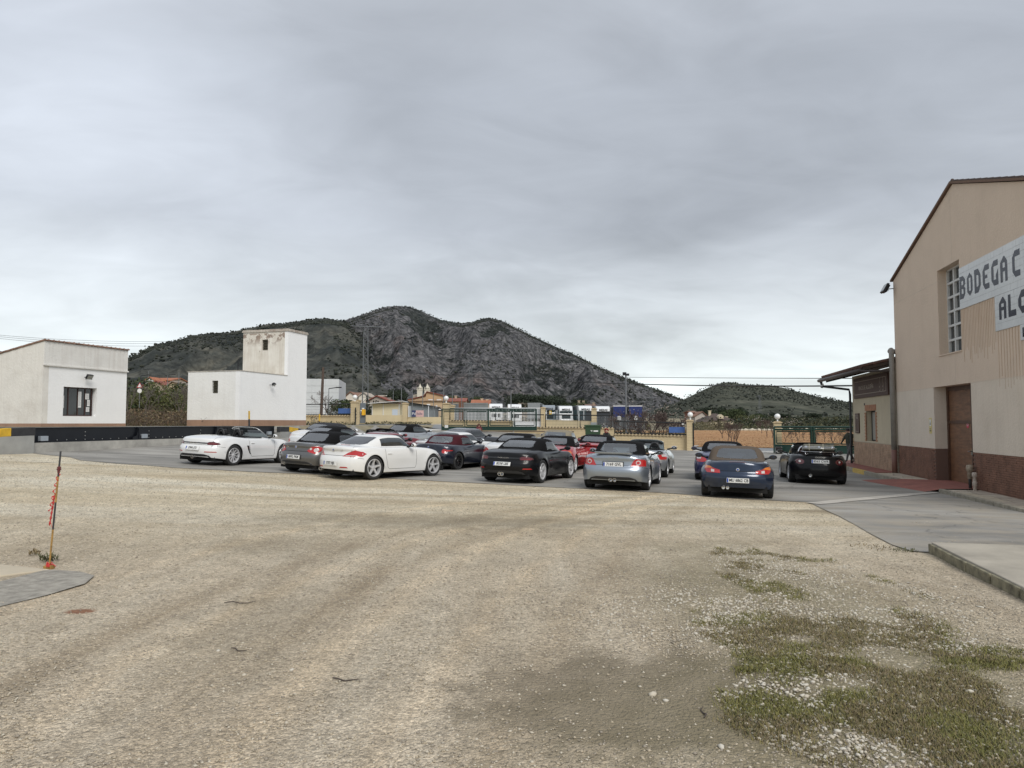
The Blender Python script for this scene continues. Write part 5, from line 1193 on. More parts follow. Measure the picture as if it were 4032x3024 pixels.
hT = at(1148, 1293.5, 47.4).z-Z1
# peeling tower front
m, t, b = newmat('peeling_wall'); P0 = pos_nodes(t); sp = N(t, 'ShaderNodeSeparateXYZ'); L(t, P0, sp.inputs[0])
base_c = ramp(t, noise_n(t, P0, 1.3, 6, .6), [(.3, (.60, .56, .48)), (.5, (.70, .665, .59)), (.7, (.76, .73, .66))])
st_ = noise_n(t, pos_nodes(t, (6, 6, .5)), 1.0, 5, .6); c = mixc(t, ramp(t, st_, [(.45, 0), (.7, .45)]), base_c, (.45, .38, .31))
hz = math_n(t, 'SUBTRACT', sp.outputs[2], Z1)
ptop = math_n(t, 'ADD', ramp(t, hz, [(0, 0)]), 0)
top_m = math_n(t, 'MULTIPLY', math_n(t, 'DIVIDE', math_n(t, 'SUBTRACT', hz, hT-1.15), .6, True), math_n(t, 'DIVIDE', math_n(t, 'SUBTRACT', hT-.16, hz), .12, True))
low_m = math_n(t, 'DIVIDE', math_n(t, 'SUBTRACT', hB+.22, hz), .25, True)
nn = noise_n(t, P0, 2.6, 7, .72)
pm = math_n(t, 'MULTIPLY', math_n(t, 'MAXIMUM', top_m, math_n(t, 'MULTIPLY', low_m, .9)), ramp(t, nn, [(.50, 0), (.54, .9)]))
pm2 = math_n(t, 'MAXIMUM', pm, ramp(t, noise_n(t, P0, 1.9, 8, .75), [(.66, 0), (.68, .7)]))
c = mixc(t, pm2, c, ramp(t, noise_n(t, P0, 9, 4), [(.3, (.16, .115, .09)), (.7, (.34, .25, .19))])); L(t, c, b.inputs['Base Color']); b.inputs['Roughness'].default_value = .93
peel = m
t0_, t1_ = 1.55, 2.0; tz0, tz1 = at(1057, 1380, 48.2).z-Z1, at(1057, 1338, 48.2).z-Z1
tw_ = MB(); X0 = tx0
tw_.box(X0+.002, X0+.25, .001, t0_, hB-.1, hT-.001); tw_.box(X0+.002, X0+.25, t1_, TW, hB-.1, hT-.001); tw_.box(X0+.002, X0+.25, t0_, t1_, hB-.1, tz0); tw_.box(X0+.002, X0+.25, t0_, t1_, tz1, hT-.001)
two = tw_.build('tower_front', peel, tb)
mb = MB(); mb.box(X0, LB, -.001, .25, hB, hT); mb.box(LB-.25, LB, .25, TW, hB, hT); mb.box(X0+.25, LB-.25, TW-.25, TW-.002, hB, hT); mb.build('tower_side', wwall, tb)
lp = thing  # noqa
f_ = MB(); f_.box(X0+.15, X0+.17, t0_, t1_, tz0, tz1); wo = f_.build('window', mat('louvre_dark', (.03, .027, .02), .9), tb)
for k in range(6):
    s_ = MB(); z_ = tz0+(k+.5)*(tz1-tz0)/6; s_.cbox((X0+.10, (t0_+t1_)/2, z_), (.09, t1_-t0_-.01, .012), Matrix.Rotation(.7, 3, 'Y')); s_.build('slat', mat('louvre_slat', (.12, .115, .085), .7), wo)
mb = MB(); mb.box(X0-.06, LB+.06, -.06, TW+.06, hT-.14, hT-.04); mb.box(X0-.03, LB+.03, -.03, TW+.03, hT-.04, hT+.02); mb.build('tower_cornice', stucco('stained_cornice', (.50, .46, .40), .3, .5, (.18, .10, .07), .6), tb)
floodlight('floodlight', 'small black floodlight on the white side wall below the tower', wpt(tb, 2.9, 0, at(1075, 1514, 45.7).z-Z1), tb.rotation_euler.z, .9, .24)
mb = MB(); mb.tube([(0, 0, 0), (.05, 0, .8)], .02, 6); mb.tube([(.1, 0, 0), (.05, 0, .8)], .015, 6); ao = mb.build('aerial_mast', dkmetal); ao.location = wpt(tb, .9, .9, hB); tag(ao, 'thin metal mast on the flat roof in front of the tower', 'mast')
# pipe at the building foot and dry bush behind
pp = MB(); pp.tube([(0, 0, .62), (.15, 0, .60), (.22, 0, .45), (.22, 0, -.1)], .035, 8); po = pp.build('vent_pipe', dkmetal, smooth=True); po.location = wpt(tb, LB+.05, -.05, -.35); tag(po, 'short bent black pipe at the right foot of the tower building', 'pipe')
# ------------------------------------------------------------------ weighbridge
wa = at(111, 1684, 26.0); wb_ = at(1080, 1680, 41.3); A2, B2 = Vector((wa.x, wa.y, 0)), Vector((wb_.x, wb_.y, 0)); wd_ = (B2-A2); WL = wd_.length
zt_ = wa.z; wbr = thing('weighbridge', 'long black steel weighbridge on a concrete plinth in front of the white buildings', 'weighbridge', (A2.x, A2.y, 0), math.atan2(wd_.y, wd_.x))
beam_m = mat('black_steel', (.012, .014, .019), .38, .3, var=.15, vscale=1.5)
for nm, y0 in (('girder', 0), ('girder', 3.0)):
    g_ = MB(); g_.box(0, WL, y0, y0+.02, 1.05, zt_-.015); g_.box(0, WL, y0-.05, y0+.20, zt_-.015, zt_); g_.box(0, WL, y0-.13, y0+.10, 1.035, 1.055)
    go = g_.build(nm, beam_m, wbr)
    for k in range(1, 3):
        s_ = MB(); xx = WL*k/3; s_.box(xx-.02, xx+.02, y0-.12, y0, 1.055, zt_-.015); s_.prism([(xx-.35, 1.055), (xx+.35, 1.055), (xx+.35, 1.15), (xx+.12, 1.2), (xx, zt_-.02), (xx-.12, 1.2), (xx-.35, 1.15)], y0-.10, y0-.085, 'XZ'); s_.build('stiffener', beam_m, go)
dk_ = MB(); dk_.box(0, WL, .21, 2.99, zt_-.03, zt_-.006); dk_.build('deck', beam_m, wbr)
for k in range(34):
    for row, zz in ((0, 1.11), (1, None)):
        if row and k % 8 != 4: continue
        for z_ in ([1.11] if not row else [1.25, 1.40]):
            bo = MB(); xx = .8+k*(WL-1.6)/33; bo.lathe([(0, -.02), (.016, -.02), (.019, 0)], 6, 'Y', (xx, 0, z_)); bo.build('bolt', steel_bolt, wbr)
for k in range(0, 4):
    xx = [.55, WL/3+.3, WL*2/3+.3, WL-.65][k]; bo = MB(); bo.box(xx-.16, xx+.16, -.16, -.02, 1.09, 1.27); bo.build('load_cell_box', mat('galvanised', (.42, .46, .50), .45, .5), wbr, bevel=.01)
pl_ = MB(); pl_.box(-.12, WL+.1, -.22, 3.4, .2, 1.03); pl_.build('plinth', concrete, wbr)
# ramps with painted kerb blocks
yel = mat('kerb_yellow', (.62, .38, .03), .7, var=.18, vscale=5, bump=.2); blk = mat('kerb_black', (.03, .03, .032), .7, var=.3, vscale=5, bump=.2)
rampc = mat('ramp_concrete', (.31, .31, .295), .85, var=.2, vscale=1.2, bump=.2, bscale=30)
rL = MB(); rL.prism([(-9, .2), (-.12, .2), (-.12, 1.30), (-1.2, 1.28), (-9, .75)], -.42, 3.6, 'XZ'); rL.build('ramp', rampc, wbr)
rR = MB(); rR.prism([(WL+.1, .2), (WL+6.5, .2), (WL+6.5, .75), (WL+.9, 1.24), (WL+.1, 1.24)], -.42, 3.6, 'XZ'); rR.build('ramp', rampc, wbr)
for side, y0 in (('front', -.34), ('back', 3.2)):
    for k in range(9):
        x1 = -.0-k*.95; x0 = x1-.94; f0 = np.interp(x0, [-9, -1.2, 0], [.75, 1.28, 1.30]); f1 = np.interp(x1, [-9, -1.2, 0], [.75, 1.28, 1.30])
        if side == 'back' and k > 5: continue
        kb = MB(); kb.add([(x0, y0, f0), (x1, y0, f1), (x1, y0+.22, f1), (x0, y0+.22, f0), (x0, y0, f0+.29), (x1, y0, f1+.29), (x1, y0+.22, f1+.29), (x0, y0+.22, f0+.29)], [(0, 3, 2, 1), (4, 5, 6, 7), (0, 1, 5, 4), (1, 2, 6, 5), (2, 3, 7, 6), (3, 0, 4, 7)])
        kb.build('kerb_block', blk if k % 2 == 0 else yel, wbr, bevel=.02)
    for k in range(6):
        x0 = WL+.05+k*1.0; x1 = x0+.99; g0, g1 = [np.interp(v_, [WL, WL+.9, WL+6.5], [1.24, 1.24, .75]) for v_ in (x0, x1)]
        kb = MB(); kb.add([(x0, y0, g0), (x1, y0, g1), (x1, y0+.22, g1), (x0, y0+.22, g0), (x0, y0, g0+.29), (x1, y0, g1+.29), (x1, y0+.22, g1+.29), (x0, y0+.22, g0+.29)], [(0, 3, 2, 1), (4, 5, 6, 7), (0, 1, 5, 4), (1, 2, 6, 5), (2, 3, 7, 6), (3, 0, 4, 7)])
        kb.build('kerb_block', blk if k % 2 == 0 else yel, wbr, bevel=.02)
# white bird-like scrawl on the ramp face
sc_ = MB(); 
for (a, b_) in (((-2.55, .98), (-2.3, .86)), ((-2.3, .86), (-1.95, .92))):
    A3, B3 = Vector((a[0], 0, a[1])), Vector((b_[0], 0, b_[1])); d3 = (B3-A3).normalized(); n3 = Vector((-d3.z, 0, d3.x))*.025
    sc_.add([A3+n3+Vector((0, -.424, 0)), A3-n3+Vector((0, -.424, 0)), B3-n3*.4+Vector((0, -.424, 0)), B3+n3*.4+Vector((0, -.424, 0))], [(0, 1, 2, 3)])
sc_.build('paint_mark', white_paint, wbr)
def striped_post(label, base, top, r=.035, seg=((0, .48, 'b'), (.48, 1, 'y'))):
    t_ = thing('marker_post', label, 'post', base, 0, 'black and yellow marker posts'); d = Vector(top)-Vector(base)
    for a, b_, c_ in seg:
        mb = MB(); mb.tube([d*a, d*b_], r, 10); mb.build('stripe', yel if c_ == 'y' else blk, t_, smooth=True, autos=40)
    return t_
p0 = at(981, 1680, 40.5); p1 = at(981, 1618, 40.5); striped_post('black and yellow marker post standing on the weighbridge in front of the tower building', (p0.x, p0.y, p0.z), (p1.x, p1.y, p1.z), .045)
p0 = at(1257, 1680, 44.5); p1 = at(1258, 1630, 44.5); striped_post('black and yellow marker post behind the far left parked cars', (p0.x, p0.y, gz(p0.x, p0.y)), (p1.x, p1.y, p1.z), .04, ((0, .68, 'b'), (.68, 1, 'y')))
# leaning pole of the left foreground
gb = gp(193, 2240); tp_ = at(239, 1777, gb.y+.12); d = tp_-gb
pole = thing('leaning_pole', 'thin leaning black and ochre pole wound with shreds of red plastic barrier tape', 'pole', gb)
och = mat('ochre_paint', (.33, .19, .05), .7, var=.4, vscale=20); redp = mat('red_plastic', (.50, .035, .03), .55)
for a, b_, c_ in ((0, .33, och), (.33, .56, blk), (.56, .78, och), (.78, 1, blk)):
    mb = MB(); mb.tube([d*a, d*b_], .0105, 10); mb.build('stripe', c_, pole, smooth=True, autos=40)
mb = MB(); mb.box(-.05, .05, -.04, .04, -.03, .045); mb.build('foot_block', och, pole, bevel=.01)
for (k, zz, rr) in ((0, .86, .028), (1, .845, .034), (2, .83, .024), (3, .815, .018)):
    mb = MB(); mb.sphere(d*zz, (rr*.8, rr*.8, .014), 9, 6); mb.build('tape_knot', mat('dark_red_plastic', (.12, .018, .018), .6), pole)
mb = MB(); pts = []
for k in range(40):
    f_ = .80-k*.008; pts.append(d*f_+Vector((.016*math.cos(k*.9)-.014*(k/10), .016*math.sin(k*.9), 0)))
mb.tube(pts, [.004+.006*(k % 3 == 0) for k in range(40)], 5)
pts = [d*.62+Vector((-.02-.05*k/12, 0, -.03*k)) for k in range(13)]; mb.tube(pts, [.006+.007*(k % 2) for k in range(13)], 5)
pts = [d*.47+Vector((-.03, 0, 0)), d*.40+Vector((-.04, 0, 0)), d*.36+Vector((-.02, 0, 0)), d*.33]; mb.tube(pts, .003, 4)
mb.build('tape_shreds', redp, pole)
mb = MB()
for k in range(14):
    a = random.random()*6.3; mb.tube([(0, 0, .04), (.03*math.cos(a), .03*math.sin(a), .05+.03*random.random()), (.06*math.cos(a)+.02, .06*math.sin(a), .03)], [.005, .006, .003], 5)
mb.build('tape_tangle', redp, pole)
# ------------------------------------------------------------------ winery on the right: local x towards the camera along the facade, y into the building
FD = Vector((.2034, .979, 0)).normalized(); SC_ = 1.18
F0 = Vector((12.8*SC_, 24.1*SC_, 0)); NI = Vector((FD.y, -FD.x, 0))
FZ = -.30
def fpx(px, py, dep=0.0):
    """pixel -> (x along the facade, z) on the facade plane moved dep into the building"""
    d = ray(px, py); o = F0+NI*dep; k = o.dot(NI)/d.dot(NI); p = d*k
    return (-(p-F0).dot(FD), CAMZ+p.z-FZ)
tanw = stucco('tan_render', (.67, .545, .43), .05, .08, (.50, .39, .29), .12, .35, 14); tanlow = stucco('cream_render', (.70, .61, .505), .06, .16, (.50, .41, .31), .2, .35, 14)
stain = stucco('rust_stained_render', (.56, .43, .32), .06, .5, (.44, .30, .18), .2, .35, 14)
brick_m = mat('brick_red', (.20, .10, .064), .85, var=.3, vscale=3, bump=.3, bscale=60); brick_p = mat('brick_pale', (.40, .27, .18), .85, var=.3, vscale=4, bump=.3, bscale=60); mortar = mat('mortar', (.16, .10, .075), .95); mortar_p = mat('mortar_pale', (.40, .34, .26), .95)
win = thing('winery', 'tall tan rendered winery hall with brick plinth, tiled name panel and brown wooden door', 'building', (F0.x, F0.y, FZ), math.atan2(-FD.y, -FD.x))
xa = 0.0; xn = 13.6
zE = fpx(3524, 1103)[1]; xr_, zR = fpx(3749, 725); q4 = fpx(4032, 714); zN = zR+(q4[1]-zR)*(xn-xr_)/(q4[0]-xr_)
dx0, dz0 = fpx(3675.5, 1525.7); dx1, dz1 = fpx(3822, 1506.7); dz = (dz0+dz1)/2
wx0_, wzt = fpx(3688.7, 1068); wx1_, _ = fpx(3774.7, 1021); wzb = fpx(3688.7, 1402)[1]
pz = fpx(3539, 1753)[1]; zs = fpx(3540, 1543.4)[1]; TH = .42
def fbox(mb, a, b_, z0, z1, y0=0, y1=TH): mb.box(a, b_, y0, y1, z0, z1)
# lower cream band with door hole
lo = MB(); fbox(lo, xa, dx0, pz, zs); fbox(lo, dx1, xn, pz, zs); lo.build('lower_wall', tanlow, win)
up = MB()
tin = .004
fbox(up, xa, wx0_, zs, wzb, tin); fbox(up, wx1_, xn, zs, wzb, tin); fbox(up, wx0_, wx1_, zs, wzb, tin) if wzb > zs else None
fbox(up, xa, wx0_, wzb, wzt, tin); fbox(up, wx1_, xn, wzb, wzt, tin)
if dz > zs: pass
up.prism([(xa, wzt), (xn, wzt), (xn, zN), (xr_, zR), (xa, zE)], tin, TH, 'XZ'); upo = up.build('upper_wall', tanw, win)
mb = MB(); fbox(mb, dx0, dx1, dz, zs, .0); mb.build('door_lintel', tanlow, win) if zs > dz+.01 else None
ret = MB(); ret.box(xa-.001, xa+.3, TH, 14, 0, zE-.1); ret.box(xn-.3, xn, TH, 14, 0, zN-.1); ret.box(xa, xn, 14, 14.3, 0, zE-.1); ret.build('rear_wall', tanw, win)
ro_ = MB(); e_ = .10
ro_.prism([(xa-.12, zE+.0), (xr_, zR+.02), (xn+.12, zN+.0), (xn+.12, zN+.07), (xr_, zR+.10), (xa-.12, zE+.07)], -e_+.02, 14.3, 'XZ'); roo = ro_.build('roof', mat('roof_underlay', (.16, .10, .07), .9), win)
dkt = mat('dark_roof_tile', (.055, .035, .028), .85, var=.4, vscale=5)
n_ = 20
for (xA, zA, xB, zB) in ((xa-.15, zE+.07, xr_, zR+.10), (xr_, zR+.10, xn+.15, zN+.07)):
    ln = math.hypot(xB-xA, zB-zA); k_ = int(ln/.40)
    for k in range(k_):
        f0_, f1_ = k/k_, (k+1.12)/k_; t_ = MB(); lift = .02*(1 if xA < xr_-.1 else 1)
        t_.tube([(xA+(xB-xA)*f0_, .0, zA+(zB-zA)*f0_-.02), (xA+(xB-xA)*f1_, .0, zA+(zB-zA)*f1_+.005)], [.055, .045] if xB > xr_+.1 else [.045, .055], 8); t_.build('roof_tile', dkt, roo)
# joints in the render
jt = MB()
jm = mat('render_joint', (.62, .52, .42), .9)
jt.box(xa, dx0-.0, -.004, .004, zs-.012, zs+.012); jt.box(dx1, xn, -.004, .004, zs-.012, zs+.012)
zj = fpx(3524, 1195)[1]; jt.box(xa, wx0_, 0, .004, zj-.01, zj+.01); xj = fpx(3746, 1000)[0]; jt.box(xj-.01, xj+.01, 0, .004, wzt+.02, zR-.3); jt.box(xj-.01, xj+.01, 0, .004, zs+.02, wzb-.05)
jt.build('expansion_joint', jm, win)
# brick plinth: every brick its own piece near the camera, the rest joined
def brick_field(par, x0, x1, z0, z1, y, dep, bl, bh, mt, mm, nsingle, from_near=True, jo=.010):
    cr = MB(); cr.box(x0, x1, y+.012, y+dep, z0, z1); cr.build('brick_backing', mm, par)
    bs = MB(); bs.box(-bl/2+jo/2, bl/2-jo/2, 0, .03, jo/2, bh-jo/2); so = bs.build('brick', mt, par); me = so.data; bpy.data.objects.remove(so)
    cells = []; nr = int((z1-z0)/bh)
    for r_ in range(nr):
        x = x0+(bl/2 if r_ % 2 else 0)+bl/2
        while x < x1-bl/2+.001: cells.append((x, z0+r_*bh)); x += bl
    cells.sort(key=lambda c: -c[0]); 
    rest = MB()
    for i, (x, z) in enumerate(cells):
        if i < nsingle:
            o = link('brick', me, par); o.location = (x, y-.004+random.uniform(-.004, .004), z)
        else:
            dy = random.uniform(-.004, .004); rest.box(x-bl/2+jo/2, x+bl/2-jo/2, y-.004+dy, y+.02, z+jo/2, z+bh-jo/2)
    if rest.v: tag(rest.build('brickwork', mt, par), kind='stuff')
base_ = MB(); base_.box(xa, dx0, .05, TH, 0, pz); base_.box(dx1, xn, .05, TH, 0, pz); base_.build('plinth_core', mortar, win)
brick_field(win, dx1+.002, xn, .0, pz, .0, .05, .30, .062, brick_m, mortar, 250)
brick_field(win, xa+.1, dx0-.002, .0, pz, .0, .05, .30, .062, brick_m, mortar, 0)
# door recess
DD = .42
rv = MB(); rv.box(dx0-.2, dx0, TH, DD+.1, 0, dz); rv.build('door_reveal', tanlow, win)
wood = mat('door_wood', (.18, .088, .044), .5, var=.35, vscale=1.0, stretch=(2, 2, 14), bump=.1, bscale=6); woodd = mat('door_frame_wood', (.085, .040, .022), .5, var=.3, vscale=6)
dr = MB(); DW = dx1-dx0
for (a, b_, z0, z1) in ((0, DW, dz-.14, dz), (0, .13, 0, dz-.14), (DW-.06, DW, 0, dz-.14)): dr.box(dx0+a, dx0+b_, DD-.04, DD+.06, z0, z1)
do_ = dr.build('door', woodd, win); fr0 = .13; xm = dx0+.13+(DW-.19)*.63; ztr = dz*.64
for (a, b_, z0, z1) in ((dx0+.13, xm, ztr+.05, dz-.14), (xm+.07, dx1-.06, ztr+.05, dz-.14), (dx0+.13, xm, .05, ztr-.05), (xm+.07, dx1-.06, .05, ztr-.05)):
    n__ = 6
    for k in range(n__):
        p_ = MB(); u0, u1 = a+(b_-a)*k/n__, a+(b_-a)*(k+1)/n__; p_.box(u0+.001, u1-.001, DD, DD+.03, z0, z1); p_.build('plank', wood, do_)
rl = MB(); rl.box(dx0+.13, dx1-.06, DD-.03, DD+.02, ztr-.05, ztr+.05); rl.box(xm, xm+.07, DD-.035, DD+.02, 0.05, ztr-.05); rl.box(xm, xm+.07, DD-.03, DD+.02, ztr+.05, dz-.14); rl.build('rail', woodd, do_)
hd = MB(); hd.box(xm-.02, xm+.10, DD-.05, DD-.035, 1.05, 1.22); hd.tube([(xm+.03, DD-.05, 1.17), (xm+.03, DD-.10, 1.17), (xm-.08, DD-.11, 1.16)], .012, 6); hd.build('handle', gloss_m, do_)
sgn = MB(); a_ = xm+.26; sgn.box(a_, a_+.36, DD-.006, DD-.003, 1.75, 2.28); so_ = sgn.build('notice', paper, do_)
for i in range(3):
    for j in range(2):
        p_ = MB(); p_.box(a_+.08+j*.12, a_+.15+j*.12, DD-.009, DD-.006, 1.85+i*.12, 1.92+i*.12); p_.build('symbol', ptext, so_)
st = MB(); st.lathe([(0, -.003), (.10, -.003)], 20, 'Y', (xm-.32, DD-.004, 1.98)); sto = st.build('round_sticker', mat('sticker_red', (.55, .03, .07), .5), do_); text('letters', 'CO', .11, paper, sto, (xm-.32, DD-.010, 1.98), (PI/2, 0, 0), .001)
# yellow warning plate beside the door
q = fpx(3665, 1675); ws_ = MB(); ws_.box(q[0]-.14, q[0]+.10, -.008, 0, q[1]-.28, q[1]+.26); wso = ws_.build('warning_plate', mat('pale_yellow_plate', (.62, .52, .22), .6), win)
p_ = MB(); p_.box(q[0]-.09, q[0]+.05, -.011, -.008, q[1]-.02, q[1]+.20); pw = p_.build('picture', paper, wso); p_ = MB(); p_.prism([(q[0]-.06, q[1]+.02), (q[0]+.02, q[1]+.02), (q[0]-.02, q[1]+.14)], -.013, -.011, 'XZ'); p_.build('symbol', ink_m, wso)
p_ = MB(); p_.box(q[0]-.10, q[0]+.06, -.011, -.008, q[1]-.20, q[1]-.17); p_.box(q[0]-.10, q[0]+.04, -.011, -.008, q[1]-.13, q[1]-.11); p_.build('print_lines', ink_m, wso)
# gridded window
GWm = mat('window_bar_paint', (.62, .62, .60), .6, var=.1); gd = .30
nr_, nc_ = 6, 3; WX, WZ = wx1_-wx0_, wzt-wzb
rvw = MB(); rvw.box(wx0_-.15, wx0_, .30, gd+.2, wzb, wzt); rvw.build('window_reveal', tanw, win)
fr = MB(); fr.box(wx0_, wx0_+.07, gd-.02, gd+.09, wzb, wzt); fr.box(wx1_-.05, wx1_, gd-.02, gd+.09, wzb, wzt); fr.box(wx0_, wx1_, gd-.02, gd+.09, wzb-.001, wzb+.05); fr.box(wx0_, wx1_, gd-.02, gd+.09, wzt-.05, wzt)
fwo = fr.build('gridded_window', GWm, win)
for i in range(1, nc_):
    b_ = MB(); x_ = wx0_+WX*i/nc_; b_.box(x_-.045, x_+.045, gd-.03, gd+.09, wzb+.05, wzt-.05); b_.build('vertical_bar', GWm, fwo)
for j in range(1, nr_):
    b_ = MB(); z_ = wzb+WZ*j/nr_; b_.box(wx0_+.07, wx1_-.05, gd-.025, gd+.088, z_-.035, z_+.035); b_.build('horizontal_bar', GWm, fwo)
for i in range(nc_):
    for j in range(nr_):
        p_ = MB(); xA, xB = wx0_+WX*i/nc_+.045, wx0_+WX*(i+1)/nc_-.045; zA, zB = wzb+WZ*j/nr_+.04, wzb+WZ*(j+1)/nr_-.04
        p_.box(xA, xB, gd+.05, gd+.06, zA, zB); p_.build('pane', mat('dusty_glass', (.05, .055, .055), .25, var=.3, vscale=3), fwo)
sl = MB(); sl.box(wx0_-.03, wx1_+.03, -.03, gd, wzb-.04, wzb-.0015); sl.build('window_sill', tanw, win)
# white tile name panels
tilem = mat('white_glazed_tile', (.66, .68, .68), .25, var=.06, vscale=1.3); grout = mat('grout', (.36, .37, .36), .9); navyl = mat('navy_tile_letter', (.012, .014, .028), .25)
def panel(x0, x1, z0, z1, ts, nm='name_panel'):
    nr = max(1, round((z1-z0)/ts)); ts_z = (z1-z0)/nr; nc = max(1, round((x1-x0)/ts)); ts_x = (x1-x0)/nc
    bk = MB(); bk.box(x0, x1, -.012, 0, z0, z1); bo = bk.build(nm, grout, win)
    t_ = MB(); t_.box(.003, ts_x-.003, -.006, .0, .003, ts_z-.003); to = t_.build('tile', tilem, bo); me = to.data; bpy.data.objects.remove(to)
    for i in range(nc):
        for j in range(nr):
            o = link('tile', me, bo); o.location = (x0+i*ts_x, -.0125+random.uniform(-.0012, .0012), z0+j*ts_z)
    return bo, ts_x, ts_z
x0, z1_ = fpx(3777, 1058.4); z0_ = fpx(3777, 1221.6)[1]
p1, tx, tz = panel(x0, xn-.3, z0_, z1_, .185)
x2, z3 = fpx(3918, 1168); z2 = fpx(3918, 1307)[1]; z3 = z0_-.002
p2, _, _ = panel(x2, xn-.3, z2, z3, .185)
x4, z5 = fpx(4020, 1283); z4 = fpx(4020, 1328)[1]; z5 = z2-.002
p3, _, _ = panel(x4, xn-.3, z5-.40, z5, .185)
# blocky letters, drawn on a 5 x 7 field with cut corners
def letter(ch, x, z, w_, h, st_, par):
    c = w_*.33; a = []
    def bar(p, q, r_, s_): a.append([(x+p*w_, z+q*h), (x+r_*w_, z+q*h), (x+r_*w_, z+s_*h), (x+p*w_, z+s_*h)])
    s = st_/w_; v = st_/h*1.15; cc = .30; ch_ = cc*w_/h
    def poly(pts): a.append([(x+p*w_, z+q*h) for p, q in pts])
    if ch in 'O':
        poly([(0, ch_*1.2), (s, ch_*1.2+.02), (s, 1-ch_*1.2-.02), (0, 1-ch_*1.2)]); poly([(1-s, ch_*1.2+.02), (1, ch_*1.2), (1, 1-ch_*1.2), (1-s, 1-ch_*1.2-.02)])
        poly([(0, ch_*1.2), (.5, 0), (1, ch_*1.2), (1-s, ch_*1.2+.02), (s, ch_*1.2+.02)]); poly([(0, 1-ch_*1.2), (s, 1-ch_*1.2-.02), (1-s, 1-ch_*1.2-.02), (1, 1-ch_*1.2), (.5, 1)])
    elif ch == 'D':
        bar(0, 0, s, 1); poly([(s, 0), (.62, 0), (1, ch_*1.5), (1-s, ch_*1.5+.02), (s, v)]); poly([(s, 1), (s, 1-v), (1-s, 1-ch_*1.5-.02), (1, 1-ch_*1.5), (.62, 1)]); bar(1-s, ch_*1.5, 1, 1-ch_*1.5)
    elif ch == 'B':
        bar(0, 0, s, 1); poly([(s, 0), (.62, 0), (1, ch_), (1-s, ch_+.03), (s, v)]); poly([(s, 1), (s, 1-v), (1-s, 1-ch_-.03), (1, 1-ch_), (.62, 1)]); bar(1-s, ch_, 1, .42); bar(1-s, .62, 1, 1-ch_); poly([(s, .44), (1-s, .42), (1, .42), (.8, .52), (1, .62), (1-s, .62), (s, .58)])
    elif ch in 'EC':
        bar(0, ch_*1.3, s, 1-ch_*1.3); poly([(0, ch_*1.3), (.35, 0), (1, 0), (1, v), (s, v+.01), (s, ch_*1.3)]); poly([(0, 1-ch_*1.3), (s, 1-ch_*1.3), (s, 1-v-.01), (1, 1-v), (1, 1), (.35, 1)])
        if ch == 'E': bar(s, .44, .72, .58)
    elif ch == 'G':
        bar(0, ch_*1.3, s, 1-ch_*1.3); poly([(0, ch_*1.3), (.35, 0), (1, 0), (1, v), (s, v+.01), (s, ch_*1.3)]); poly([(0, 1-ch_*1.3), (s, 1-ch_*1.3), (s, 1-v-.01), (1, 1-v), (1, 1), (.35, 1)]); poly([(1-s, v), (1, v), (1, .62), (1-s, .42)])
    elif ch == 'A':
        bar(0, 0, s, 1-ch_*1.3); bar(1-s, 0, 1, 1-ch_*1.3); poly([(0, 1-ch_*1.3), (s, 1-ch_*1.3-.02), (1-s, 1-ch_*1.3-.02), (1, 1-ch_*1.3), (.62, 1), (.5, 1)]); bar(s, .40, 1-s, .55)
    elif ch == 'L': bar(0, 0, s, 1); bar(s, 0, 1, v)
    elif ch == 'I': bar(0, 0, s, 1)
    mb = MB()
    for i, pl_ in enumerate(a): mb.prism(pl_, -.0215-.0002*i, -.0185, 'XZ')
    return mb.build('letter', navyl, par)
zt_px = 1093.6; H1 = z1_-z0_
zb1, ht1 = z0_+H1*.235, H1*.545
xs_ = []
for ch, pa, pb in (('B', 3782, 3804), ('O', 3811.5, 3833), ('D', 3841, 3866), ('E', 3874.5, 3900), ('G', 3909, 3936), ('A', 3945, 3973), ('C', 3993, 4024)):
    xL, xR = fpx(pa, 1150)[0], fpx(pb, 1150)[0]; letter(ch, xL, zb1, xR-xL, ht1, (xR-xL)*.33, p1)
H2 = z3-z2
for ch, pa, pb in (('A', 3937.5, 3966), ('L', 3974, 4005), ('G', 4014, 4056)):
    xL, xR = fpx(pa, 1230)[0], fpx(pb, 1230)[0]; letter(ch, xL, z2+H2*.29, xR-xL, H2*.62, min((xR-xL)*.33, .16), p2)
xL = fpx(4029, 1290)[0]; letter('L', xL, z5-.33, .3, .25, .08, p3)
# rusty streaks under the panels
def streak_patch(x0, x1, z0, z1):
    mb = MB(); mb.box(x0, x1, -.003, .001, z0, z1); return mb
# grooved stained render below each panel
n_s = 22
gr = MB(); xS0, xS1 = x0+.02, x2; zG = z0_-1.5
for k in range(n_s):
    u = xS0+(xS1-xS0)*(k+.5)/n_s; gr.tube([(u, .004, z0_-.01), (u, .004, z0_-1.2-.5*random.random())], [.016, .010], 6)
gr.build('grooved_render', stain, win)
gr = MB()
for k in range(26):
    u = x2+.02+(xn-.5-x2)*(k+.5)/26; gr.tube([(u, .004, z2-.01), (u, .004, z2-1.2-.5*random.random())], [.016, .010], 6)
gr.build('grooved_render', stain, win)
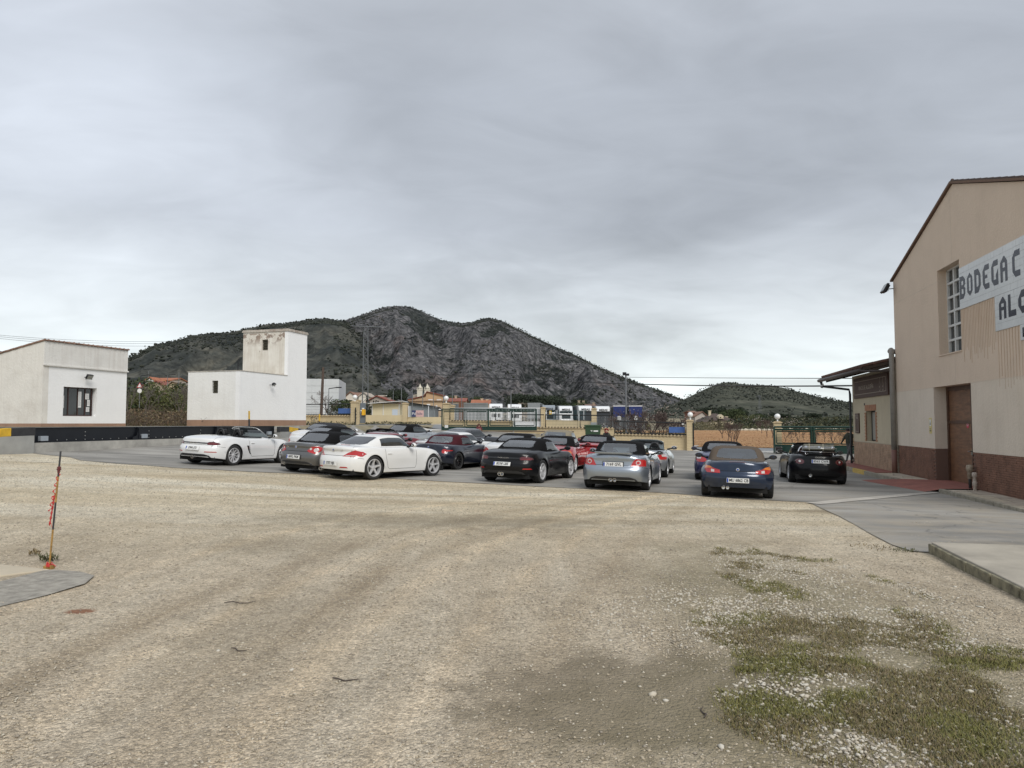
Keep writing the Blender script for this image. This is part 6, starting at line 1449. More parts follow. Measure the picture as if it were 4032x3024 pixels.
# ---- shop annex beyond
an = thing('shop_annex', 'low cream winery shop with pale brick plinth, dark tiled eaves and brown name board', 'building', (F0.x, F0.y, FZ), math.atan2(-FD.y, -FD.x))
xe = fpx(3360, 1700)[0]; hA = fpx(3364, 1481)[1]; pzA = pz
awm = stucco('annex_render', (.56, .49, .36), .07, .22, (.40, .34, .24), .25, .35, 12)
w0 = fpx(3405, 1700)[0]; w1 = fpx(3456, 1700)[0]; wt = fpx(3430, 1617)[1]; wb0 = pzA+.06
xc0 = fpx(3412, 1700)[0]; xc1 = fpx(3449, 1700)[0]
aw = MB(); aw.box(xe, xc0, 0, .35, pzA, hA); aw.box(xc1, -.002, 0, .35, pzA, hA+.0); aw.box(xc0, xc1, 0, .35, pzA, wb0); aw.box(xc0, xc1, 0, .35, wt, hA); aw.box(xe, xe+.3, .35, 9, 0, hA); aw.box(xe+.3, -.3, 8.7, 9, 0, hA); aw.build('wall', awm, an)
co = MB(); co.box(xe+.001, -.002, .05, .35, 0, pzA); co.build('plinth_core', mortar_p, an)
brick_field(an, xe, -.02, .0, pzA, .0, .05, .27, .068, brick_p, mortar_p, 290)
# brick surround of the window
for k in range(7):
    b_ = MB(); u = xc0-.12+(xc1-xc0+.24)*k/7; b_.box(u+.006, u+(xc1-xc0+.24)/7-.006, -.025, .03, wt+.002, wt+.26); b_.build('lintel_brick', mat('brick_orange', (.40, .20, .115), .85, var=.25, vscale=5), an)
nk = int((wt-wb0)/.075)
for k in range(nk):
    for s_, u in ((-1, xc0), (1, xc1)):
        ln_ = .13 if k % 2 else .22; b_ = MB(); a0, a1 = (u-ln_, u) if s_ < 0 else (u, u+ln_); b_.box(a0, a1, -.02, .03, wb0+k*.075+.005, wb0+(k+1)*.075-.005); b_.build('quoin_brick', MATS['brick_orange'], an)
aw_ = MB(); aw_.box(xc0, xc0+.06, .22, .27, wb0, wt); aw_.box(xc1-.05, xc1, .22, .27, wb0, wt); aw_.box(xc0, xc1, .22, .27, wb0, wb0+.06); aw_.box(xc0, xc1, .22, .27, wt-.06, wt); awo = aw_.build('window', dkmetal, an)
p_ = MB(); p_.box(xc0+.06, (xc0+xc1)/2-.05, .24, .25, wb0+.06, wt-.06); p_.build('shutter', mat('pale_shutter', (.34, .33, .29), .7), awo); p_ = MB(); p_.box((xc0+xc1)/2-.05, xc1-.05, .245, .255, wb0+.06, wt-.06); p_.build('pane', glassw, awo)
# roof with overhanging eaves
eo = 1.15; zg = fpx(3364, 1481)[1]+.0
rfm = mat('eaves_timber', (.045, .030, .022), .8)
ar_ = MB(); ar_.prism([(-eo, hA-.12), (9.2, hA+2.2), (9.2, hA+2.32), (-eo, hA-.02)], xe-.9, -.03, 'YZ'); aro = ar_.build('roof', rfm, an)
for k in range(12):
    b_ = MB(); u = xe-.6+k*(-.1-(xe-.6))/11; b_.prism([(-eo+.1, hA-.24), (.3, hA+.10), (.3, hA+.2), (-eo+.1, hA-.13)], u-.05, u+.05, 'YZ'); b_.build('rafter', rfm, aro)
nt_ = int((-.05-(xe-.9))/.215)
for k in range(nt_):
    u = xe-.9+.11+k*.215
    for j in range(3):
        t_ = MB(); y0 = -eo-.06+j*.42; t_.tube([(u, y0, hA+.03+(y0+eo)*.226), (u, y0+.46, hA+.05+(y0+.46+eo)*.226)], [.085, .07], 8); t_.build('roof_tile', mat('aged_tile', (.10, .052, .038), .9, var=.5, vscale=6), aro)
vg = MB(); vg.prism([(-.1, hA-.05), (2.2, hA+.47), (2.2, hA+.62), (-.1, hA+.10)], -.35, -.031, 'YZ'); vg.build('verge', stucco('mossy_verge', (.34, .30, .23), .3, .5, (.12, .10, .07), .5), aro)
gt = MB()
for k in range(9):
    a = PI+PI*k/8; 
gt.tube([(xe-1.15, -eo-.13, hA-.12), (-.02-.0, -eo-.13, hA-.16)], .085, 10); gt.tube([(-.02, -eo-.13, hA-.18), (-.02, -.25, hA-.18), (-.04, -.10, hA-.25), (-.05, -.06, hA-.9)], .05, 8); gt.build('gutter', mat('gutter_brown', (.055, .042, .036), .5), an, smooth=True)
dp = MB(); dp.tube([(xe-.75, -eo-.13, hA-.2), (xe-.75, -eo-.05, hA-.42), (xe-.12, -.12, hA-.62), (xe-.03, -.10, hA-.85), (xe-.03, -.10, .12), (xe-.10, -.2, .04), (xe-.22, -.32, .03)], .055, 10); dp.build('downpipe', mat('black_pipe', (.014, .014, .015), .45), an, smooth=True)
for z_ in (.9, 2.2):
    b_ = MB(); b_.box(xe-.10, xe+.04, -.17, 0, z_, z_+.04); b_.build('pipe_bracket', dkmetal, an)
cmm = thing('security_camera', 'white dome security camera hanging under the far corner of the shop eaves', 'camera', wpt(an, xe-.78, -eo-.06, hA-.30)); b_ = MB(); b_.tube([(0, 0, .15), (0, 0, .02)], .03, 8); b_.lathe([(.07, .02), (.09, -.08), (.09, -.12)], 14); b_.build('housing', white_paint, cmm, smooth=True); b_ = MB(); b_.sphere((0, 0, -.12), .085, 14, 8); b_.build('dome', gloss_m, cmm, smooth=True)
# name board
sx0, szt = fpx(3367.5, 1494); sx1 = fpx(3502.5, 1466)[0]; szb = fpx(3367.5, 1571)[1]
bm_ = mat('board_brown', (.075, .038, .028), .55, var=.12, vscale=5); lt = mat('board_cream', (.42, .36, .30), .6)
bd = MB(); bd.box(sx0, sx1, -.09, -.001, szb, szt); bdo = bd.build('name_board', bm_, an, bevel=.008)
fr = MB(); zA, zB = szb+.16, szt-.16; xA, xB = sx0+.22, sx1-.22
for (a, b_, c_, d_) in ((xA, xB, zA, zA+.02), (xA, xB, zB-.02, zB), (xA, xA+.02, zA+.02, zB-.02), (xB-.02, xB, zA+.02, zB-.02)): fr.box(a, b_, -.096, -.0905, c_, d_)
fr.build('board_line', lt, bdo)
WBd = sx1-sx0
text('lettering', 'VINOS DE ALGUEÑA', (szt-szb)*.285, lt, bdo, (sx0+WBd*.40, -.0925, (szb+szt)/2-.02), (PI/2, 0, 0), .002, 1.0)
for k in range(2):
    bt = MB(); u = sx0+WBd*(.80+.08*k); zc_ = (szb+szt)/2; bt.prism([(u-.08, zA+.05), (u+.08, zA+.05), (u+.08, zc_+.02), (u+.03, zc_+.14), (u+.03, zB-.02), (u-.03, zB-.02), (u-.03, zc_+.14), (u-.08, zc_+.02)], -.096, -.0905, 'XZ'); bto = bt.build('bottle_outline', lt, bdo)
    bt = MB(); bt.prism([(u-.062, zA+.068), (u+.062, zA+.068), (u+.062, zc_+.01), (u+.017, zc_+.13), (u+.017, zB-.035), (u-.017, zB-.035), (u-.017, zc_+.13), (u-.062, zc_+.01)], -.0985, -.0965, 'XZ'); bt.build('bottle_fill', bm_, bto)
    bt = MB(); bt.prism([(u-.04, zc_-.12), (u+.04, zc_-.12), (u, zc_-.04)], -.1005, -.0988, 'XZ'); bt.build('bottle_mark', lt, bto)
t0x, t0z = fpx(3370, 1628); t1x, t1z = fpx(3387, 1706)
b_ = MB(); b_.box(t0x, t1x, -.05, -.001, t1z, t0z); tbo = b_.build('shop_sign', bm_, an, bevel=.006)
fr = MB(); 
for (a, b2, c_, d_) in ((t0x+.07, t1x-.07, t0z-.09, t0z-.075), (t0x+.07, t1x-.07, t1z+.075, t1z+.09), (t0x+.07, t0x+.085, t1z+.09, t0z-.09), (t1x-.085, t1x-.07, t1z+.09, t0z-.09)): fr.box(a, b2, -.055, -.0505, c_, d_)
fr.build('board_line', lt, tbo); text('lettering', 'TIENDA', .17, lt, tbo, ((t0x+t1x)/2, -.0525, (t0z+t1z)/2+.25), (PI/2, 0, 0), .002, .75)
q = fpx(3404.5, 1592); b_ = MB(); b_.box(q[0]-.09, q[0]+.07, -.012, -.001, q[1]-.05, q[1]+.05); b_.build('house_number', iron_m, an)
# grey rain pipe at the joint of the two buildings
gpipe = mat('grey_pipe', (.27, .25, .22), .6, var=.15, vscale=4); q = fpx(3531, 1375)
gp1 = MB(); gp1.tube([(-.45, .25, q[1]-.05), (-.30, -.10, q[1]-.02), (-.05, -.13, q[1]), (.0, -.13, q[1]-.15), (.0, -.13, 1.0)], .10, 12); rp = thing('rain_pipe', 'thick grey rain pipe at the joint between shop and hall, reddish at its foot', 'pipe', (F0.x, F0.y, FZ), win.rotation_euler.z); gp1.build('upper_pipe', gpipe, rp, smooth=True)
gp2 = MB(); gp2.tube([(0, -.13, 1.0), (0, -.13, .0)], .101, 12); gp2.build('painted_foot', mat('pipe_red', (.20, .10, .075), .6), rp, smooth=True)
q = fpx(3500, 1135); floodlight('floodlight', 'large black floodlight high on the far corner of the winery hall', wpt(win, .05, 0, q[1]-.1), win.rotation_euler.z+.0, -.5, .50)
# hydrant and stub pipe by the door
q = fpx(3829, 1850); pt = thing('standpipe', 'rusty standpipe with a bulky valve head just right of the wooden door', 'pipe', wpt(win, dx1+.15, -.16, 0), win.rotation_euler.z)
b_ = MB(); b_.tube([(0, 0, -.05), (0, 0, .72)], .045, 10); b_.build('pipe', mat('dirty_black_pipe', (.03, .03, .03), .6, var=.4, vscale=12), pt, smooth=True)
b_ = MB(); b_.lathe([(.05, .40), (.07, .42), (.07, .62), (.09, .64), (.10, .72), (.085, .80), (.0, .82)], 14); b_.lathe([(.0, -.14), (.05, -.14), (.055, .0)], 12, 'X', (0, 0, .72)); b_.build('valve_head', mat('weathered_pipe', (.33, .27, .20), .7, var=.4, vscale=18), pt, smooth=True)
q = fpx(3868, 1880); pt = thing('stub_pipe', 'short pale jointed stub pipe further right of the wooden door', 'pipe', wpt(win, q[0], -.20, 0), win.rotation_euler.z)
b_ = MB(); b_.lathe([(.05, -.05), (.05, .22), (.065, .24), (.065, .34), (.05, .36), (.05, .48), (.07, .50), (.07, .60), (.045, .62), (0, .62)], 12); b_.build('pipe', mat('pale_pipe', (.45, .38, .32), .7, var=.3, vscale=18), pt, smooth=True)
# pavement along the facade
kerb_m = mat('kerb_grey', (.30, .27, .21), .9, var=.3, vscale=6, bump=.3); kyel = mat('kerb_faded_yellow', (.55, .38, .10), .85, var=.2, vscale=6)
PV = .16; zpav = lambda x_: .17
pav = thing('pavement', None, None, (F0.x, F0.y, FZ), win.rotation_euler.z); pav['kind'] = 'structure'
b_ = MB(); b_.box(dx1+.5, xn+4, -.95, .02, -.2, .085); b_.build('base', mat('paving_mortar', (.22, .19, .15), .95), pav)
b_ = MB(); b_.box(-.0, dx0-.6, -.95, .02, -.2, .085); b_.build('base', MATS['paving_mortar'], pav)
flagm = [mat('flag_a', (.46, .40, .30), .85, var=.15, vscale=6), mat('flag_b', (.40, .34, .27), .85, var=.15, vscale=6), mat('flag_c', (.50, .44, .35), .85, var=.15, vscale=6)]
def crazy(x0, x1, y0, y1, z, st_):
    nx_, ny_ = max(1, int((x1-x0)/st_)), max(1, int((y1-y0)/st_))
    g_ = {(i, j): (x0+(x1-x0)*i/nx_+(random.uniform(-.3, .3)*st_ if 0 < i < nx_ else 0), y0+(y1-y0)*j/ny_+(random.uniform(-.3, .3)*st_ if 0 < j < ny_ else 0)) for i in range(nx_+1) for j in range(ny_+1)}
    for i in range(nx_):
        for j in range(ny_):
            q = [g_[i, j], g_[i+1, j], g_[i+1, j+1], g_[i, j+1]]; cx_ = sum(p[0] for p in q)/4; cy_ = sum(p[1] for p in q)/4
            q = [(cx_+(p[0]-cx_)*.94, cy_+(p[1]-cy_)*.94) for p in q]
            if random.random() < .5: k = random.randrange(4); a, b2 = q[k], q[(k+1) % 4]; q.insert(k+1, ((a[0]+b2[0])/2+random.uniform(-.03, .03), (a[1]+b2[1])/2+random.uniform(-.03, .03)))
            t_ = MB(); t_.prism(q, z-.03, z+random.uniform(.008, .02)); t_.build('flagstone', random.choice(flagm), pav)
crazy(dx1+.5, xn+3.5, -.93, -.02, .085, .44); crazy(.1, dx0-.6, -.93, -.02, .085, .40)
k = 0; u = dx1+.35
while u < xn+3.8:
    t_ = MB(); t_.box(u+.006, u+.594, -1.08, -.95, -.2, .11+random.uniform(-.008, .008)); t_.build('kerb_stone', kerb_m, pav, bevel=.012); u += .6
u = xe-3
redpv = mat('red_paving', (.27, .10, .075), .85, var=.2, vscale=2.5, bump=.2)
b_ = MB(); b_.box(xe-3, -.002, -.95, .0, -.2, .11); b_.box(xe-3, xe-.002, 0, 2.5, -.2, .11); b_.build('red_paving', redpv, pav)
while u < dx0-.9:
    t_ = MB(); yl = u < -.7; t_.box(u+.006, u+.594, -1.08, -.95, -.2, .125+random.uniform(-.008, .008)); t_.build('kerb_stone', kyel if yl and int(u*1.3) % 4 else kerb_m, pav, bevel=.012); u += .6
b_ = MB(); b_.add([(dx0-.62, -.95, .11), (dx1+.32, -.95, .11), (dx1+.32, .42, .13), (dx0-.02, .42, .13), (dx0-1.5, -2.3, -.03), (dx1+.1, -1.55, -.03)], [(0, 1, 2, 3), (4, 5, 1, 0), (4, 0, 3)]); b_.add([(dx0-.62, -.95, .11), (dx0-.62, -.95, -.2), (dx0-1.5, -2.3, -.03)], [(0, 1, 2)]); rp_ = b_.build('red_ramp', redpv, None); rp_.location = pav.location; rp_.rotation_euler = pav.rotation_euler; tag(rp_, kind='structure')
# pale concrete strip crossing the asphalt
s1_, s2_ = gp(3190, 1985), gp(3745, 1935); n_ = Vector((s2_.y-s1_.y, -(s2_.x-s1_.x), 0)).normalized()*.14
sheet('concrete_strip', [(s1_.x-n_.x, s1_.y-n_.y), (s2_.x-n_.x, s2_.y-n_.y), (s2_.x+n_.x, s2_.y+n_.y), (s1_.x+n_.x*1.8, s1_.y+n_.y*1.8)], .4, .024, mat('strip_concrete', (.44, .41, .36), .85, var=.2, vscale=3), edge=.04)
# ------------------------------------------------------------------ boundary walls, fences, gates
sandb = stucco('sand_block', (.56, .455, .285), .08, .1, (.35, .27, .17), .12, .2, 20); sandb2 = stucco('sand_render', (.60, .50, .32), .07, .1, (.42, .33, .2), .15, .2, 20); mortw = mat('wall_mortar', (.38, .31, .20), .95)
fblack = mat('fence_black', (.008, .010, .010), .45); fgreen = mat('gate_green', (.006, .035, .024), .45, coat=.2); globe_m = mat('globe_white', (.80, .80, .78), .25, coat=.3); fwhite = mat('fence_white', (.66, .67, .68), .5); fgalv = mat('fence_galvanised', (.30, .32, .33), .5, .4)
bluem = mat('sign_blue', (.055, .12, .32), .6, var=.1, vscale=3); coptile = mat('coping_tile', (.47, .37, .23), .9, var=.25, vscale=5)
def frame2(name, label, cat, p, q, group=None):
    d = (q-p); t_ = thing(name, label, cat, (p.x, p.y, 0), math.atan2(d.y, d.x), group); return t_, math.hypot(d.x, d.y)
def block_wall(label, p, q, zt0, zt1, zb, thick=.22, blocks=True, cop=True, mt=None, group='low sand-coloured boundary walls'):
    """wall from p to q, local x along it, front face at y=0 towards the camera"""
    t_, ln = frame2('boundary_wall', label, 'wall', p, q, group)
    core = MB(); core.prism([(0, zb), (ln, zb), (ln, zt1), (0, zt0)], .008 if blocks else 0, thick, 'XZ'); core.build('core', mortw if blocks else (mt or sandb2), t_)
    if blocks:
        nb = max(1, round(ln/.42)); bl = ln/nb; h = .205
        b_ = MB(); b_.box(.004, bl-.004, -.004, .03, .004, h-.004); bo = b_.build('block', sandb, t_); me = bo.data; bpy.data.objects.remove(bo)
        b_ = MB(); b_.box(.004, bl/2-.004, -.004, .03, .004, h-.004); bo = b_.build('block', sandb, t_); me2 = bo.data; bpy.data.objects.remove(bo)
        r_ = 0; z = min(zt0, zt1)-h
        while z > zb-h:
            x = 0
            if r_ % 2: o = link('block', me2, t_); o.location = (0, random.uniform(-.003, .003), z); x = bl/2
            while x+bl <= ln+.01: o = link('block', me, t_); o.location = (x, random.uniform(-.003, .003), z); x += bl
            if r_ % 2: o = link('block', me2, t_); o.location = (ln-bl/2, 0, z)
            z -= h; r_ += 1
    if cop:
        c_ = MB(); c_.prism([(0, zt0), (ln, zt1), (ln, zt1+.035), (0, zt0+.035)], -.07, thick+.07, 'XZ'); co = c_.build('coping', coptile, t_)
        n_ = int(ln/.26); tmb = MB(); tmb.tube([(0, -.10, .035), (0, thick/2, .07)], .07, 7); to = tmb.build('coping_tile', coptile, co); me = to.data; bpy.data.objects.remove(to)
        for k in range(n_):
            o = link('coping_tile', me, co); f_ = (k+.5)/n_; o.location = (ln*f_, 0, zt0+(zt1-zt0)*f_-.02)
    return t_, ln
def fence_panel(par, x0, x1, z0a, z1a, z0b, z1b, mt, y=.1, r=.045, wires=True, dens=.11, nm='fence_panel'):
    """framed mesh panel between x0 and x1; heights given at both ends"""
    f_ = MB(); f_.tube([(x0, y, z0a), (x1, y, z0b), (x1, y, z1b), (x0, y, z1a), (x0, y, z0a)], r, 4, False); fo = f_.build(nm, mt, par)
    if wires:
        w_ = MB(); n_ = int((x1-x0)/dens)
        for k in range(1, n_):
            f = k/n_; x = x0+(x1-x0)*f; w_.tube([(x, y, z0a+(z0b-z0a)*f), (x, y, z1a+(z1b-z1a)*f)], .004, 3, False)
        for k in range(1, 4):
            f = k/4; w_.tube([(x0, y, z0a+(z1a-z0a)*f), (x1, y, z0b+(z1b-z0b)*f)], .005, 3, False)
        tag(w_.build('wire_mesh', mt, fo), kind='stuff')
    return fo
def pillar(label, px0, px1, ptop, pbase, Y, ball=None, cap=True, name='gate_pillar'):
    a, b_ = at(px0, pbase, Y), at(px1, pbase, Y); w_ = (b_-a).x; zt = at(px0, ptop, Y).z; zb = min(a.z, gz((a.x+b_.x)/2, Y))-.1
    t_ = thing(name, label, 'pillar', ((a.x+b_.x)/2, Y, 0), -.2, 'sand-coloured gate pillars')
    h = .205; z = zt-h; core = MB(); core.box(-w_/2+.012, w_/2-.012, -w_/2+.012, w_/2-.012, zb, zt); core.build('core', mortw, t_)
    while z > zb:
        bb = MB(); bb.box(-w_/2, w_/2, -w_/2, w_/2, z+.005, z+h-.005); bb.build('block', sandb, t_); z -= h
    if cap: c_ = MB(); c_.box(-w_/2-.06, w_/2+.06, -w_/2-.06, w_/2+.06, zt, zt+.07); c_.prism([(-w_/2-.03, zt+.07), (w_/2+.03, zt+.07), (w_/2-.1, zt+.13), (-w_/2+.1, zt+.13)], -w_/2, w_/2, 'XZ'); c_.build('cap', coptile, t_)
    if ball:
        bx, by, br = ball; q = at(bx, by, Y); rr = br/FPX*Y
        g_ = thing('globe_lamp', ball_labels.pop(0), 'lamp', (q.x, q.y, zt+.13), 0, 'white globe lamps on the gate pillars')
        m_ = MB(); m_.lathe([(.07, 0), (.05, .05), (.045, q.z-zt-.13-rr*.9), (.09, q.z-zt-.13-rr*.93), (.09, q.z-zt-.13-rr*.8)], 12); m_.build('stem', fwhite, g_, smooth=True, autos=40)
        m_ = MB(); m_.sphere((0, 0, q.z-zt-.13), rr, 20, 12); m_.build('globe', globe_m, g_, smooth=True)
    return t_
ball_labels = ['white globe lamp on the pillar at the far left gate, left of the lattice mast', 'white globe lamp on the pillar at the left end of the long green sliding gate', 'white globe lamp on the pillar beside the orange field, left of the two right ones', 'white globe lamp on the pillar of the green gate nearest the shop']
# left stretch
def wall_px(label, pxa, Ya, pxb, Yb, ya, yb, base_a, base_b, **k):
    p, q = at(pxa, ya, Ya), at(pxb, yb, Yb); zb = min(at(pxa, base_a, Ya).z, at(pxb, base_b, Yb).z)-.35
    return (*block_wall(label, p, q, p.z, q.z, zb, **k), p, q)
wA, lA, pA, qA = wall_px('low block wall with black mesh panels between the tower building and the far left gate', 1180, 63.3, 1386, 61.8, 1639, 1639, 1696, 1696)
def zrow(t_, p, q, px, py, Ya, Yb):
    """height of a pixel row on the wall plane between its ends"""
    return at(px, py, (Ya+Yb)/2).z
fA = thing('mesh_fence', 'black framed mesh fence on the left wall, with a blue panel', 'fence', wA.location, wA.rotation_euler.z, 'black mesh fences on the low walls')
z0_, z1__ = at(1300, 1633, 62.3).z, at(1300, 1591, 62.3).z
for a, b_ in ((.1, .49), (.53, .99)): fence_panel(fA, lA*a, lA*b_, z0_, z1__, z0_, z1__, fblack)
pm_ = MB(); pm_.box(lA*.735, lA*.975, .03, .06, at(1340, 1628, 62).z, at(1340, 1608, 62).z); pm_.build('blue_panel', bluem, fA)
pillar('left pillar of the far left gateway with a white globe lamp on top', 1384, 1409, 1586, 1696, 61.5, (1398, 1564, 9.2))
g_ = thing('gate_leaf', 'black open gate leaf seen edge on at the far left gateway', 'gate', at(1399, 1696, 61.0), 0); d_ = ray(1399, 1650); d_.z = 0; d_.normalize(); hgt = at(1399, 1605, 61).z-at(1399, 1696, 61).z
m_ = MB(); e1 = d_*3.2; m_.tube([(0, 0, 0.02), (0, 0, hgt)], .05, 6); m_.tube([(e1.x, e1.y, .02+.03), (e1.x, e1.y, hgt)], .04, 6); m_.tube([(0, 0, .1), (e1.x, e1.y, .12)], .035, 5); m_.tube([(0, 0, hgt-.03), (e1.x, e1.y, hgt-.03)], .035, 5)
m_.build('gate_frame', fblack, g_)
for k in range(3):
    m_ = MB(); m_.cbox((0.05, -.03, hgt*(.55+.15*k)), (.08, .06, .10)); m_.build('hinge', fblack, g_)
# wall segments behind the long sliding gate and right of it
wB, lB, pB, qB = wall_px('low block wall behind the long green gate', 1768, 60.6, 2018, 59.2, 1659, 1661, 1702, 1706)
fB = thing('mesh_fence', 'black framed mesh fence seen through the long green gate', 'fence', wB.location, wB.rotation_euler.z, 'black mesh fences on the low walls')
for a, b_ in ((.01, .69), (.73, .99)): fence_panel(fB, lB*a, lB*b_, at(1800, 1655, 60).z, at(1800, 1608, 60).z, at(2000, 1657, 60).z, at(2000, 1611, 60).z, fblack)
wC, lC, pC, qC = wall_px('low block wall with coping tiles between the long green gate and the waste container', 2024, 58.6, 2417, 56.2, 1684, 1688, 1716, 1730)
fC = thing('mesh_fence', 'black framed mesh fence in front of the white lorries', 'fence', wC.location, wC.rotation_euler.z, 'black mesh fences on the low walls')
def lx(ln, pxa, pxb, px): return ln*(px-pxa)/(pxb-pxa)
for a, b_ in ((2026, 2144), (2150, 2278), (2287, 2414)):
    ya, yb = 1681+(a-2024)*.010, 1681+(b_-2024)*.010; fence_panel(fC, lx(lC, 2024, 2417, a), lx(lC, 2024, 2417, b_), at(a, ya, 58.6-(a-2024)/393*2.4).z, at(a, ya-49, 58.6-(a-2024)/393*2.4).z, at(b_, yb, 58.6-(b_-2024)/393*2.4).z, at(b_, yb-49, 58.6-(b_-2024)/393*2.4).z, fblack)
wD, lD, pD, qD = wall_px('lower block wall with coping tiles beside the pillar at the orange field', 2417, 56.1, 2706, 54.5, 1711, 1719, 1750, 1769)
fD = thing('mesh_fence', 'black framed mesh fence carrying a pale blue panel left of the field pillar', 'fence', wD.location, wD.rotation_euler.z, 'black mesh fences on the low walls')
for a, b_ in ((2421, 2554), (2562, 2702)):
    ya, yb = 1705+(a-2417)*.023, 1705+(b_-2417)*.023; Ya, Yb = 56.1-(a-2417)/289*1.6, 56.1-(b_-2417)/289*1.6; fence_panel(fD, lx(lD, 2417, 2706, a), lx(lD, 2417, 2706, b_), at(a, ya, Ya).z, at(a, ya-46, Ya).z, at(b_, yb, Yb).z, at(b_, yb-46, Yb).z, fblack)
m_ = MB(); m_.box(lx(lD, 2417, 2706, 2636), lx(lD, 2417, 2706, 2697), .02, .05, at(2660, 1704, 54.8).z, at(2660, 1681, 54.8).z); m_.build('blue_panel', bluem, fD)
m_ = MB(); m_.box(lx(lD, 2417, 2706, 2686), lx(lD, 2417, 2706, 2695), .02, .05, at(2690, 1673, 54.8).z, at(2690, 1667, 54.8).z); m_.build('white_plate', paper, fD)
pillar('right boundary pillar beside the orange field with a white globe lamp', 2705, 2729, 1659, 1771, 54.3, (2718, 1633, 10.4))
m_ = MB(); q = at(2731, 1771, 54.0); m_.tube([(0, 0, 0), (0, 0, at(2731, 1665, 54).z-q.z)], .05, 6); o = m_.build('gate_post', fblack); o.location = q; tag(o, 'slim black gate post fixed to the field pillar', 'post')
pillar('pillar behind the left end of the long green gate with a white globe lamp', 1746, 1770, 1592, 1700, 60.8, (1757, 1568, 9.6))
# the long green sliding gate
pG, qG = at(1740, 1705, 59.2), at(2111, 1709, 57.2); gG, lG = frame2('sliding_gate', 'long dark green sliding gate with solid lower plate in front of the white yard gate', 'gate', pG, qG)
zb = gz(pG.x, pG.y)+.06; ztp = at(1742, 1681, 59.2).z; ztt = at(1742, 1611, 59.2).z
m_ = MB(); m_.box(0, lG, -.03, .03, zb, ztp-.02); m_.build('lower_plate', fgreen, gG)
m_ = MB(); m_.tube([(0, 0, zb), (0, 0, ztt)], .06, 4); m_.tube([(lG, 0, zb), (lG, 0, ztt-.05)], .06, 4); m_.tube([(lG*.5, 0, zb), (lG*.5, 0, ztt+.02)], .075, 4); m_.tube([(lG*.25, 0, zb), (lG*.25, 0, ztt)], .04, 4); m_.tube([(lG*.75, 0, zb), (lG*.75, 0, ztt)], .04, 4); m_.tube([(0, 0, ztt), (lG, 0, ztt-.03)], .05, 4); m_.tube([(0, 0, ztp), (lG, 0, ztp)], .05, 4); m_.tube([(0, 0, ztt-.13), (lG, 0, ztt-.16)], .03, 4); m_.build('gate_frame', fgreen, gG)
for k in range(4): fence_panel(gG, lG*(k*.25+.02), lG*(k*.25+.23), ztp+.12, ztt-.22, ztp+.12, ztt-.22, fgreen, 0, .042)
for k in range(46):
    m_ = MB(); m_.tube([(lG*(.5+.5*k/46), 0, ztt-.13), (lG*(.5+.5*k/46), 0, ztt-.01)], .016, 4) if k < 0 else m_.box(lG*(.5+.485*k/46)+.02, lG*(.5+.485*k/46)+.055, -.015, .015, ztt-.13, ztt-.03); m_.build('bar', fgreen, gG)
m_ = MB(); m_.box(.25, .55, -.045, -.031, zb+.2, zb+.42); m_.build('white_plate', paper, gG)
m_ = MB(); m_.box(-.2, lG+3, -.12, .12, zb-.10, zb-.03); o = m_.build('gate_track', mat('track_rust', (.10, .07, .05), .8, var=.3, vscale=4), gG)
# the green gate on the right
pR, qR = at(3050, 1786, 50.3), at(3372, 1786, 47.6); gR, lR = frame2('sliding_gate', 'dark green framed gate with solid lower plate beside the shop, almond trees behind it', 'gate', pR, qR)
zb = -.30; ztp, ztt = at(3050, 1754, 50.3).z, at(3050, 1681, 50.3).z
m_ = MB(); m_.box(0, lR, -.03, .03, zb, ztp); m_.build('lower_plate', fgreen, gR)
m_ = MB()
for x_ in (0, lR*.47, lR*.5, lR): m_.tube([(x_, 0, zb), (x_, 0, ztt)], .075, 4)
for z_ in (ztt, ztt-.18, ztp+.02): m_.tube([(0, 0, z_), (lR, 0, z_)], .06, 4)
m_.build('gate_frame', fgreen, gR)
fence_panel(gR, lR*.03, lR*.455, ztp+.16, ztt-.30, ztp+.16, ztt-.30, fgreen, 0, .045, dens=.07); fence_panel(gR, lR*.52, lR*.98, ztp+.16, ztt-.30, ztp+.16, ztt-.30, fgreen, 0, .045, dens=.07)
pillar('pillar at the left end of the green gate nearest the shop, with a white globe lamp', 3049, 3076, 1666, 1760, 50.9, (3061, 1640, 11.2))
q = at(3066, 1786, 49.6); gm_ = thing('gate_motor', 'dark gate motor box with a white reflector at the foot of the right green gate', 'machine', (q.x, q.y, gz(q.x, q.y)), -.2)
m_ = MB(); m_.box(-.22, .22, -.15, .15, 0, .50); m_.build('housing', gloss_m, gm_, bevel=.05); m_ = MB(); m_.sphere((0, -.16, .18), (.17, .06, .10), 12, 7); m_.build('reflector', globe_m, gm_, smooth=True); m_ = MB(); m_.sphere((0, -.22, .18), .04, 8, 6); m_.build('lens', ink_m, gm_)
